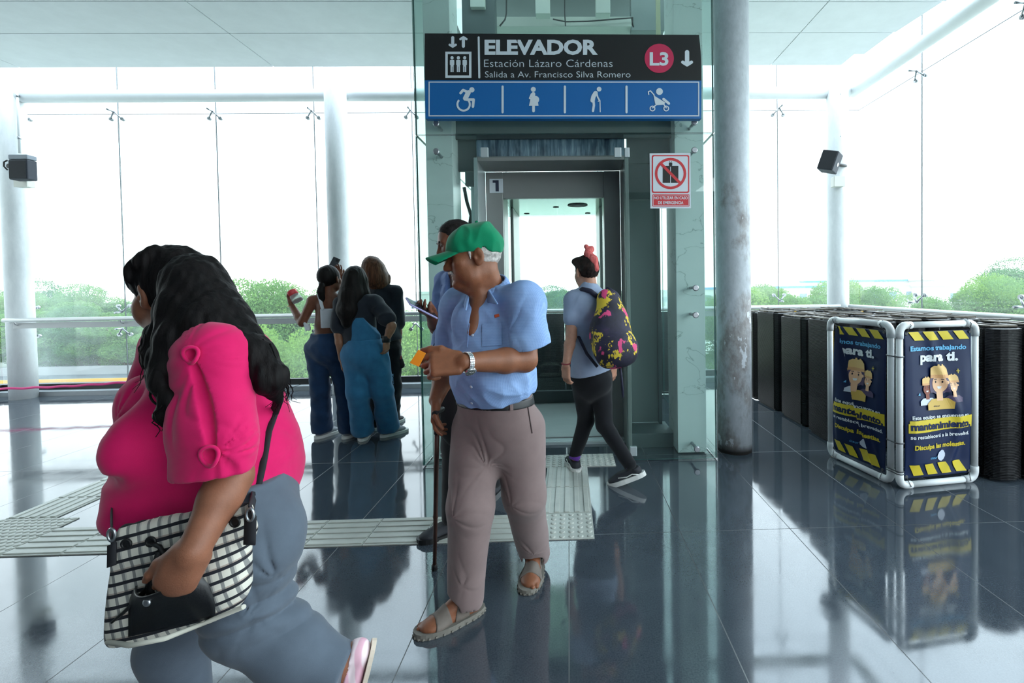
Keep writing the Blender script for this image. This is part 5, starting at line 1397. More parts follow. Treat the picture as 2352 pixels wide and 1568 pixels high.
# ================================================================== the woman in the pink blouse
def pink_woman():
    J = P; t = thing('person', 'woman with long black hair in bright pink blouse and grey trousers striding left', 'person', G(480, 1740))
    sk = skin('brown_skin', (138, 90, 68)); f = U((-.985, .17, 0)); r = U(np.cross(f, (0, 0, 1)))
    Bx = np.stack([r, f, (0, 0, 1)], 1)
    sl, el, wl = J(497, 824, 1.20), J(531, 1095, 1.15), J(446, 1262, 1.05)
    sr = J(400, 800, 1.58)
    c = J(398, 668, 1.42); HR = frame3((-.93, .30, -.20), (-.2, 0, 1))
    nb = J(470, 765, 1.42)
    hl, hr = J(566, 1225, 1.33), J(520, 1225, 1.50)
    kl, al = J(548, 1418, 1.30), J(772, 1518, 1.34)
    kr, ar = J(400, 1480, 1.50), G(402, 1700) + V3(0, 0, .09); ar[1] = 1.50
    v = Vol((-1.42, .95, -.0), (-.40, 1.82, 1.60), .0046)
    L = head(v, c, HR, 1.0, fem=True)
    for q in (-1, 1): v.add(ell(L(q * .042, .05, -.045), (.028, .03, .035)), .03)
    v.add(cone(L(0, -.02, -.08), nb, .058, .075), .03)
    v.add(cone(nb, J(470, 1100, 1.4), .11, .16), .05); v.add(cone(nb, sl, .06, .06), .04); v.add(cone(nb, sr, .06, .06), .04)
    chain(v, [sl, el], [.056, .043], .02); chain(v, [el, el + (wl - el) * .3, wl], [.041, .041, .031], .02)
    sr2, er2, wr2 = sr, J(330, 1010, 1.66), J(300, 1180, 1.60); chain(v, [sr2, er2], [.064, .05], .02); chain(v, [er2, wr2], [.05, .034], .02)
    hand(v, wr2, (-.2, -.1, -1), (.2, -1, 0), 1, .95)
    hd = U(J(396, 1352, 1.055) - wl)
    hand(v, wl, hd, (-.28, .94, 0), -1, .98, curls=[(.35, .5, .3)] * 4, r=.0095, td=(hd * .8 + V3(-.55, 0, .15), hd * .95 + V3(-.2, .1, 0)))
    v.add(ell(wl + hd * .055 + V3(0, -.012, 0), (.035, .018, .05), frame3(hd, (0, -1, 0))[:, [0, 2, 1]]), .025)
    chain(v, [hl, kl, al], [.10, .065, .045], .03); chain(v, [hr, kr, ar], [.10, .065, .045], .03); v.add(cone(hl, hr, .1, .1), .03)
    foot(v, ar, (-1, .1, 0), .92)
    dfl = U((-.30, .04, -1)); foot(v, al, dfl, .9, up=(-1, -.35, .3))
    body = v.build('body', sk, t)
    # ------------------------------------------------ blouse
    mp = cloth('pink_jersey', (206, 22, 94), .06, 900, .75, .15)
    v = Vol((-1.42, .95, .55), (-.40, 1.82, 1.34), .0046); S_ = Vol((-1.42, .95, .55), (-.40, 1.82, 1.34), .0046)
    v.add(cone(J(500, 850, 1.41), J(500, 1010, 1.41), .150, .165, (f, .98)), .03)          # upper back
    v.add(cone(J(510, 1000, 1.41), J(495, 1110, 1.41), .172, .168), .05)
    for q, Yq in ((0, 1.28), (1, 1.52)): v.add(ell(J(342, 1022, Yq), (.070, .115, .100)), .06)  # bust
    v.add(cone(J(345, 920, 1.40), J(345, 1010, 1.40), .075, .075), .06)
    v.add(cone(J(405, 1085, 1.40), J(408, 1140, 1.40), .122, .132, (r, 1.36)), .045)         # belly
    v.add(ell(J(600, 1090, 1.41), (.08, .17, .12)), .08)                                     # lower back
    v.add(cone(J(455, 790, 1.42), sl, .07, .085), .05); v.add(cone(J(455, 790, 1.42), sr, .07, .085), .05)
    # sleeve draped over the near arm
    S_.add(cone(sl + V3(-.01, -.0, -.01), J(500, 1000, 1.14), .086, .090, (U(r), .80)), .04)
    S_.add(cone(J(486, 990, 1.13), J(490, 1082, 1.13), .088, .094, (U(r), .72)), .03)
    S_.clip(J(515, 1086, 1.13), (.10, .0, -1), .004)
    S_.cut(cone(J(508, 1110, 1.15), J(502, 1040, 1.15), .068, .058), .006)
    srE = J(352, 960, 1.66); S_.add(cone(sr, srE, .085, .09), .04)
    v.clip(J(400, 1206, 1.34), U(V3(-.10, 0, -1)), .03)
    
    v.clip(J(600, 1162, 1.25), U(V3(.62, -.1, -.78)), .012)
    # under-bust and belly creases
    def crease(p, q, R_, dep):
        v.cut(cone(p, q, R_, R_), .03)
    for Yn in (1.16,):
        pts = [J(232, 1088, 1.36), J(262, 1106, 1.20), J(330, 1112, 1.135), J(400, 1090, 1.115), J(440, 1075, 1.12)]
        for a_, b_ in zip(pts, pts[1:]): v.cut(cone(a_ + V3(0, -.012, 0), b_ + V3(0, -.012, 0), .010, .010), .022)
        pts = [J(262, 1010, 1.17), J(340, 1001, 1.135), J(420, 994, 1.13)]
        for a_, b_ in zip(pts, pts[1:]): v.cut(cone(a_ + V3(0, -.004, 0), b_ + V3(0, -.004, 0), .004, .004), .014)
    w = wave3(41, 20, 6, (.6, .6, 1.6)); w2 = wave3(42, 52, 6, (.5, .5, 1.4))
    v.disp(lambda x, y, z: .004 * w(x, y, z) + .0015 * w2(x, y, z), .03)
    v.disp(folds(J(640, 1060, 1.3), (0, -1, 0), 6, .007, .05, .26, .4, 1.5), .03)
    v.disp(folds(J(590, 1165, 1.25), (0, -1, 0), 9, .008, .02, .22, .1, 1.5), .03)
    v.disp(folds(J(255, 965, 1.3), (.3, -1, 0), 6, .008, .02, .20, .7, 1.5), .03)
    # sleeve gathers radiate from the two rings
    k1, k2 = J(440, 815, 1.115), J(483, 1047, 1.045)
    S_.disp(folds(k1, (-.1, -1, 0), 11, .020, .02, .30, .2, 1.3), .03); S_.disp(folds(k2, (0, -1, 0), 10, .009, .02, .16, .9, 1.3), .03)
    w3 = wave3(44, 12, 5, (1.6, 1, .5)); S_.disp(lambda x, y, z: .010 * w3(x, y, z), .03)
    v.f = smin(v.f, S_.f, .020)
    v.cut(cone(nb + V3(-.05, -.0, .12), nb + V3(-.01, 0, .0), .085, .075), .006); v.cut(cone(nb + V3(-.05, 0, .03), J(355, 860, 1.40), .075, .02), .01)
    tmp = v.build('blouse', mp, t); pth = []
    for s_ in np.linspace(0, 1, 25):
        p_, n_ = ray_hit(tmp, 444 + 39 * s_ + 6 * math.sin(3 * s_), 838 + 190 * s_)
        if p_ is not None: pth.append(p_)
    q1, q2 = ray_hit(tmp, 440, 815)[0], ray_hit(tmp, 483, 1047)[0]; k1 = q1 if q1 is not None else k1; k2 = q2 if q2 is not None else k2
    bpy.data.objects.remove(tmp)
    for i in range(len(pth) - 1):
        wd = .002 + .0045 * math.sin(PI * (i + .5) / (len(pth) - 1)); q0, q1 = pth[i], pth[i + 1]
        v.cut(cone(q0 + V3(0, .004, 0), q1 + V3(0, .004, 0), wd + .004, wd + .004), .006)
    for kp, rad in ((k1, .0125), (k2, .014)):
        v.cut(ell(kp, (rad, .022, rad * 1.15)), .004)
    bl = v.build('blouse', mp, t)
    for kp, px, py, rad in ((k1, 440, 815, .016), (k2, 483, 1047, .0185)):
        hs_ = [ray_hit(bl, px + 17 * math.cos(a), py + 19 * math.sin(a))[0] for a in np.linspace(0, 2 * PI, 9)[:-1]]; hs_ = [q[1] for q in hs_ if q is not None]; p0 = kp * 1.0
        p0 = kp + V3(0, -.003, 0)
        m = MB(); m.tube([p0 + V3(rad * math.cos(a), .004 * math.sin(2 * a), rad * 1.15 * math.sin(a)) for a in np.linspace(0, 2 * PI, 25)[:-1]], .0042, 10, closed=True); m.build('ring', mp, bl)
    # ------------------------------------------------ trousers
    mt_ = cloth('grey_stretch_trousers', (86, 96, 108), .08, 800, .8, .2)
    v = Vol((-1.42, .95, -.0), (-.30, 1.82, .92), .0048)
    v.add(cone(J(545, 1150, 1.41), J(540, 1190, 1.41), .155, .175), .03)
    for q in (1.33, 1.50): v.add(ell(J(568, 1160, q), (.090, .11, .14)), .06)
    chain(v, [hl, J(592, 1240, 1.30)], [.125, .108], .05)
    chain(v, [J(574, 1225, 1.32), kl + V3(.02, 0, .0), J(672, 1492, 1.315), J(818, 1562, 1.34)], [.120, .088, .082, .068], .04)
    chain(v, [hr, kr, ar + V3(0, 0, .02)], [.120, .088, .075], .04)
    v.clip(J(560, 1078, 1.4), U(V3(0, 0, 1))); v.clip((0, 0, .05), (0, 0, -1))
    v.clip(J(806, 1510, 1.34), U(V3(.95, 0, -.31)), .004)
    for kp, nn, am, r1 in ((J(640, 1330, 1.25), 6, .012, .22), (J(560, 1430, 1.2), 8, .010, .2), (J(660, 1260, 1.2), 5, .006, .14)): v.disp(folds(kp, (0, -1, 0), nn, am, .02, r1, .4, 1.5), .03)
    # bunched folds behind the knee
    d_ = U(kl - hl)
    def bunch(x, y, z):
        q = (x - hl[0]) * d_[0] + (y - hl[1]) * d_[1] + (z - hl[2]) * d_[2]; L_ = np.linalg.norm(kl - hl)
        g_ = np.exp(-((q - L_ * .78) / (L_ * .30)) ** 2); return -.010 * g_ * np.abs(np.sin(q * 62 + 14 * (x + .4))) 
    v.disp(lambda x, y, z: 1.5 * bunch(x, y, z), .03); w = wave3(46, 16); v.disp(lambda x, y, z: .005 * w(x, y, z), .03)
    v.build('trousers', mt_, t)
    # shoe: pink slip-on of the trailing foot, and the leading one
    mps = M('pink_striped_canvas', (232, 196, 206), .8); wv_ = mps.n('ShaderNodeTexWave'); wv_.inputs['Scale'].default_value = 9; wv_.inputs['Distortion'].default_value = 2.5
    mps.l(mps.coord((1, 1, 1)), wv_.inputs['Vector']); mps.base(mps.ramp(wv_.outputs['Fac'], [(.3, (226, 176, 192)), (.6, (238, 216, 220))])); mps = mps.m
    mpo = M('cream_sole', (222, 206, 188), .7).m
    for a_, d__, up_ in ((al, dfl, (-1, -.35, .3)), (ar, (-1, .1, 0), (0, 0, 1))):
        v = Vol(a_ - .27, a_ + .27, .0045); Rf = foot(v, a_, d__, .92, r=1.10, up=up_)
        v.clip(a_ + Rf[:, 2] * -.030, Rf[:, 2]); v.cut(ell(a_ + Rf[:, 2] * .025, (.05, .05, .05)), .01)
        sh = v.build('shoe', mps, t); sole('sole', mpo, sh, a_ + Rf[:, 2] * -.092, Rf, .250, .092, 0.0, .012, .062)
    # ------------------------------------------------ long black hair
    mh = hairmat('black_hair', (9, 8, 9), (22, 18, 18), .55, (60, 60, 7))
    v = Vol((-1.36, 1.05, .95), (-.50, 1.80, 1.60), .0042)
    E = lambda p, rr, k=.03: v.add(ell(L(*p), rr, HR), k)
    E((0, -.012, .030), (.086, .106, .098), .0); E((0, -.050, -.01), (.084, .075, .10))
    E((0, .06, .062), (.060, .050, .045), .04)
    # fall over the back and the near shoulder
    for pts, rr in (([J(450, 640, 1.35), J(505, 740, 1.29), J(572, 815, 1.23), J(618, 868, 1.22), J(640, 918, 1.26)], [.070, .070, .050, .038, .010]),
                    ([J(440, 660, 1.31), J(470, 745, 1.24), J(535, 800, 1.22), J(595, 850, 1.24)], [.065, .060, .045, .025]),
                    ([J(432, 640, 1.31), J(420, 720, 1.26), J(400, 785, 1.20), J(385, 850, 1.17)], [.050, .055, .038, .024]),
                    ([J(396, 715, 1.30), J(378, 770, 1.26), J(364, 820, 1.22), J(372, 880, 1.18)], [.022, .032, .026, .020]),
                    ([J(440, 640, 1.48), J(500, 740, 1.50), J(570, 830, 1.5)], [.07, .07, .045]),
                    ([J(382, 830, 1.18), J(366, 880, 1.15), J(388, 920, 1.135), J(366, 955, 1.13), J(378, 982, 1.13)], [.024, .018, .016, .011, .003]),
                    ([J(352, 585, 1.36), J(322, 600, 1.35), J(304, 618, 1.35), J(303, 634, 1.35), J(313, 642, 1.35)], [.022, .016, .010, .006, .003]),
                    ([J(352, 760, 1.25), J(338, 810, 1.23), J(350, 860, 1.20), J(352, 905, 1.17)], [.012, .011, .008, .003])):
        chain(v, pts, rr, .022)
    v.cut(ell(L(.0, .112, -.025), (.075, .075, .095), HR), .01)                              # face left free
    v.cut(cone(L(-.075, .06, -.02), L(-.09, .075, -.09), .030, .035), .012)
    wa_, wb_ = wave3(51, 95, 8, (1, 1, .22)), wave3(52, 240, 8, (1, 1, .16))
    v.disp(lambda x, y, z: .0065 * wa_(x, y, z) + .0030 * wb_(x, y, z), .02)
    hair = v.build('hair', mh, t)
    rn = random.Random(9); m = MB()
    def lock(pts, r0, n=1, jit=.012):
        for _ in range(n):
            o = np.array([rn.gauss(0, jit) for _ in range(3)]); pp = []; 
            for i in range(len(pts) - 1):
                for s_ in np.linspace(0, 1, 6)[:-1]:
                    q = pts[i] * (1 - s_) + pts[i + 1] * s_; pp.append(q + o + V3(.0035 * math.sin(i * 1.3 + 4 * s_ + o[0] * 300), 0, .001 * math.cos(5 * s_ + i)))
            pp.append(pts[-1] + o * 2); m.tube(pp, list(np.linspace(r0, r0 * .25, len(pp))), 6)
    lock([J(372, 860, 1.17), J(360, 900, 1.14), J(384, 930, 1.125), J(364, 960, 1.12), J(386, 985, 1.12)], .0035, 9, .006)
    lock([J(350, 760, 1.24), J(334, 800, 1.22), J(346, 840, 1.2), J(338, 880, 1.18)], .0022, 10, .008)
    lock([J(590, 790, 1.22), J(628, 855, 1.23), J(650, 900, 1.26), J(640, 928, 1.28)], .0026, 16, .008)
    lock([J(520, 720, 1.25), J(570, 780, 1.22), J(612, 830, 1.22), J(640, 880, 1.24), J(650, 915, 1.26)], .0022, 16, .010)
    m.build('loose_strands', mh, hair)['kind'] = 'stuff'
    # ------------------------------------------------ the checked shoulder bag
    bt = thing('handbag', 'black and white checked shoulder bag with a black outside pocket on the woman’s hip', 'bag', J(410, 1480, 1.07))
    mb_ = M('checked_cotton', (206, 202, 190), .85)
    co = mb_.coord((1, 1, 1), (0, .23, 0)); sp_ = mb_.n('ShaderNodeSeparateXYZ'); mb_.l(co, sp_.inputs[0])
    def band(sock, per, wd, off):
        q = mb_.math('MODULO', mb_.math('ADD', sock, 10 + off), per); return mb_.math('LESS_THAN', q, wd)
    hz, hz2 = band(sp_.outputs['Z'], .0235, .0072, 0), band(sp_.outputs['Z'], .047, .0035, .0165)
    sxy = mb_.math('ADD', sp_.outputs['X'], mb_.math('MULTIPLY', sp_.outputs['Y'], .35)); vz, vz2 = band(sxy, .0235, .007, 0), band(sxy, .047, .0035, .0165)
    cl_ = mb_.mix(mb_.math('MULTIPLY', hz2, .55), (208, 204, 192), (120, 84, 70)); cl_ = mb_.mix(mb_.math('MULTIPLY', vz, .72), cl_, (70, 76, 84)); cl_ = mb_.mix(mb_.math('MULTIPLY', vz2, .3), cl_, (90, 92, 100))
    cl_ = mb_.mix(hz, cl_, (24, 26, 34)); mb_.base(cl_); mb_.bump(mb_.noise(700, 2), .2, .001); mb_ = mb_.m
    Yb0, Yb1 = 1.06, 1.20
    out_ = [(250, 1478), (247, 1400), (252, 1300), (262, 1240), (300, 1213), (430, 1200), (540, 1175), (572, 1168), (580, 1230), (581, 1340), (562, 1392), (470, 1430), (380, 1470), (300, 1484)]
    v = Vol(J(235, 1495, Yb0) * V3(1, 1, 1) - V3(.05, .07, .06), J(590, 1155, Yb1) + V3(.05, .06, .05), .0036)
    ctr = [(330, 1420), (330, 1300), (440, 1370), (450, 1290), (500, 1320), (520, 1260)]
    for (x0, y0), (x1, y1), rr in (((300, 1440), (300, 1275), .052), ((380, 1415), (390, 1265), .066), ((470, 1370), (480, 1245), .066), ((530, 1335), (528, 1225), .050)):
        v.add(cone(J(x0, y0, 1.135), J(x1, y1, 1.145), rr, rr * .8, ((0, 1, 0), .80)), .05)
    a_, b_ = J(290, 1236, 1.14), J(560, 1188, 1.145)
    for k in range(8): 
        s_ = k / 7; p_ = a_ * (1 - s_) + b_ * s_; v.add(cone(p_ + V3(0, 0, -.03), p_ + V3(0, 0, .012), .030, .022, ((0, 1, 0), .9)), .02)
    v.clip(J(400, 1461, 1.09), U(V3(.22, 0, -1)), .012); v.clip(J(248, 1400, 1.12), U(V3(-1, 0, .05)), .02); v.clip(J(580, 1300, 1.12), U(V3(1, 0, .0)), .03)
    w = wave3(61, 26); v.disp(lambda x, y, z: .005 * w(x, y, z), .03); v.disp(folds(J(430, 1215, 1.03), (0, -1, 0), 9, .008, .01, .12, .3, 1.5), .03)
    bag = v.build('bag_body', mb_, bt)
    def onb(px, py, off):
        p_, n_ = ray_hit(bag, px, py)
        return (p_ + V3(0, -1, 0) * off, n_) if p_ is not None else (J(px, py, 1.02), V3(0, -1, 0))
    # black pocket with its mouth held open by the hand
    L0, L1 = [(298, 1460), (300, 1412), (306, 1368), (324, 1336)], [(497, 1414), (499, 1380), (493, 1335), (472, 1296)]
    def pk(a, b):
        i = min(2, int(b * 3)); s_ = b * 3 - i; l = np.array(L0[i]) * (1 - s_) + np.array(L0[i + 1]) * s_; q = np.array(L1[i]) * (1 - s_) + np.array(L1[i + 1]) * s_
        e_ = l * (1 - a) + q * a; p_, n_ = onb(e_[0], e_[1] + 10 * math.sin(PI * a) * b, .004)
        return p_ + V3(0, -.066 * math.sin(PI * min(1, max(0, a * .9 + .03))) ** .8 * b ** 1.5, 0)
    mlt = M('black_leather', (15, 16, 19), .42, spec=.5); mlt.bump(mlt.noise(180, 4), .3, .002); mlt = mlt.m
    m = MB(); m.grid(20, 16, pk); pck = m.build('pocket', mlt, bt); pck.modifiers.new('t', 'SOLIDIFY').thickness = .004
    p_ = np.array(pk(.42, .80)); m = MB(); m.lathe(p_ + V3(0, -.003, 0), [(.0085, 0), (.0085, .002), (.004, .004)], axis=(-.05, -1, .1), n=18); m.build('stud', msteel, pck)
    for (x, y) in ((292, 1248), (348, 1243), (541, 1198), (500, 1206)):
        p_, n_ = onb(x, y, .002); m = MB(); m.tube([p_ + V3(.010 * math.cos(a), 0, .010 * math.sin(a)) for a in np.linspace(0, 2 * PI, 17)[:-1]], .003, 8, closed=True); m.lathe(p_, [(.009, -.002), (.009, .001)], axis=(0, -1, 0), n=14); m.build('eyelet', mblack, bt)
    m = MB(); pts = [onb(x, y, .006)[0] for x, y in ((350, 1243), (372, 1252), (380, 1268), (366, 1300), (345, 1345), (318, 1375), (290, 1402), (262, 1425))]; m.tube(pts, [.004, .005, .006, .006, .006, .005, .004, .003], 8)
    pts = [onb(x, y, .006)[0] for x, y in ((372, 1262), (360, 1300), (350, 1350), (352, 1362))]; m.tube(pts, .007, 8); m.build('drawstring', mblack, bt)
    m = MB(); pts = [onb(x, y, .0)[0] for x, y in ((247, 1474), (300, 1482), (380, 1466), (470, 1430), (560, 1393))]; m.tube(pts, .005, 8); m.build('piping', M('pale_piping', (190, 188, 176), .8).m, bt)
    def ribbon(pts, w_, name):
        m = MB(); P_ = [np.array(p) for p in pts]
        def g_(a, b):
            k = min(len(P_) - 2, int(a * (len(P_) - 1))); s_ = a * (len(P_) - 1) - k; p = P_[k] * (1 - s_) + P_[k + 1] * s_; d = U(P_[k + 1] - P_[k]); sd = U(np.cross(d, (0, 1, 0))); return p + sd * (b - .5) * w_
        m.grid(6 * (len(P_) - 1), 2, g_); o = m.build(name, M('black_webbing', (30, 30, 36), .75).m, bt); o.modifiers.new('t', 'SOLIDIFY').thickness = .003
    bp = lambda x, y, Y: J(x, y, Y)
    def onw(px, py, Yd):
        p_, n_ = ray_hit(bl, px, py); return p_ + V3(0, -.007, 0) if p_ is not None else J(px, py, Yd)
    ribbon([J(574, 1250, 1.11), J(577, 1172, 1.11), onw(590, 1130, 1.14), onw(606, 1060, 1.16), onw(618, 990, 1.18), onw(634, 945, 1.22), J(646, 905, 1.33), J(640, 860, 1.42), J(600, 800, 1.5)], .026, 'strap')
    ribbon([J(258, 1300, 1.10), J(259, 1240, 1.12), J(258, 1180, 1.22), J(252, 1110, 1.36), J(262, 1040, 1.62), J(330, 900, 1.66)], .020, 'strap')
    for x, y, Y in ((577, 1180, 1.105), (260, 1226, 1.12)):
        m = MB(); q = J(x, y, Y); m.tube([q + V3(.008 * math.cos(a), -.004, .014 * math.sin(a)) for a in np.linspace(0, 2 * PI, 17)[:-1]], .003, 8, closed=True); m.build('clip_ring', msteel, bt)
pink_woman()
# ================================================================== the other people
def figure(label, base, skn, c, HR, hs, nb, f, S_, E_, W_, H_, K_, A_, D_, h=.007, k=1.0, hands=None, torso_r=(.115, .10, .13), feet=True, fat=1.0, extra=None):
    """S,E,W,H,K,A: (left, right) shoulder, elbow, wrist, hip, knee, ankle; D: foot directions"""
    t = thing('person', label, 'person', base)
    pts = np.array([c, nb] + list(S_) + list(E_) + list(W_) + list(H_) + list(K_) + list(A_))
    lo, hi = pts.min(0) - .30, pts.max(0) + .30; lo[2] = max(lo[2], -.01)
    v = Vol(lo, hi, h); L = head(v, c, HR, hs)
    v.add(cone(L(0, -.02, -.07), nb, .054 * k, .058 * k), .02)
    pel = (H_[0] + H_[1]) / 2; mid = nb * .45 + pel * .55
    v.add(cone(nb + V3(0, 0, -.10), mid, torso_r[0], torso_r[1], (f, .72)), .04); v.add(cone(mid, pel, torso_r[1], torso_r[2], (f, .8)), .04)
    for s_, e_, w_ in zip(S_, E_, W_):
        v.add(cone(nb + V3(0, 0, -.02), s_, .05 * k, .048 * k), .03)
        chain(v, [s_, e_], [.047 * k * fat, .039 * k * fat], .015); chain(v, [e_, e_ + (w_ - e_) * .3, w_], [.038 * k * fat, .038 * k * fat, .026 * k], .012)
    for h_, k_, a_, d_ in zip(H_, K_, A_, D_):
        chain(v, [h_, k_, a_], [.080 * k, .052 * k, .036 * k], .02)
    for hd in hands or []: hand(v, *hd[0], **hd[1])
    if extra: extra(v, L)
    v.build('body', skn, t); return t, L
def garment(name, mat, parent, lo, hi, h, build):
    v = Vol(np.array(lo, float), np.array(hi, float), h); build(v); return v.build(name, mat, parent)
def shoe(parent, a_, d_, mat, solemat, s_=1.0, up=(0, 0, 1), top=-.028, L_=.27, h=.006, stripe=None):
    v = Vol(np.array(a_) - .27, np.array(a_) + .27, h); R_ = foot(v, a_, d_, s_, r=1.08, up=up); v.clip(a_ + R_[:, 2] * top, R_[:, 2]); v.clip(a_ + R_[:, 2] * -.088, -R_[:, 2])
    o = v.build('shoe', mat, parent)
    sole('sole', solemat, o, np.array(a_) - R_[:, 2] * .100, R_, L_ + .012, .113, 0, .030, .081)
    if stripe:
        m = MB(); 
        for q in (-1, 1): m.tube([a_ + R_[:, 0] * q * .041 + R_[:, 1] * y + R_[:, 2] * z for y, z in ((-.04, -.07), (.0, -.055), (.04, -.062), (.10, -.05))], .004, 6)
        m.build('side_stripe', stripe, o)
    return o
msole = M('white_rubber_sole', (206, 206, 202), .6).m; mdks = M('dark_canvas_shoe', (32, 34, 40), .75).m; mgks = M('grey_canvas_shoe', (128, 132, 138), .75).m
sk2 = skin('medium_skin', (150, 106, 82)); sk3 = skin('light_skin', (176, 130, 108)); sk4 = skin('deep_tan_skin', (112, 70, 52))

def man_phone():
    J = P; f = U((-.80, -.60, 0)); r = U(np.cross(f, (0, 0, 1)))
    c = J(1044, 556, 2.80); HR = frame3((-.86, -.42, -.30), (-.2, 0, 1)); nb = J(1062, 625, 2.84)
    S_ = (J(1098, 648, 2.68), J(1024, 648, 2.96)); E_ = (J(1085, 760, 2.62), J(1004, 752, 2.86)); W_ = (J(1010, 800, 2.55), J(990, 722, 2.62))
    H_ = (J(1092, 860, 2.82), J(1042, 860, 2.92)); K_ = (J(1120, 990, 2.86), J(1048, 1020, 2.78)); A_ = (J(1134, 1098, 3.02), G(1042, 1222) + V3(0, 0, .095)); D_ = (U((-.7, -.6, -.45)), U((-.8, -.6, 0)))
    hd = U(J(962, 706, 2.46) - W_[1])
    t, L = figure('man in blue shirt looking down at his phone behind the older man', G(1070, 1200), sk4, c, HR, 1.0, nb, f, S_, E_, W_, H_, K_, A_, D_, .0062, 1.0, fat=1.1,
        hands=[((W_[1], hd, (.25, .1, 1), -1), dict(s=1.0, curls=[(.35, .6, .4), (.3, .5, .4), (.3, .5, .4), (.35, .6, .4)], r=.0098, td=(hd * .8 + V3(.25, -.2, .5), hd + V3(.1, -.1, .25)))), ((W_[0], (-.8, -.3, -.3), (0, .6, -.8), -1), dict(curl=(.5, .8, .5)))])
    mh = hairmat('short_dark_hair', (20, 17, 16), (40, 34, 32), .5, (60, 60, 60))
    def hb(v):
        v.add(ell(L(0, -.022, .036), (.081, .103, .090), HR)); v.clip(L(0, .055, .062), HR @ V3(0, .82, -.57), .01); v.clip(L(0, -.03, -.035), HR @ V3(0, .5, -.85), .01)
        for q in (-1, 1): v.cut(ell(L(q * .08, .005, -.01), (.03, .03, .045), HR), .006)
        w = wave3(71, 200, 8); v.disp(lambda x, y, z: .003 * w(x, y, z), .012)
    garment('hair', mh, t, c - .16, c + .17, .0045, hb)
    def eb(v):
        for q in (-1, 1): chain(v, [L(q * .014, .089, .016), L(q * .03, .088, .021), L(q * .045, .076, .015)], [.004, .005, .003], .003)
    garment('eyebrows', mh, t, L(0, .08, .02) - .07, L(0, .08, .02) + .07, .003, eb); ball_eyes(t, L, HR, 1.0)
    ms = cloth('blue_cotton_shirt', (104, 128, 178), .08, 700)
    def sb(v):
        v.add(cone(nb + V3(0, 0, -.13), J(1066, 800, 2.84), .152, .165, (f, .76)), .03); v.add(cone(nb + V3(0, .0, -.04), S_[0], .07, .068), .04); v.add(cone(nb + V3(0, 0, -.04), S_[1], .07, .068), .04)
        v.add(ell(J(1040, 790, 2.76), (.12, .12, .13)), .05)
        for s_, e_ in zip(S_, E_): v.add(cone(s_, s_ + (e_ - s_) * .72, .064, .066), .03)
        v.cut(cone(nb + V3(-.02, -.01, .1), nb + V3(-.02, -.02, .0), .07, .06), .005); v.cut(cone(nb + V3(-.06, -.05, .02), J(1036, 720, 2.70), .04, .006), .004)
        v.clip(J(1060, 862, 2.8), (0, 0, -1), .01); w = wave3(72, 26); v.disp(lambda x, y, z: .007 * (np.abs(w(x, y, z) * 2) - .5), .03)
    sh = garment('shirt', ms, t, nb - V3(.42, .42, .85), nb + V3(.35, .35, .2), .006, sb)
    def cb(v):
        for q in (-1, 1):
            a0, a1, tip = nb + q * r * .055 - f * .02 + V3(0, 0, .035), nb + q * r * .045 + f * .055 + V3(0, 0, .0), nb + q * r * .085 + f * .09 + V3(0, 0, -.075)
            for s_ in np.linspace(0, 1, 8): v.add(cone(a0 * (1 - s_) + a1 * s_, (a0 + q * r * .03 + V3(0, 0, -.05)) * (1 - s_) + tip * s_, .005, .005), .006)
        pts = [nb - f * .065 * math.cos(a) + r * .065 * math.sin(a) + V3(0, 0, .04) for a in np.linspace(-1.6, 1.6, 9)]; chain(v, pts, [.012] * 9, .006)
    garment('collar', ms, sh, nb - .17, nb + .14, .0045, cb)
    for px, py in ((1027, 682), (1020, 713), (1013, 747), (1008, 782)):
        p_, n_ = ray_hit(sh, px, py)
        if p_ is not None: m = MB(); m.lathe(p_, [(.006, -.001), (.006, .002)], axis=n_, n=10); m.build('button', mwhite, sh)
    mt_ = cloth('black_trousers', (26, 27, 30), .1, 700)
    def tb(v):
        v.add(cone(J(1066, 850, 2.86), J(1066, 900, 2.87), .152, .155, (f, .8)), .03)
        for h_, k_, a_ in zip(H_, K_, A_): chain(v, [h_, k_, a_], [.10, .078, .064], .03)
        v.clip(J(1060, 850, 2.8), (0, 0, 1)); w = wave3(73, 22); v.disp(lambda x, y, z: .006 * w(x, y, z), .03)
    garment('trousers', mt_, t, (-.80, 2.35, .02), (-.20, 3.30, 1.0), .007, tb)
    shoe(t, A_[1], D_[1], mdks, mblack, 1.0); shoe(t, A_[0], D_[0], mdks, M('grey_tread', (70, 72, 74), .7).m, 1.0, up=(-.35, -.2, .9))
    # phone
    ph = thing('phone', 'pale lilac phone held out by the man in the blue shirt', 'phone', J(966, 706, 2.48))
    a_, b_ = J(936, 691, 2.43), J(1000, 724, 2.55); d = U(b_ - a_); w_ = U(np.cross(d, (.35, -.30, .9))); n_ = np.cross(w_, d); L_ = np.linalg.norm(b_ - a_)
    m = MB(); m.obox((a_ + b_) / 2, (.037, L_ / 2, .0045), Matrix(np.stack([w_, d, n_], 1).tolist()), .003); m.build('case', M('lilac_case', (172, 168, 214), .4).m, ph)
    m = MB(); m.obox((a_ + b_) / 2 + n_ * (.0052 if n_[2] > 0 else -.0052), (.034, L_ / 2 - .004, .0006), Matrix(np.stack([w_, d, n_], 1).tolist())); m.build('screen', M('dark_screen', (30, 32, 40), .15).m, ph)
    # black shoulder bag
    bg_ = thing('shoulder_bag', 'black rounded bag hanging at the hip of the man with the phone', 'bag', J(1030, 1030, 2.55))
    def bb(v):
        v.add(ell(J(1046, 955, 2.56), (.095, .05, .165)), 0); v.add(ell(J(1052, 920, 2.57), (.09, .045, .12)), .05); w = wave3(74, 30); v.disp(lambda x, y, z: .005 * w(x, y, z), .02)
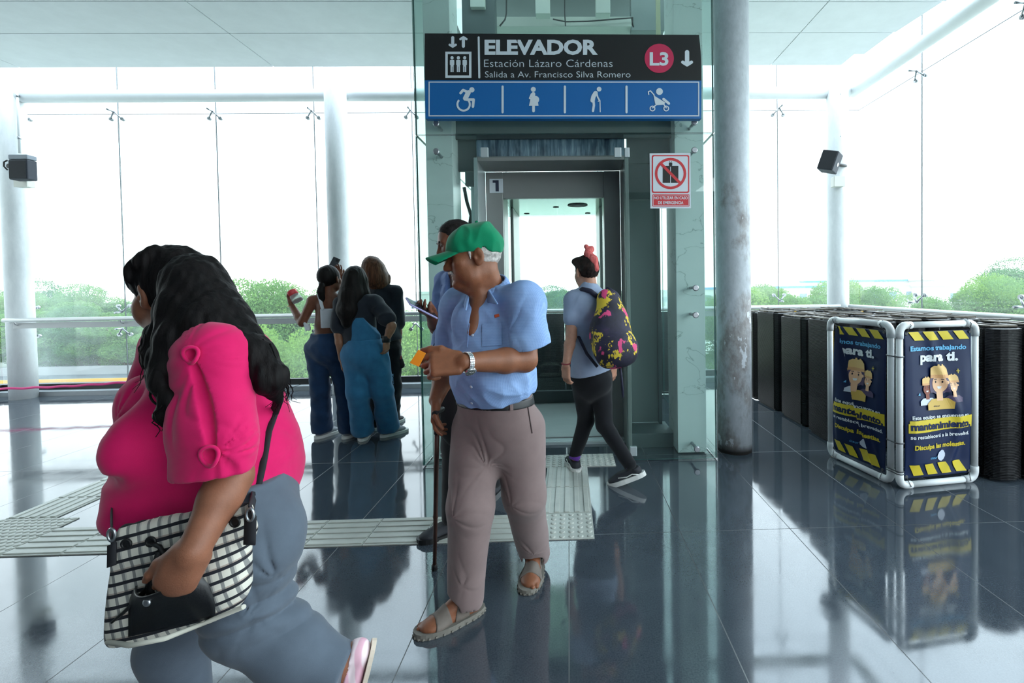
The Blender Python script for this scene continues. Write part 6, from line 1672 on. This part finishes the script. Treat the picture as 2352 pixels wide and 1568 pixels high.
    garment('bag_body', M('black_nylon', (14, 14, 16), .6).m, bg_, J(1046, 960, 2.56) - .26, J(1046, 960, 2.56) + .26, .006, bb)
    m = MB(); m.tube([J(1034, 900, 2.55), J(1042, 830, 2.58), J(1060, 740, 2.62), J(1084, 650, 2.66), nb + V3(.05, -.05, .0)], .010, 8); m.build('strap', mblack, bg_)
man_phone()

def backpacker():
    J = P; f = U((-.42, .90, 0)); r = U(np.cross(f, (0, 0, 1)))
    c = J(1347, 624, 3.46); HR = frame3((-.50, .86, -.08), (-.05, 0, 1)); nb = J(1354, 664, 3.43)
    S_ = (J(1316, 688, 3.42), J(1398, 688, 3.52)); E_ = (J(1312, 772, 3.36), J(1416, 772, 3.60)); W_ = (J(1300, 838, 3.30), J(1408, 840, 3.66))
    H_ = (J(1338, 862, 3.50), J(1378, 862, 3.56)); K_ = (J(1346, 965, 3.58), J(1388, 975, 3.46)); A_ = (G(1321, 1078) + V3(0, 0, .098), J(1446, 1066, 3.25))
    D_ = (U((-.25, 1, 0)), U(J(1384, 1120, 3.27) - J(1455, 1096, 3.22)))
    t, L = figure('person with pink topknot and grey T-shirt stepping into the lift with a backpack', G(1385, 1080), sk3, c, HR, .97, nb, f, S_, E_, W_, H_, K_, A_, D_, .0062, .95, fat=1.05,
        hands=[((W_[0], (-.02, .12, -1), (.75, .65, 0), -1), dict(s=.98, curl=(.35, .5, .35))), ((W_[1], (0, .2, -1), (-.6, .6, 0), 1), dict(s=.95, curl=(.3, .4, .3)))])
    mh = hairmat('short_brown_black_hair', (24, 18, 17), (52, 40, 36), .55, (70, 70, 30)); mpkh = hairmat('pink_dyed_hair', (186, 78, 80), (222, 124, 118), .6, (90, 90, 16))
    def hb(v):
        v.add(ell(L(0, -.018, .030), (.080, .102, .092), HR)); v.add(ell(L(-.03, .06, .085), (.045, .05, .03), HR), .03); v.clip(L(0, .075, .04), HR @ V3(0, .9, -.4), .01); v.clip(L(0, -.05, -.055), HR @ V3(0, .55, -.83), .01)
        for q in (-1, 1): v.cut(ell(L(q * .082, .004, -.012), (.03, .028, .042), HR), .006)
        w = wave3(81, 150, 8); v.disp(lambda x, y, z: .005 * w(x, y, z), .014)
    hr_ = garment('hair', mh, t, c - .17, c + .2, .0045, hb)
    def kb(v):
        chain(v, [L(.015, -.108, .010), L(.005, -.095, .075), L(-.01, -.06, .125), L(.0, -.05, .165)], [.022, .030, .026, .012], .02); v.add(ell(L(.02, -.055, .155), (.026, .026, .026)), .015); v.add(ell(L(-.01, -.045, .178), (.018, .018, .016)), .012)
        w = wave3(82, 180, 8, (1, 1, .4)); v.disp(lambda x, y, z: .0045 * w(x, y, z), .014)
    garment('topknot', mpkh, hr_, c - .17, c + .26, .004, kb)
    mtee = cloth('grey_blue_tshirt', (142, 156, 180), .07, 800)
    def sb(v):
        v.add(cone(nb + V3(0, 0, -.12), J(1362, 830, 3.50), .138, .150, (f, .74)), .03); v.add(cone(J(1362, 825, 3.5), J(1358, 865, 3.5), .152, .160, (f, .78)), .03)
        for s_, e_ in zip(S_, E_): v.add(cone(nb + V3(0, 0, -.035), s_, .058, .060), .04); v.add(cone(s_, s_ + (e_ - s_) * .52, .058, .064), .025)
        v.add(cone(nb + V3(0, 0, -.05), nb + V3(0, 0, .012), .075, .062), .02); v.cut(cone(nb + V3(0, .01, .08), nb + V3(0, .01, .0), .056, .052), .004)
        p_ = S_[0] + (E_[0] - S_[0]) * .50; n_ = U(E_[0] - S_[0]); w = wave3(83, 24); v.disp(lambda x, y, z: .006 * (np.abs(w(x, y, z) * 2) - .5), .03)
        v.clip(J(1360, 862, 3.4), U(V3(.18, .1, -1)), .006)
    garment('tshirt', mtee, t, nb - V3(.35, .35, .8), nb + V3(.35, .35, .12), .006, sb)
    mbp = cloth('black_skinny_trousers', (20, 21, 25), .12, 700)
    def tb(v):
        v.add(cone(J(1358, 840, 3.52), J(1360, 880, 3.52), .142, .145, (f, .78)), .03); v.add(ell(J(1364, 880, 3.47), (.13, .09, .10)), .04)
        for h_, k_, a_ in zip(H_, K_, A_): chain(v, [h_, k_, a_], [.090, .060, .046], .02)
        v.clip(J(1360, 842, 3.5), (0, 0, 1)); w = wave3(84, 30); v.disp(lambda x, y, z: .004 * w(x, y, z), .03)
        v.clip(A_[0] + V3(0, 0, .015), U(A_[0] - K_[0])) if False else None
        v.clip((0, 0, .105), (0, 0, -1))
    garment('trousers', mbp, t, (-.40, 3.05, .02), (.70, 3.95, .95), .006, tb)
    mpur2 = cloth('purple_sock', (104, 56, 160), .1)
    for a_, k_ in zip(A_, K_):
        m = MB(); d = U(a_ - k_); m.cyl(a_ - d * .05, a_ + d * .02, .042, .040, 18); m.build('sock', mpur2, t)
    shoe(t, A_[0], D_[0], mdks, msole, .98, stripe=msole); R1 = D_[1]; upv = U(np.cross(np.cross(D_[1], (0, 0, 1)), D_[1])); shoe(t, A_[1], D_[1], mdks, msole, .98, up=upv, stripe=msole)
    m = MB(); w_ = W_[0]; m.tube([w_ + V3(.030 * math.cos(a), .030 * math.sin(a), .012 + .004 * math.sin(a)) for a in np.linspace(0, 2 * PI, 17)[:-1]], .004, 6, closed=True); m.build('bracelet', M('red_cord', (120, 34, 44), .7).m, t)
    # backpack
    bk = thing('backpack', 'dark backpack splashed with yellow and pink on the back of the person entering the lift', 'backpack', J(1415, 845, 3.25))
    mk = M('paint_splashed_nylon', (28, 26, 46), .7)
    n1, n2, n3 = mk.noise(8.5, 4, .75, (1, 1, .7)), mk.n('ShaderNodeTexNoise'), mk.noise(11, 4, .7)
    n2.inputs['Scale'].default_value = 7.5; n2.inputs['Detail'].default_value = 4; mk.l(mk.coord((1.2, 1, .8), (0, .5, 2.0)), n2.inputs['Vector'])
    bse = mk.ramp(n3, [(.35, (18, 18, 32)), (.6, (34, 30, 56)), (.75, (60, 34, 70))])
    bse = mk.mix(mk.frange(n1, .552, .567), bse, (206, 178, 48)); bse = mk.mix(mk.frange(n2.outputs['Fac'], .560, .575), bse, (206, 66, 118)); mk.base(bse); mk.bump(mk.noise(500, 2), .2, .002)
    Rb = frame3(f, (.25, -.10, 1))
    def bb(v):
        q = J(1398, 690, 3.30), J(1412, 800, 3.22)
        v.add(cone(q[0], q[1], .085, .150, (f, .78)), .02); v.add(ell(J(1416, 800, 3.20), (.150, .115, .13), Rb), .04); v.add(ell(J(1400, 760, 3.24), (.14, .10, .17), Rb), .04)
        v.clip(J(1415, 846, 3.2), U(V3(.1, 0, -1)), .04); w = wave3(86, 20); v.disp(lambda x, y, z: .007 * w(x, y, z), .03)
    bo = garment('bag_body', mk.m, bk, J(1410, 760, 3.25) - .36, J(1410, 760, 3.25) + .36, .006, bb)
    mst_ = M('navy_strap', (28, 30, 52), .7).m
    def strap(name, pts, w_):
        m = MB(); pts = [np.array(p) for p in pts]
        for off in (-1, 0, 1): pass
        m.tube(pts, w_, 8); m.build(name, mst_, bk)
    strap('shoulder_strap', [J(1376, 684, 3.33), J(1356, 668, 3.335), J(1338, 664, 3.36), J(1326, 672, 3.44), J(1316, 700, 3.56)], .017)
    strap('shoulder_strap', [J(1392, 678, 3.36), J(1398, 668, 3.42), J(1402, 672, 3.52), J(1404, 700, 3.62)], .017)
    strap('side_strap', [J(1322, 752, 3.52), J(1330, 775, 3.36), J(1348, 812, 3.30), J(1372, 842, 3.26)], .011)
    strap('loose_strap', [J(1424, 840, 3.20), J(1428, 870, 3.2), J(1431, 912, 3.2)], .008)
    strap('grab_loop', [J(1388, 672, 3.31), J(1394, 660, 3.30), J(1404, 664, 3.30), J(1408, 674, 3.30)], .007)
    m = MB(); pts = [ray_hit(bo, x, y) for x, y in ((1368, 700), (1366, 740), (1362, 780), (1366, 815), (1384, 838), (1410, 842))]; pts = [p_ + n_ * .002 for p_, n_ in pts if p_ is not None]
    if len(pts) > 2: m.tube(pts, .004, 6); m.build('zip', mblack, bk)
backpacker()

mjean = cloth('dark_blue_denim', (30, 54, 84), .14, 600, .85, .25); mover = cloth('mid_blue_denim', (52, 108, 146), .12, 600, .85, .25)
mdkt = cloth('black_tshirt', (34, 38, 46), .1, 700); mwtop = cloth('white_crop_top', (206, 210, 216), .05, 700); mblp = cloth('black_wide_trousers', (26, 26, 29), .1, 700)
def strands(v, seed, fr, am): 
    w, w2 = wave3(seed, fr, 8, (1, 1, .15)), wave3(seed + 1, fr * 2.4, 8, (1, 1, .12)); v.disp(lambda x, y, z: am * w(x, y, z) + am * .5 * w2(x, y, z), .02)
def legs(v, H_, K_, A_, rad, waist, f, wr, hem, seed, seat=None):
    v.add(cone(waist, (H_[0] + H_[1]) / 2 + V3(0, 0, -.02), wr[0], wr[1], (f, .78)), .04)
    if seat is not None: v.add(ell(seat, (wr[1] * .92, .10, .11)), .05)
    for h_, k_, a_ in zip(H_, K_, A_): chain(v, [h_, k_, a_], rad, .03)
    v.clip(waist, (0, 0, 1)); v.clip((0, 0, hem), (0, 0, -1), .004); w, w2 = wave3(seed, 20), wave3(seed + 3, 45, 6, (1, 1, .6)); v.disp(lambda x, y, z: .007 * (np.abs(w(x, y, z) * 2) - .5) + .003 * w2(x, y, z), .03)

def girl_cup():
    J = P; f = U((.18, .98, 0)); Y = 4.42
    c = J(758, 640, Y + .02); HR = frame3((.25, .95, .12), (0, 0, 1)); nb = J(752, 677, Y)
    S_ = (J(718, 690, Y - .02), J(790, 690, Y + .04)); E_ = (J(694, 741, Y - .02), J(800, 720, Y + .26)); W_ = (J(669, 700, Y + .08), J(778, 640, Y + .34))
    H_ = (J(728, 800, Y), J(772, 800, Y + .02)); K_ = (J(736, 895, Y + .02), J(792, 895, Y + .05)); A_ = (G(740, 1003) + V3(0, 0, .095), G(802, 1003) + V3(0, 0, .095)); D_ = (U((.35, 1, 0)), U((.3, 1, 0)))
    t, L = figure('young woman in white crop top and dark jeans holding up a drink at the window', G(768, 1003), sk4, c, HR, .98, nb, f, S_, E_, W_, H_, K_, A_, D_, .0075, .92, torso_r=(.112, .095, .12),
        hands=[((W_[0], U(J(662, 676, Y + .10) - W_[0]), (.85, .2, .2), -1), dict(s=.95, curl=(.35, .6, .4), td=((.55, .1, .8), (.7, .1, .6)))), ((W_[1], (.0, .1, 1), (0, -1, 0), 1), dict(s=.9, curl=(.3, .4, .3)))])
    mh = hairmat('sleek_dark_hair', (14, 13, 13), (26, 23, 22), .5)
    def hb(v):
        v.add(ell(L(0, -.018, .026), (.083, .105, .100), HR)); v.clip(L(0, .06, .02), HR @ V3(0, 1, -.3), .01); v.clip(L(0, -.06, -.072), HR @ V3(0, .4, -.9), .02)
        chain(v, [L(.0, -.105, -.045), L(-.005, -.125, -.10), L(-.012, -.115, -.17), L(-.004, -.10, -.235)], [.026, .030, .027, .008], .012); strands(v, 91, 110, .0035)
    hr_ = garment('hair', mh, t, c - V3(.2, .25, .32), c + .2, .005, hb)
    m = MB(); m.tube([L(.026 * math.cos(a), -.112, -.048 + .026 * math.sin(a)) for a in np.linspace(0, 2 * PI, 13)[:-1]], .006, 6, closed=True); m.build('hair_tie', mblack, hr_)
    def tb(v):
        v.add(cone(nb + V3(0, 0, -.10), J(748, 752, Y), .122, .112, (f, .76)), .02); v.clip(J(745, 708, Y), (0, 0, 1)); v.clip(J(745, 752, Y), (0, 0, -1)); v.clip(J(735, 730, Y - .09), U(V3(-1, .1, 0)), .004)
    top = garment('crop_top', mwtop, t, nb - V3(.3, .3, .6), nb + V3(.3, .3, .1), .006, tb)
    def stp(v):
        for q in ((731, 671), (790, 678)):
            a_ = J(q[0], q[1], Y - .05) if q[0] < 760 else J(q[0], q[1], Y); pts = [J(q[0], q[1] - 1, Y), J(q[0] + 2, q[1] + 8, Y - .075), J(741 if q[0] < 760 else 775, 709, Y - .098)]; chain(v, pts, [.014, .014, .014], .004)
    garment('strap', mwtop, top, nb - V3(.3, .3, .4), nb + V3(.3, .3, .15), .006, stp)
    m = MB(); m.grid(10, 6, lambda a, b: J(711 - 14 * a * (1 - .3 * b) + 2 * b, 742 + 14 * b + 6 * a * b + 2 * math.sin(6 * a), Y - .07 - .03 * math.sin(4 * a))); o = m.build('loose_knot', mwtop, top); o.modifiers.new('t', 'SOLIDIFY').thickness = .004
    garment('jeans', mjean, t, (-2.75, 4.0, .02), (-1.85, 4.85, 1.12), .0075, lambda v: legs(v, H_, K_, A_, [.100, .078, .092], J(748, 765, Y), f, (.125, .155), .045, 92, J(750, 802, Y - .05)))
    for a_, d_ in zip(A_, D_): shoe(t, a_, d_, mgks, msole, .95, h=.007)
    m = MB(); m.tube([W_[0] + V3(.028 * math.cos(a), .028 * math.sin(a), -.01) for a in np.linspace(0, 2 * PI, 13)[:-1]], .004, 6, closed=True); m.build('bracelet', M('gold_bracelet', (180, 140, 90), .4, .6).m, t)
    ct = thing('drink_cup', 'clear plastic cup with red top in the raised hand of the young woman at left', 'cup', J(680, 692, Y + .08))
    a_, b_ = J(685, 692, Y + .08), J(669, 668, Y + .08); ax_ = U(b_ - a_); Lc = np.linalg.norm(b_ - a_)
    mcl = glass('cup_plastic', (232, 240, 240), .35, (240, 244, 246), .6); m = MB(); m.lathe(a_, [(.048, 0), (.044, Lc * .4), (.036, Lc * .9)], axis=ax_, n=20); m.build('cup', mcl, ct)
    m = MB(); m.lathe(a_, [(.046, .003), (.044, .02)], axis=ax_, n=20); m.build('drink', M('brown_drink', (96, 52, 40), .3).m, ct)
    m = MB(); m.lathe(a_, [(.043, Lc * .60), (.040, Lc * .9), (.041, Lc), (.03, Lc * 1.05)], axis=ax_, n=20); m.build('lid', M('red_lid', (200, 60, 66), .5).m, ct)
    ph = thing('phone', 'dark phone held up above the head of the young woman in white top', 'phone', J(770, 604, Y + .36))
    Rp = np.array(Matrix.Rotation(.42, 3, 'Y') @ Matrix.Rotation(-.2, 3, 'X')); m = MB(); m.obox(J(766, 608, Y + .36), (.036, .005, .075), Matrix(Rp.tolist()), .004); m.build('case', M('dark_phone', (62, 64, 70), .4).m, ph)
    m = MB(); m.obox(J(766, 608, Y + .36) + Rp @ V3(.014, -.006, .05), (.012, .001, .012), Matrix(Rp.tolist())); m.build('camera_lens', mblack, ph)
girl_cup()

def girl_overalls():
    J = P; f = U((.05, 1, 0)); Y = 4.28
    c = J(818, 643, Y + .03); HR = frame3((.10, .98, .10), (0.04, 0, 1)); nb = J(821, 680, Y)
    S_ = (J(785, 697, Y), J(862, 694, Y)); E_ = (J(778, 768, Y - .03), J(900, 748, Y - .10)); W_ = (J(785, 826, Y - .02), J(887, 782, Y - .10))
    H_ = (J(815, 812, Y), J(862, 812, Y)); K_ = (J(822, 900, Y), J(878, 900, Y + .05)); A_ = (G(834, 1008) + V3(0, 0, .095), G(892, 1000) + V3(0, 0, .095)); D_ = (U((-.35, 1, 0)), U((.75, 1, 0)))
    t, L = figure('young woman with long black hair in blue denim dungarees and dark T-shirt', G(862, 1005), sk2, c, HR, .98, nb, f, S_, E_, W_, H_, K_, A_, D_, .0075, .95,
        hands=[((W_[0], (.05, .05, -1), (.8, .4, 0), -1), dict(s=.92, curl=(.3, .4, .3))), ((W_[1], (-.1, .2, -1), (-.8, .3, 0), 1), dict(s=.92, curl=(.4, .5, .4)))])
    mh = hairmat('long_black_hair', (10, 9, 9), (24, 18, 16), .5)
    def hb(v):
        v.add(ell(L(0, -.018, .028), (.086, .106, .100), HR)); v.clip(L(0, .06, .02), HR @ V3(0, 1, -.3), .01)
        chain(v, [L(0, -.05, .0), L(0, -.075, -.12), L(-.01, -.12, -.25), L(-.005, -.13, -.36), L(.0, -.125, -.40)], [.085, .10, .095, .06, .03], .03)
        chain(v, [L(.06, .0, .0), L(.085, -.03, -.12), L(.115, -.03, -.20)], [.04, .045, .02], .02); chain(v, [L(-.05, -.02, .0), L(-.085, -.05, -.14), L(-.09, -.08, -.26)], [.045, .05, .02], .02); strands(v, 95, 90, .005)
    garment('hair', mh, t, c - V3(.28, .32, .52), c + .22, .0055, hb)
    def sb(v):
        v.add(cone(nb + V3(0, 0, -.12), J(828, 790, Y), .145, .14, (f, .76)), .03)
        for q, (s_, e_) in enumerate(zip(S_, E_)): v.add(cone(nb + V3(0, 0, -.04), s_, .06, .062), .04); v.add(cone(s_, s_ + (e_ - s_) * .72, .064, .074), .025)
        w = wave3(97, 22); v.disp(lambda x, y, z: .007 * (np.abs(w(x, y, z) * 2) - .5), .03); v.clip(J(828, 800, Y), (0, 0, -1))
    garment('tshirt', mdkt, t, nb - V3(.5, .4, .62), nb + V3(.5, .35, .1), .007, sb)
    def ob(v):
        legs(v, H_, K_, A_, [.112, .092, .098], J(836, 778, Y), f, (.150, .175), .035, 98, J(838, 815, Y - .04))
    ov = garment('dungarees', mover, t, (-2.40, 3.85, .02), (-1.40, 4.75, 1.15), .0075, ob)
    def bib(v):
        v.add(cone(nb + V3(.04, 0, -.16), J(836, 790, Y), .150, .150, (f, .78)), .01); v.clip(J(836, 728, Y), (0, 0, 1)); v.clip(J(838, 800, Y), (0, 0, -1))
        v.clip(J(822, 738, Y), U(V3(-1, 0, .80)), .004); v.clip(J(853, 738, Y), U(V3(1, 0, .70)), .004); v.clip(J(836, 760, Y + .0), (0, 1, 0))
    garment('back_bib', mover, ov, nb - V3(.4, .4, .7), nb + V3(.4, .3, .1), .006, bib)
    shoe(t, A_[0], D_[0], mdks, msole, .95, h=.007); shoe(t, A_[1], D_[1], mgks, msole, .95, h=.007)
    m = MB(); m.cyl(W_[1] + V3(0, 0, .04), W_[1] + V3(0, 0, -.015), .036, .034, 14); m.build('wristband', mblack, t)
girl_overalls()

def tall_friend():
    J = P; f = U((-.12, 1, 0)); Y = 4.72
    c = J(856, 620, Y); HR = frame3((-.45, .88, -.05), (-.22, 0, 1)); nb = J(874, 660, Y)
    S_ = (J(842, 680, Y), J(908, 672, Y)); E_ = (J(838, 745, Y), J(915, 745, Y + .05)); W_ = (J(838, 800, Y + .1), J(913, 812, Y + .05))
    H_ = (J(862, 805, Y), J(896, 805, Y)); K_ = (J(868, 890, Y), J(900, 890, Y)); A_ = (G(864, 984) + V3(0, 0, .095), G(900, 975) + V3(0, 0, .095)); D_ = (U((-.3, 1, 0)), U((.2, 1, 0)))
    t, L = figure('tallest of the three at the window, brown bobbed hair and loose black clothes', G(885, 985), sk2, c, HR, 1.03, nb, f, S_, E_, W_, H_, K_, A_, D_, .008, 1.0,
        hands=[((W_[0], (0, .2, -1), (.8, 0, 0), -1), dict(curl=(.3, .4, .3))), ((W_[1], (.1, .1, -1), (-.8, 0, 0), 1), dict(curl=(.5, .6, .4)))])
    mh = hairmat('brown_bob_hair', (58, 36, 26), (104, 68, 48), .45)
    def hb(v):
        v.add(ell(L(0, -.015, .030), (.092, .110, .104), HR)); chain(v, [L(0, -.05, .0), L(.01, -.055, -.10), L(.02, -.05, -.135)], [.10, .098, .07], .04); chain(v, [L(.06, -.03, .0), L(.085, -.04, -.10), L(.095, -.05, -.14)], [.05, .045, .02], .03)
        v.clip(L(0, .07, .02), HR @ V3(0, 1, -.3), .01); strands(v, 101, 95, .0045)
    garment('hair', mh, t, c - V3(.25, .3, .3), c + .22, .0055, hb)
    def sb(v):
        v.add(cone(nb + V3(0, 0, -.12), J(884, 790, Y), .148, .165, (f, .8)), .03); v.add(cone(nb + V3(0, 0, -.05), nb + V3(0, 0, .01), .08, .065), .03)
        for s_, e_ in zip(S_, E_): v.add(cone(nb + V3(0, 0, -.04), s_, .068, .066), .04); v.add(cone(s_, s_ + (e_ - s_) * .95, .068, .072), .025)
        w = wave3(103, 18, 6, (1, 1, .4)); v.disp(lambda x, y, z: .010 * (np.abs(w(x, y, z) * 2) - .5), .03); v.clip(J(890, 786, Y), U(V3(.25, 0, -1)))
    garment('shirt', mdkt, t, nb - V3(.42, .4, .72), nb + V3(.42, .38, .12), .007, sb)
    tr = garment('trousers', mblp, t, (-2.3, 4.3, .02), (-1.4, 5.1, 1.1), .008, lambda v: legs(v, H_, K_, A_, [.105, .088, .080], J(880, 775, Y), f, (.15, .155), .06, 105))
    mstp = M('pale_blue_stripe', (150, 178, 206), .7).m
    def sd(px, py):
        p_, n_ = ray_hit(tr, px, py); return (p_ + V3(0, -.006, 0)) if p_ is not None else J(px, py, Y - .09)
    m = MB(); m.grid(4, 24, lambda a, b: sd(893 + 5 * b + 11 * a, 858 + 88 * b)); m.build('side_stripe', mstp, tr)
    fl = Flat(lambda u, v, l: tuple(sd(901.5 + 5 * u - v * 26, 862 + 76 * u) + V3(0, -l, 0)), .004).mat(mblack); fl.text('Champion', 0.0, -.12, .30, .01, width=1.0); fl.build('lettering', tr)
    for a_, d_ in zip(A_, D_): shoe(t, a_, d_, mdks, msole, 1.0, h=.007)
    pc = thing('pouch', 'small red and black pouch hanging at the side of the tallest friend', 'pouch', J(919, 845, Y))
    def pb(v):
        v.add(cone(J(917, 818, Y), J(921, 838, Y), .026, .036, ((0, 1, 0), .6)), .01); v.clip(J(920, 846, Y), (0, 0, -1), .004)
    garment('pouch_body', M('black_pouch', (28, 24, 26), .5).m, pc, J(919, 830, Y) - .16, J(919, 830, Y) + .16, .005, pb)
    m = MB(); m.lathe(J(917, 812, Y), [(.012, 0), (.024, -.02), (.028, -.05)], n=14); m.build('red_flap', M('red_flap', (168, 52, 60), .5).m, pc)
tall_friend()
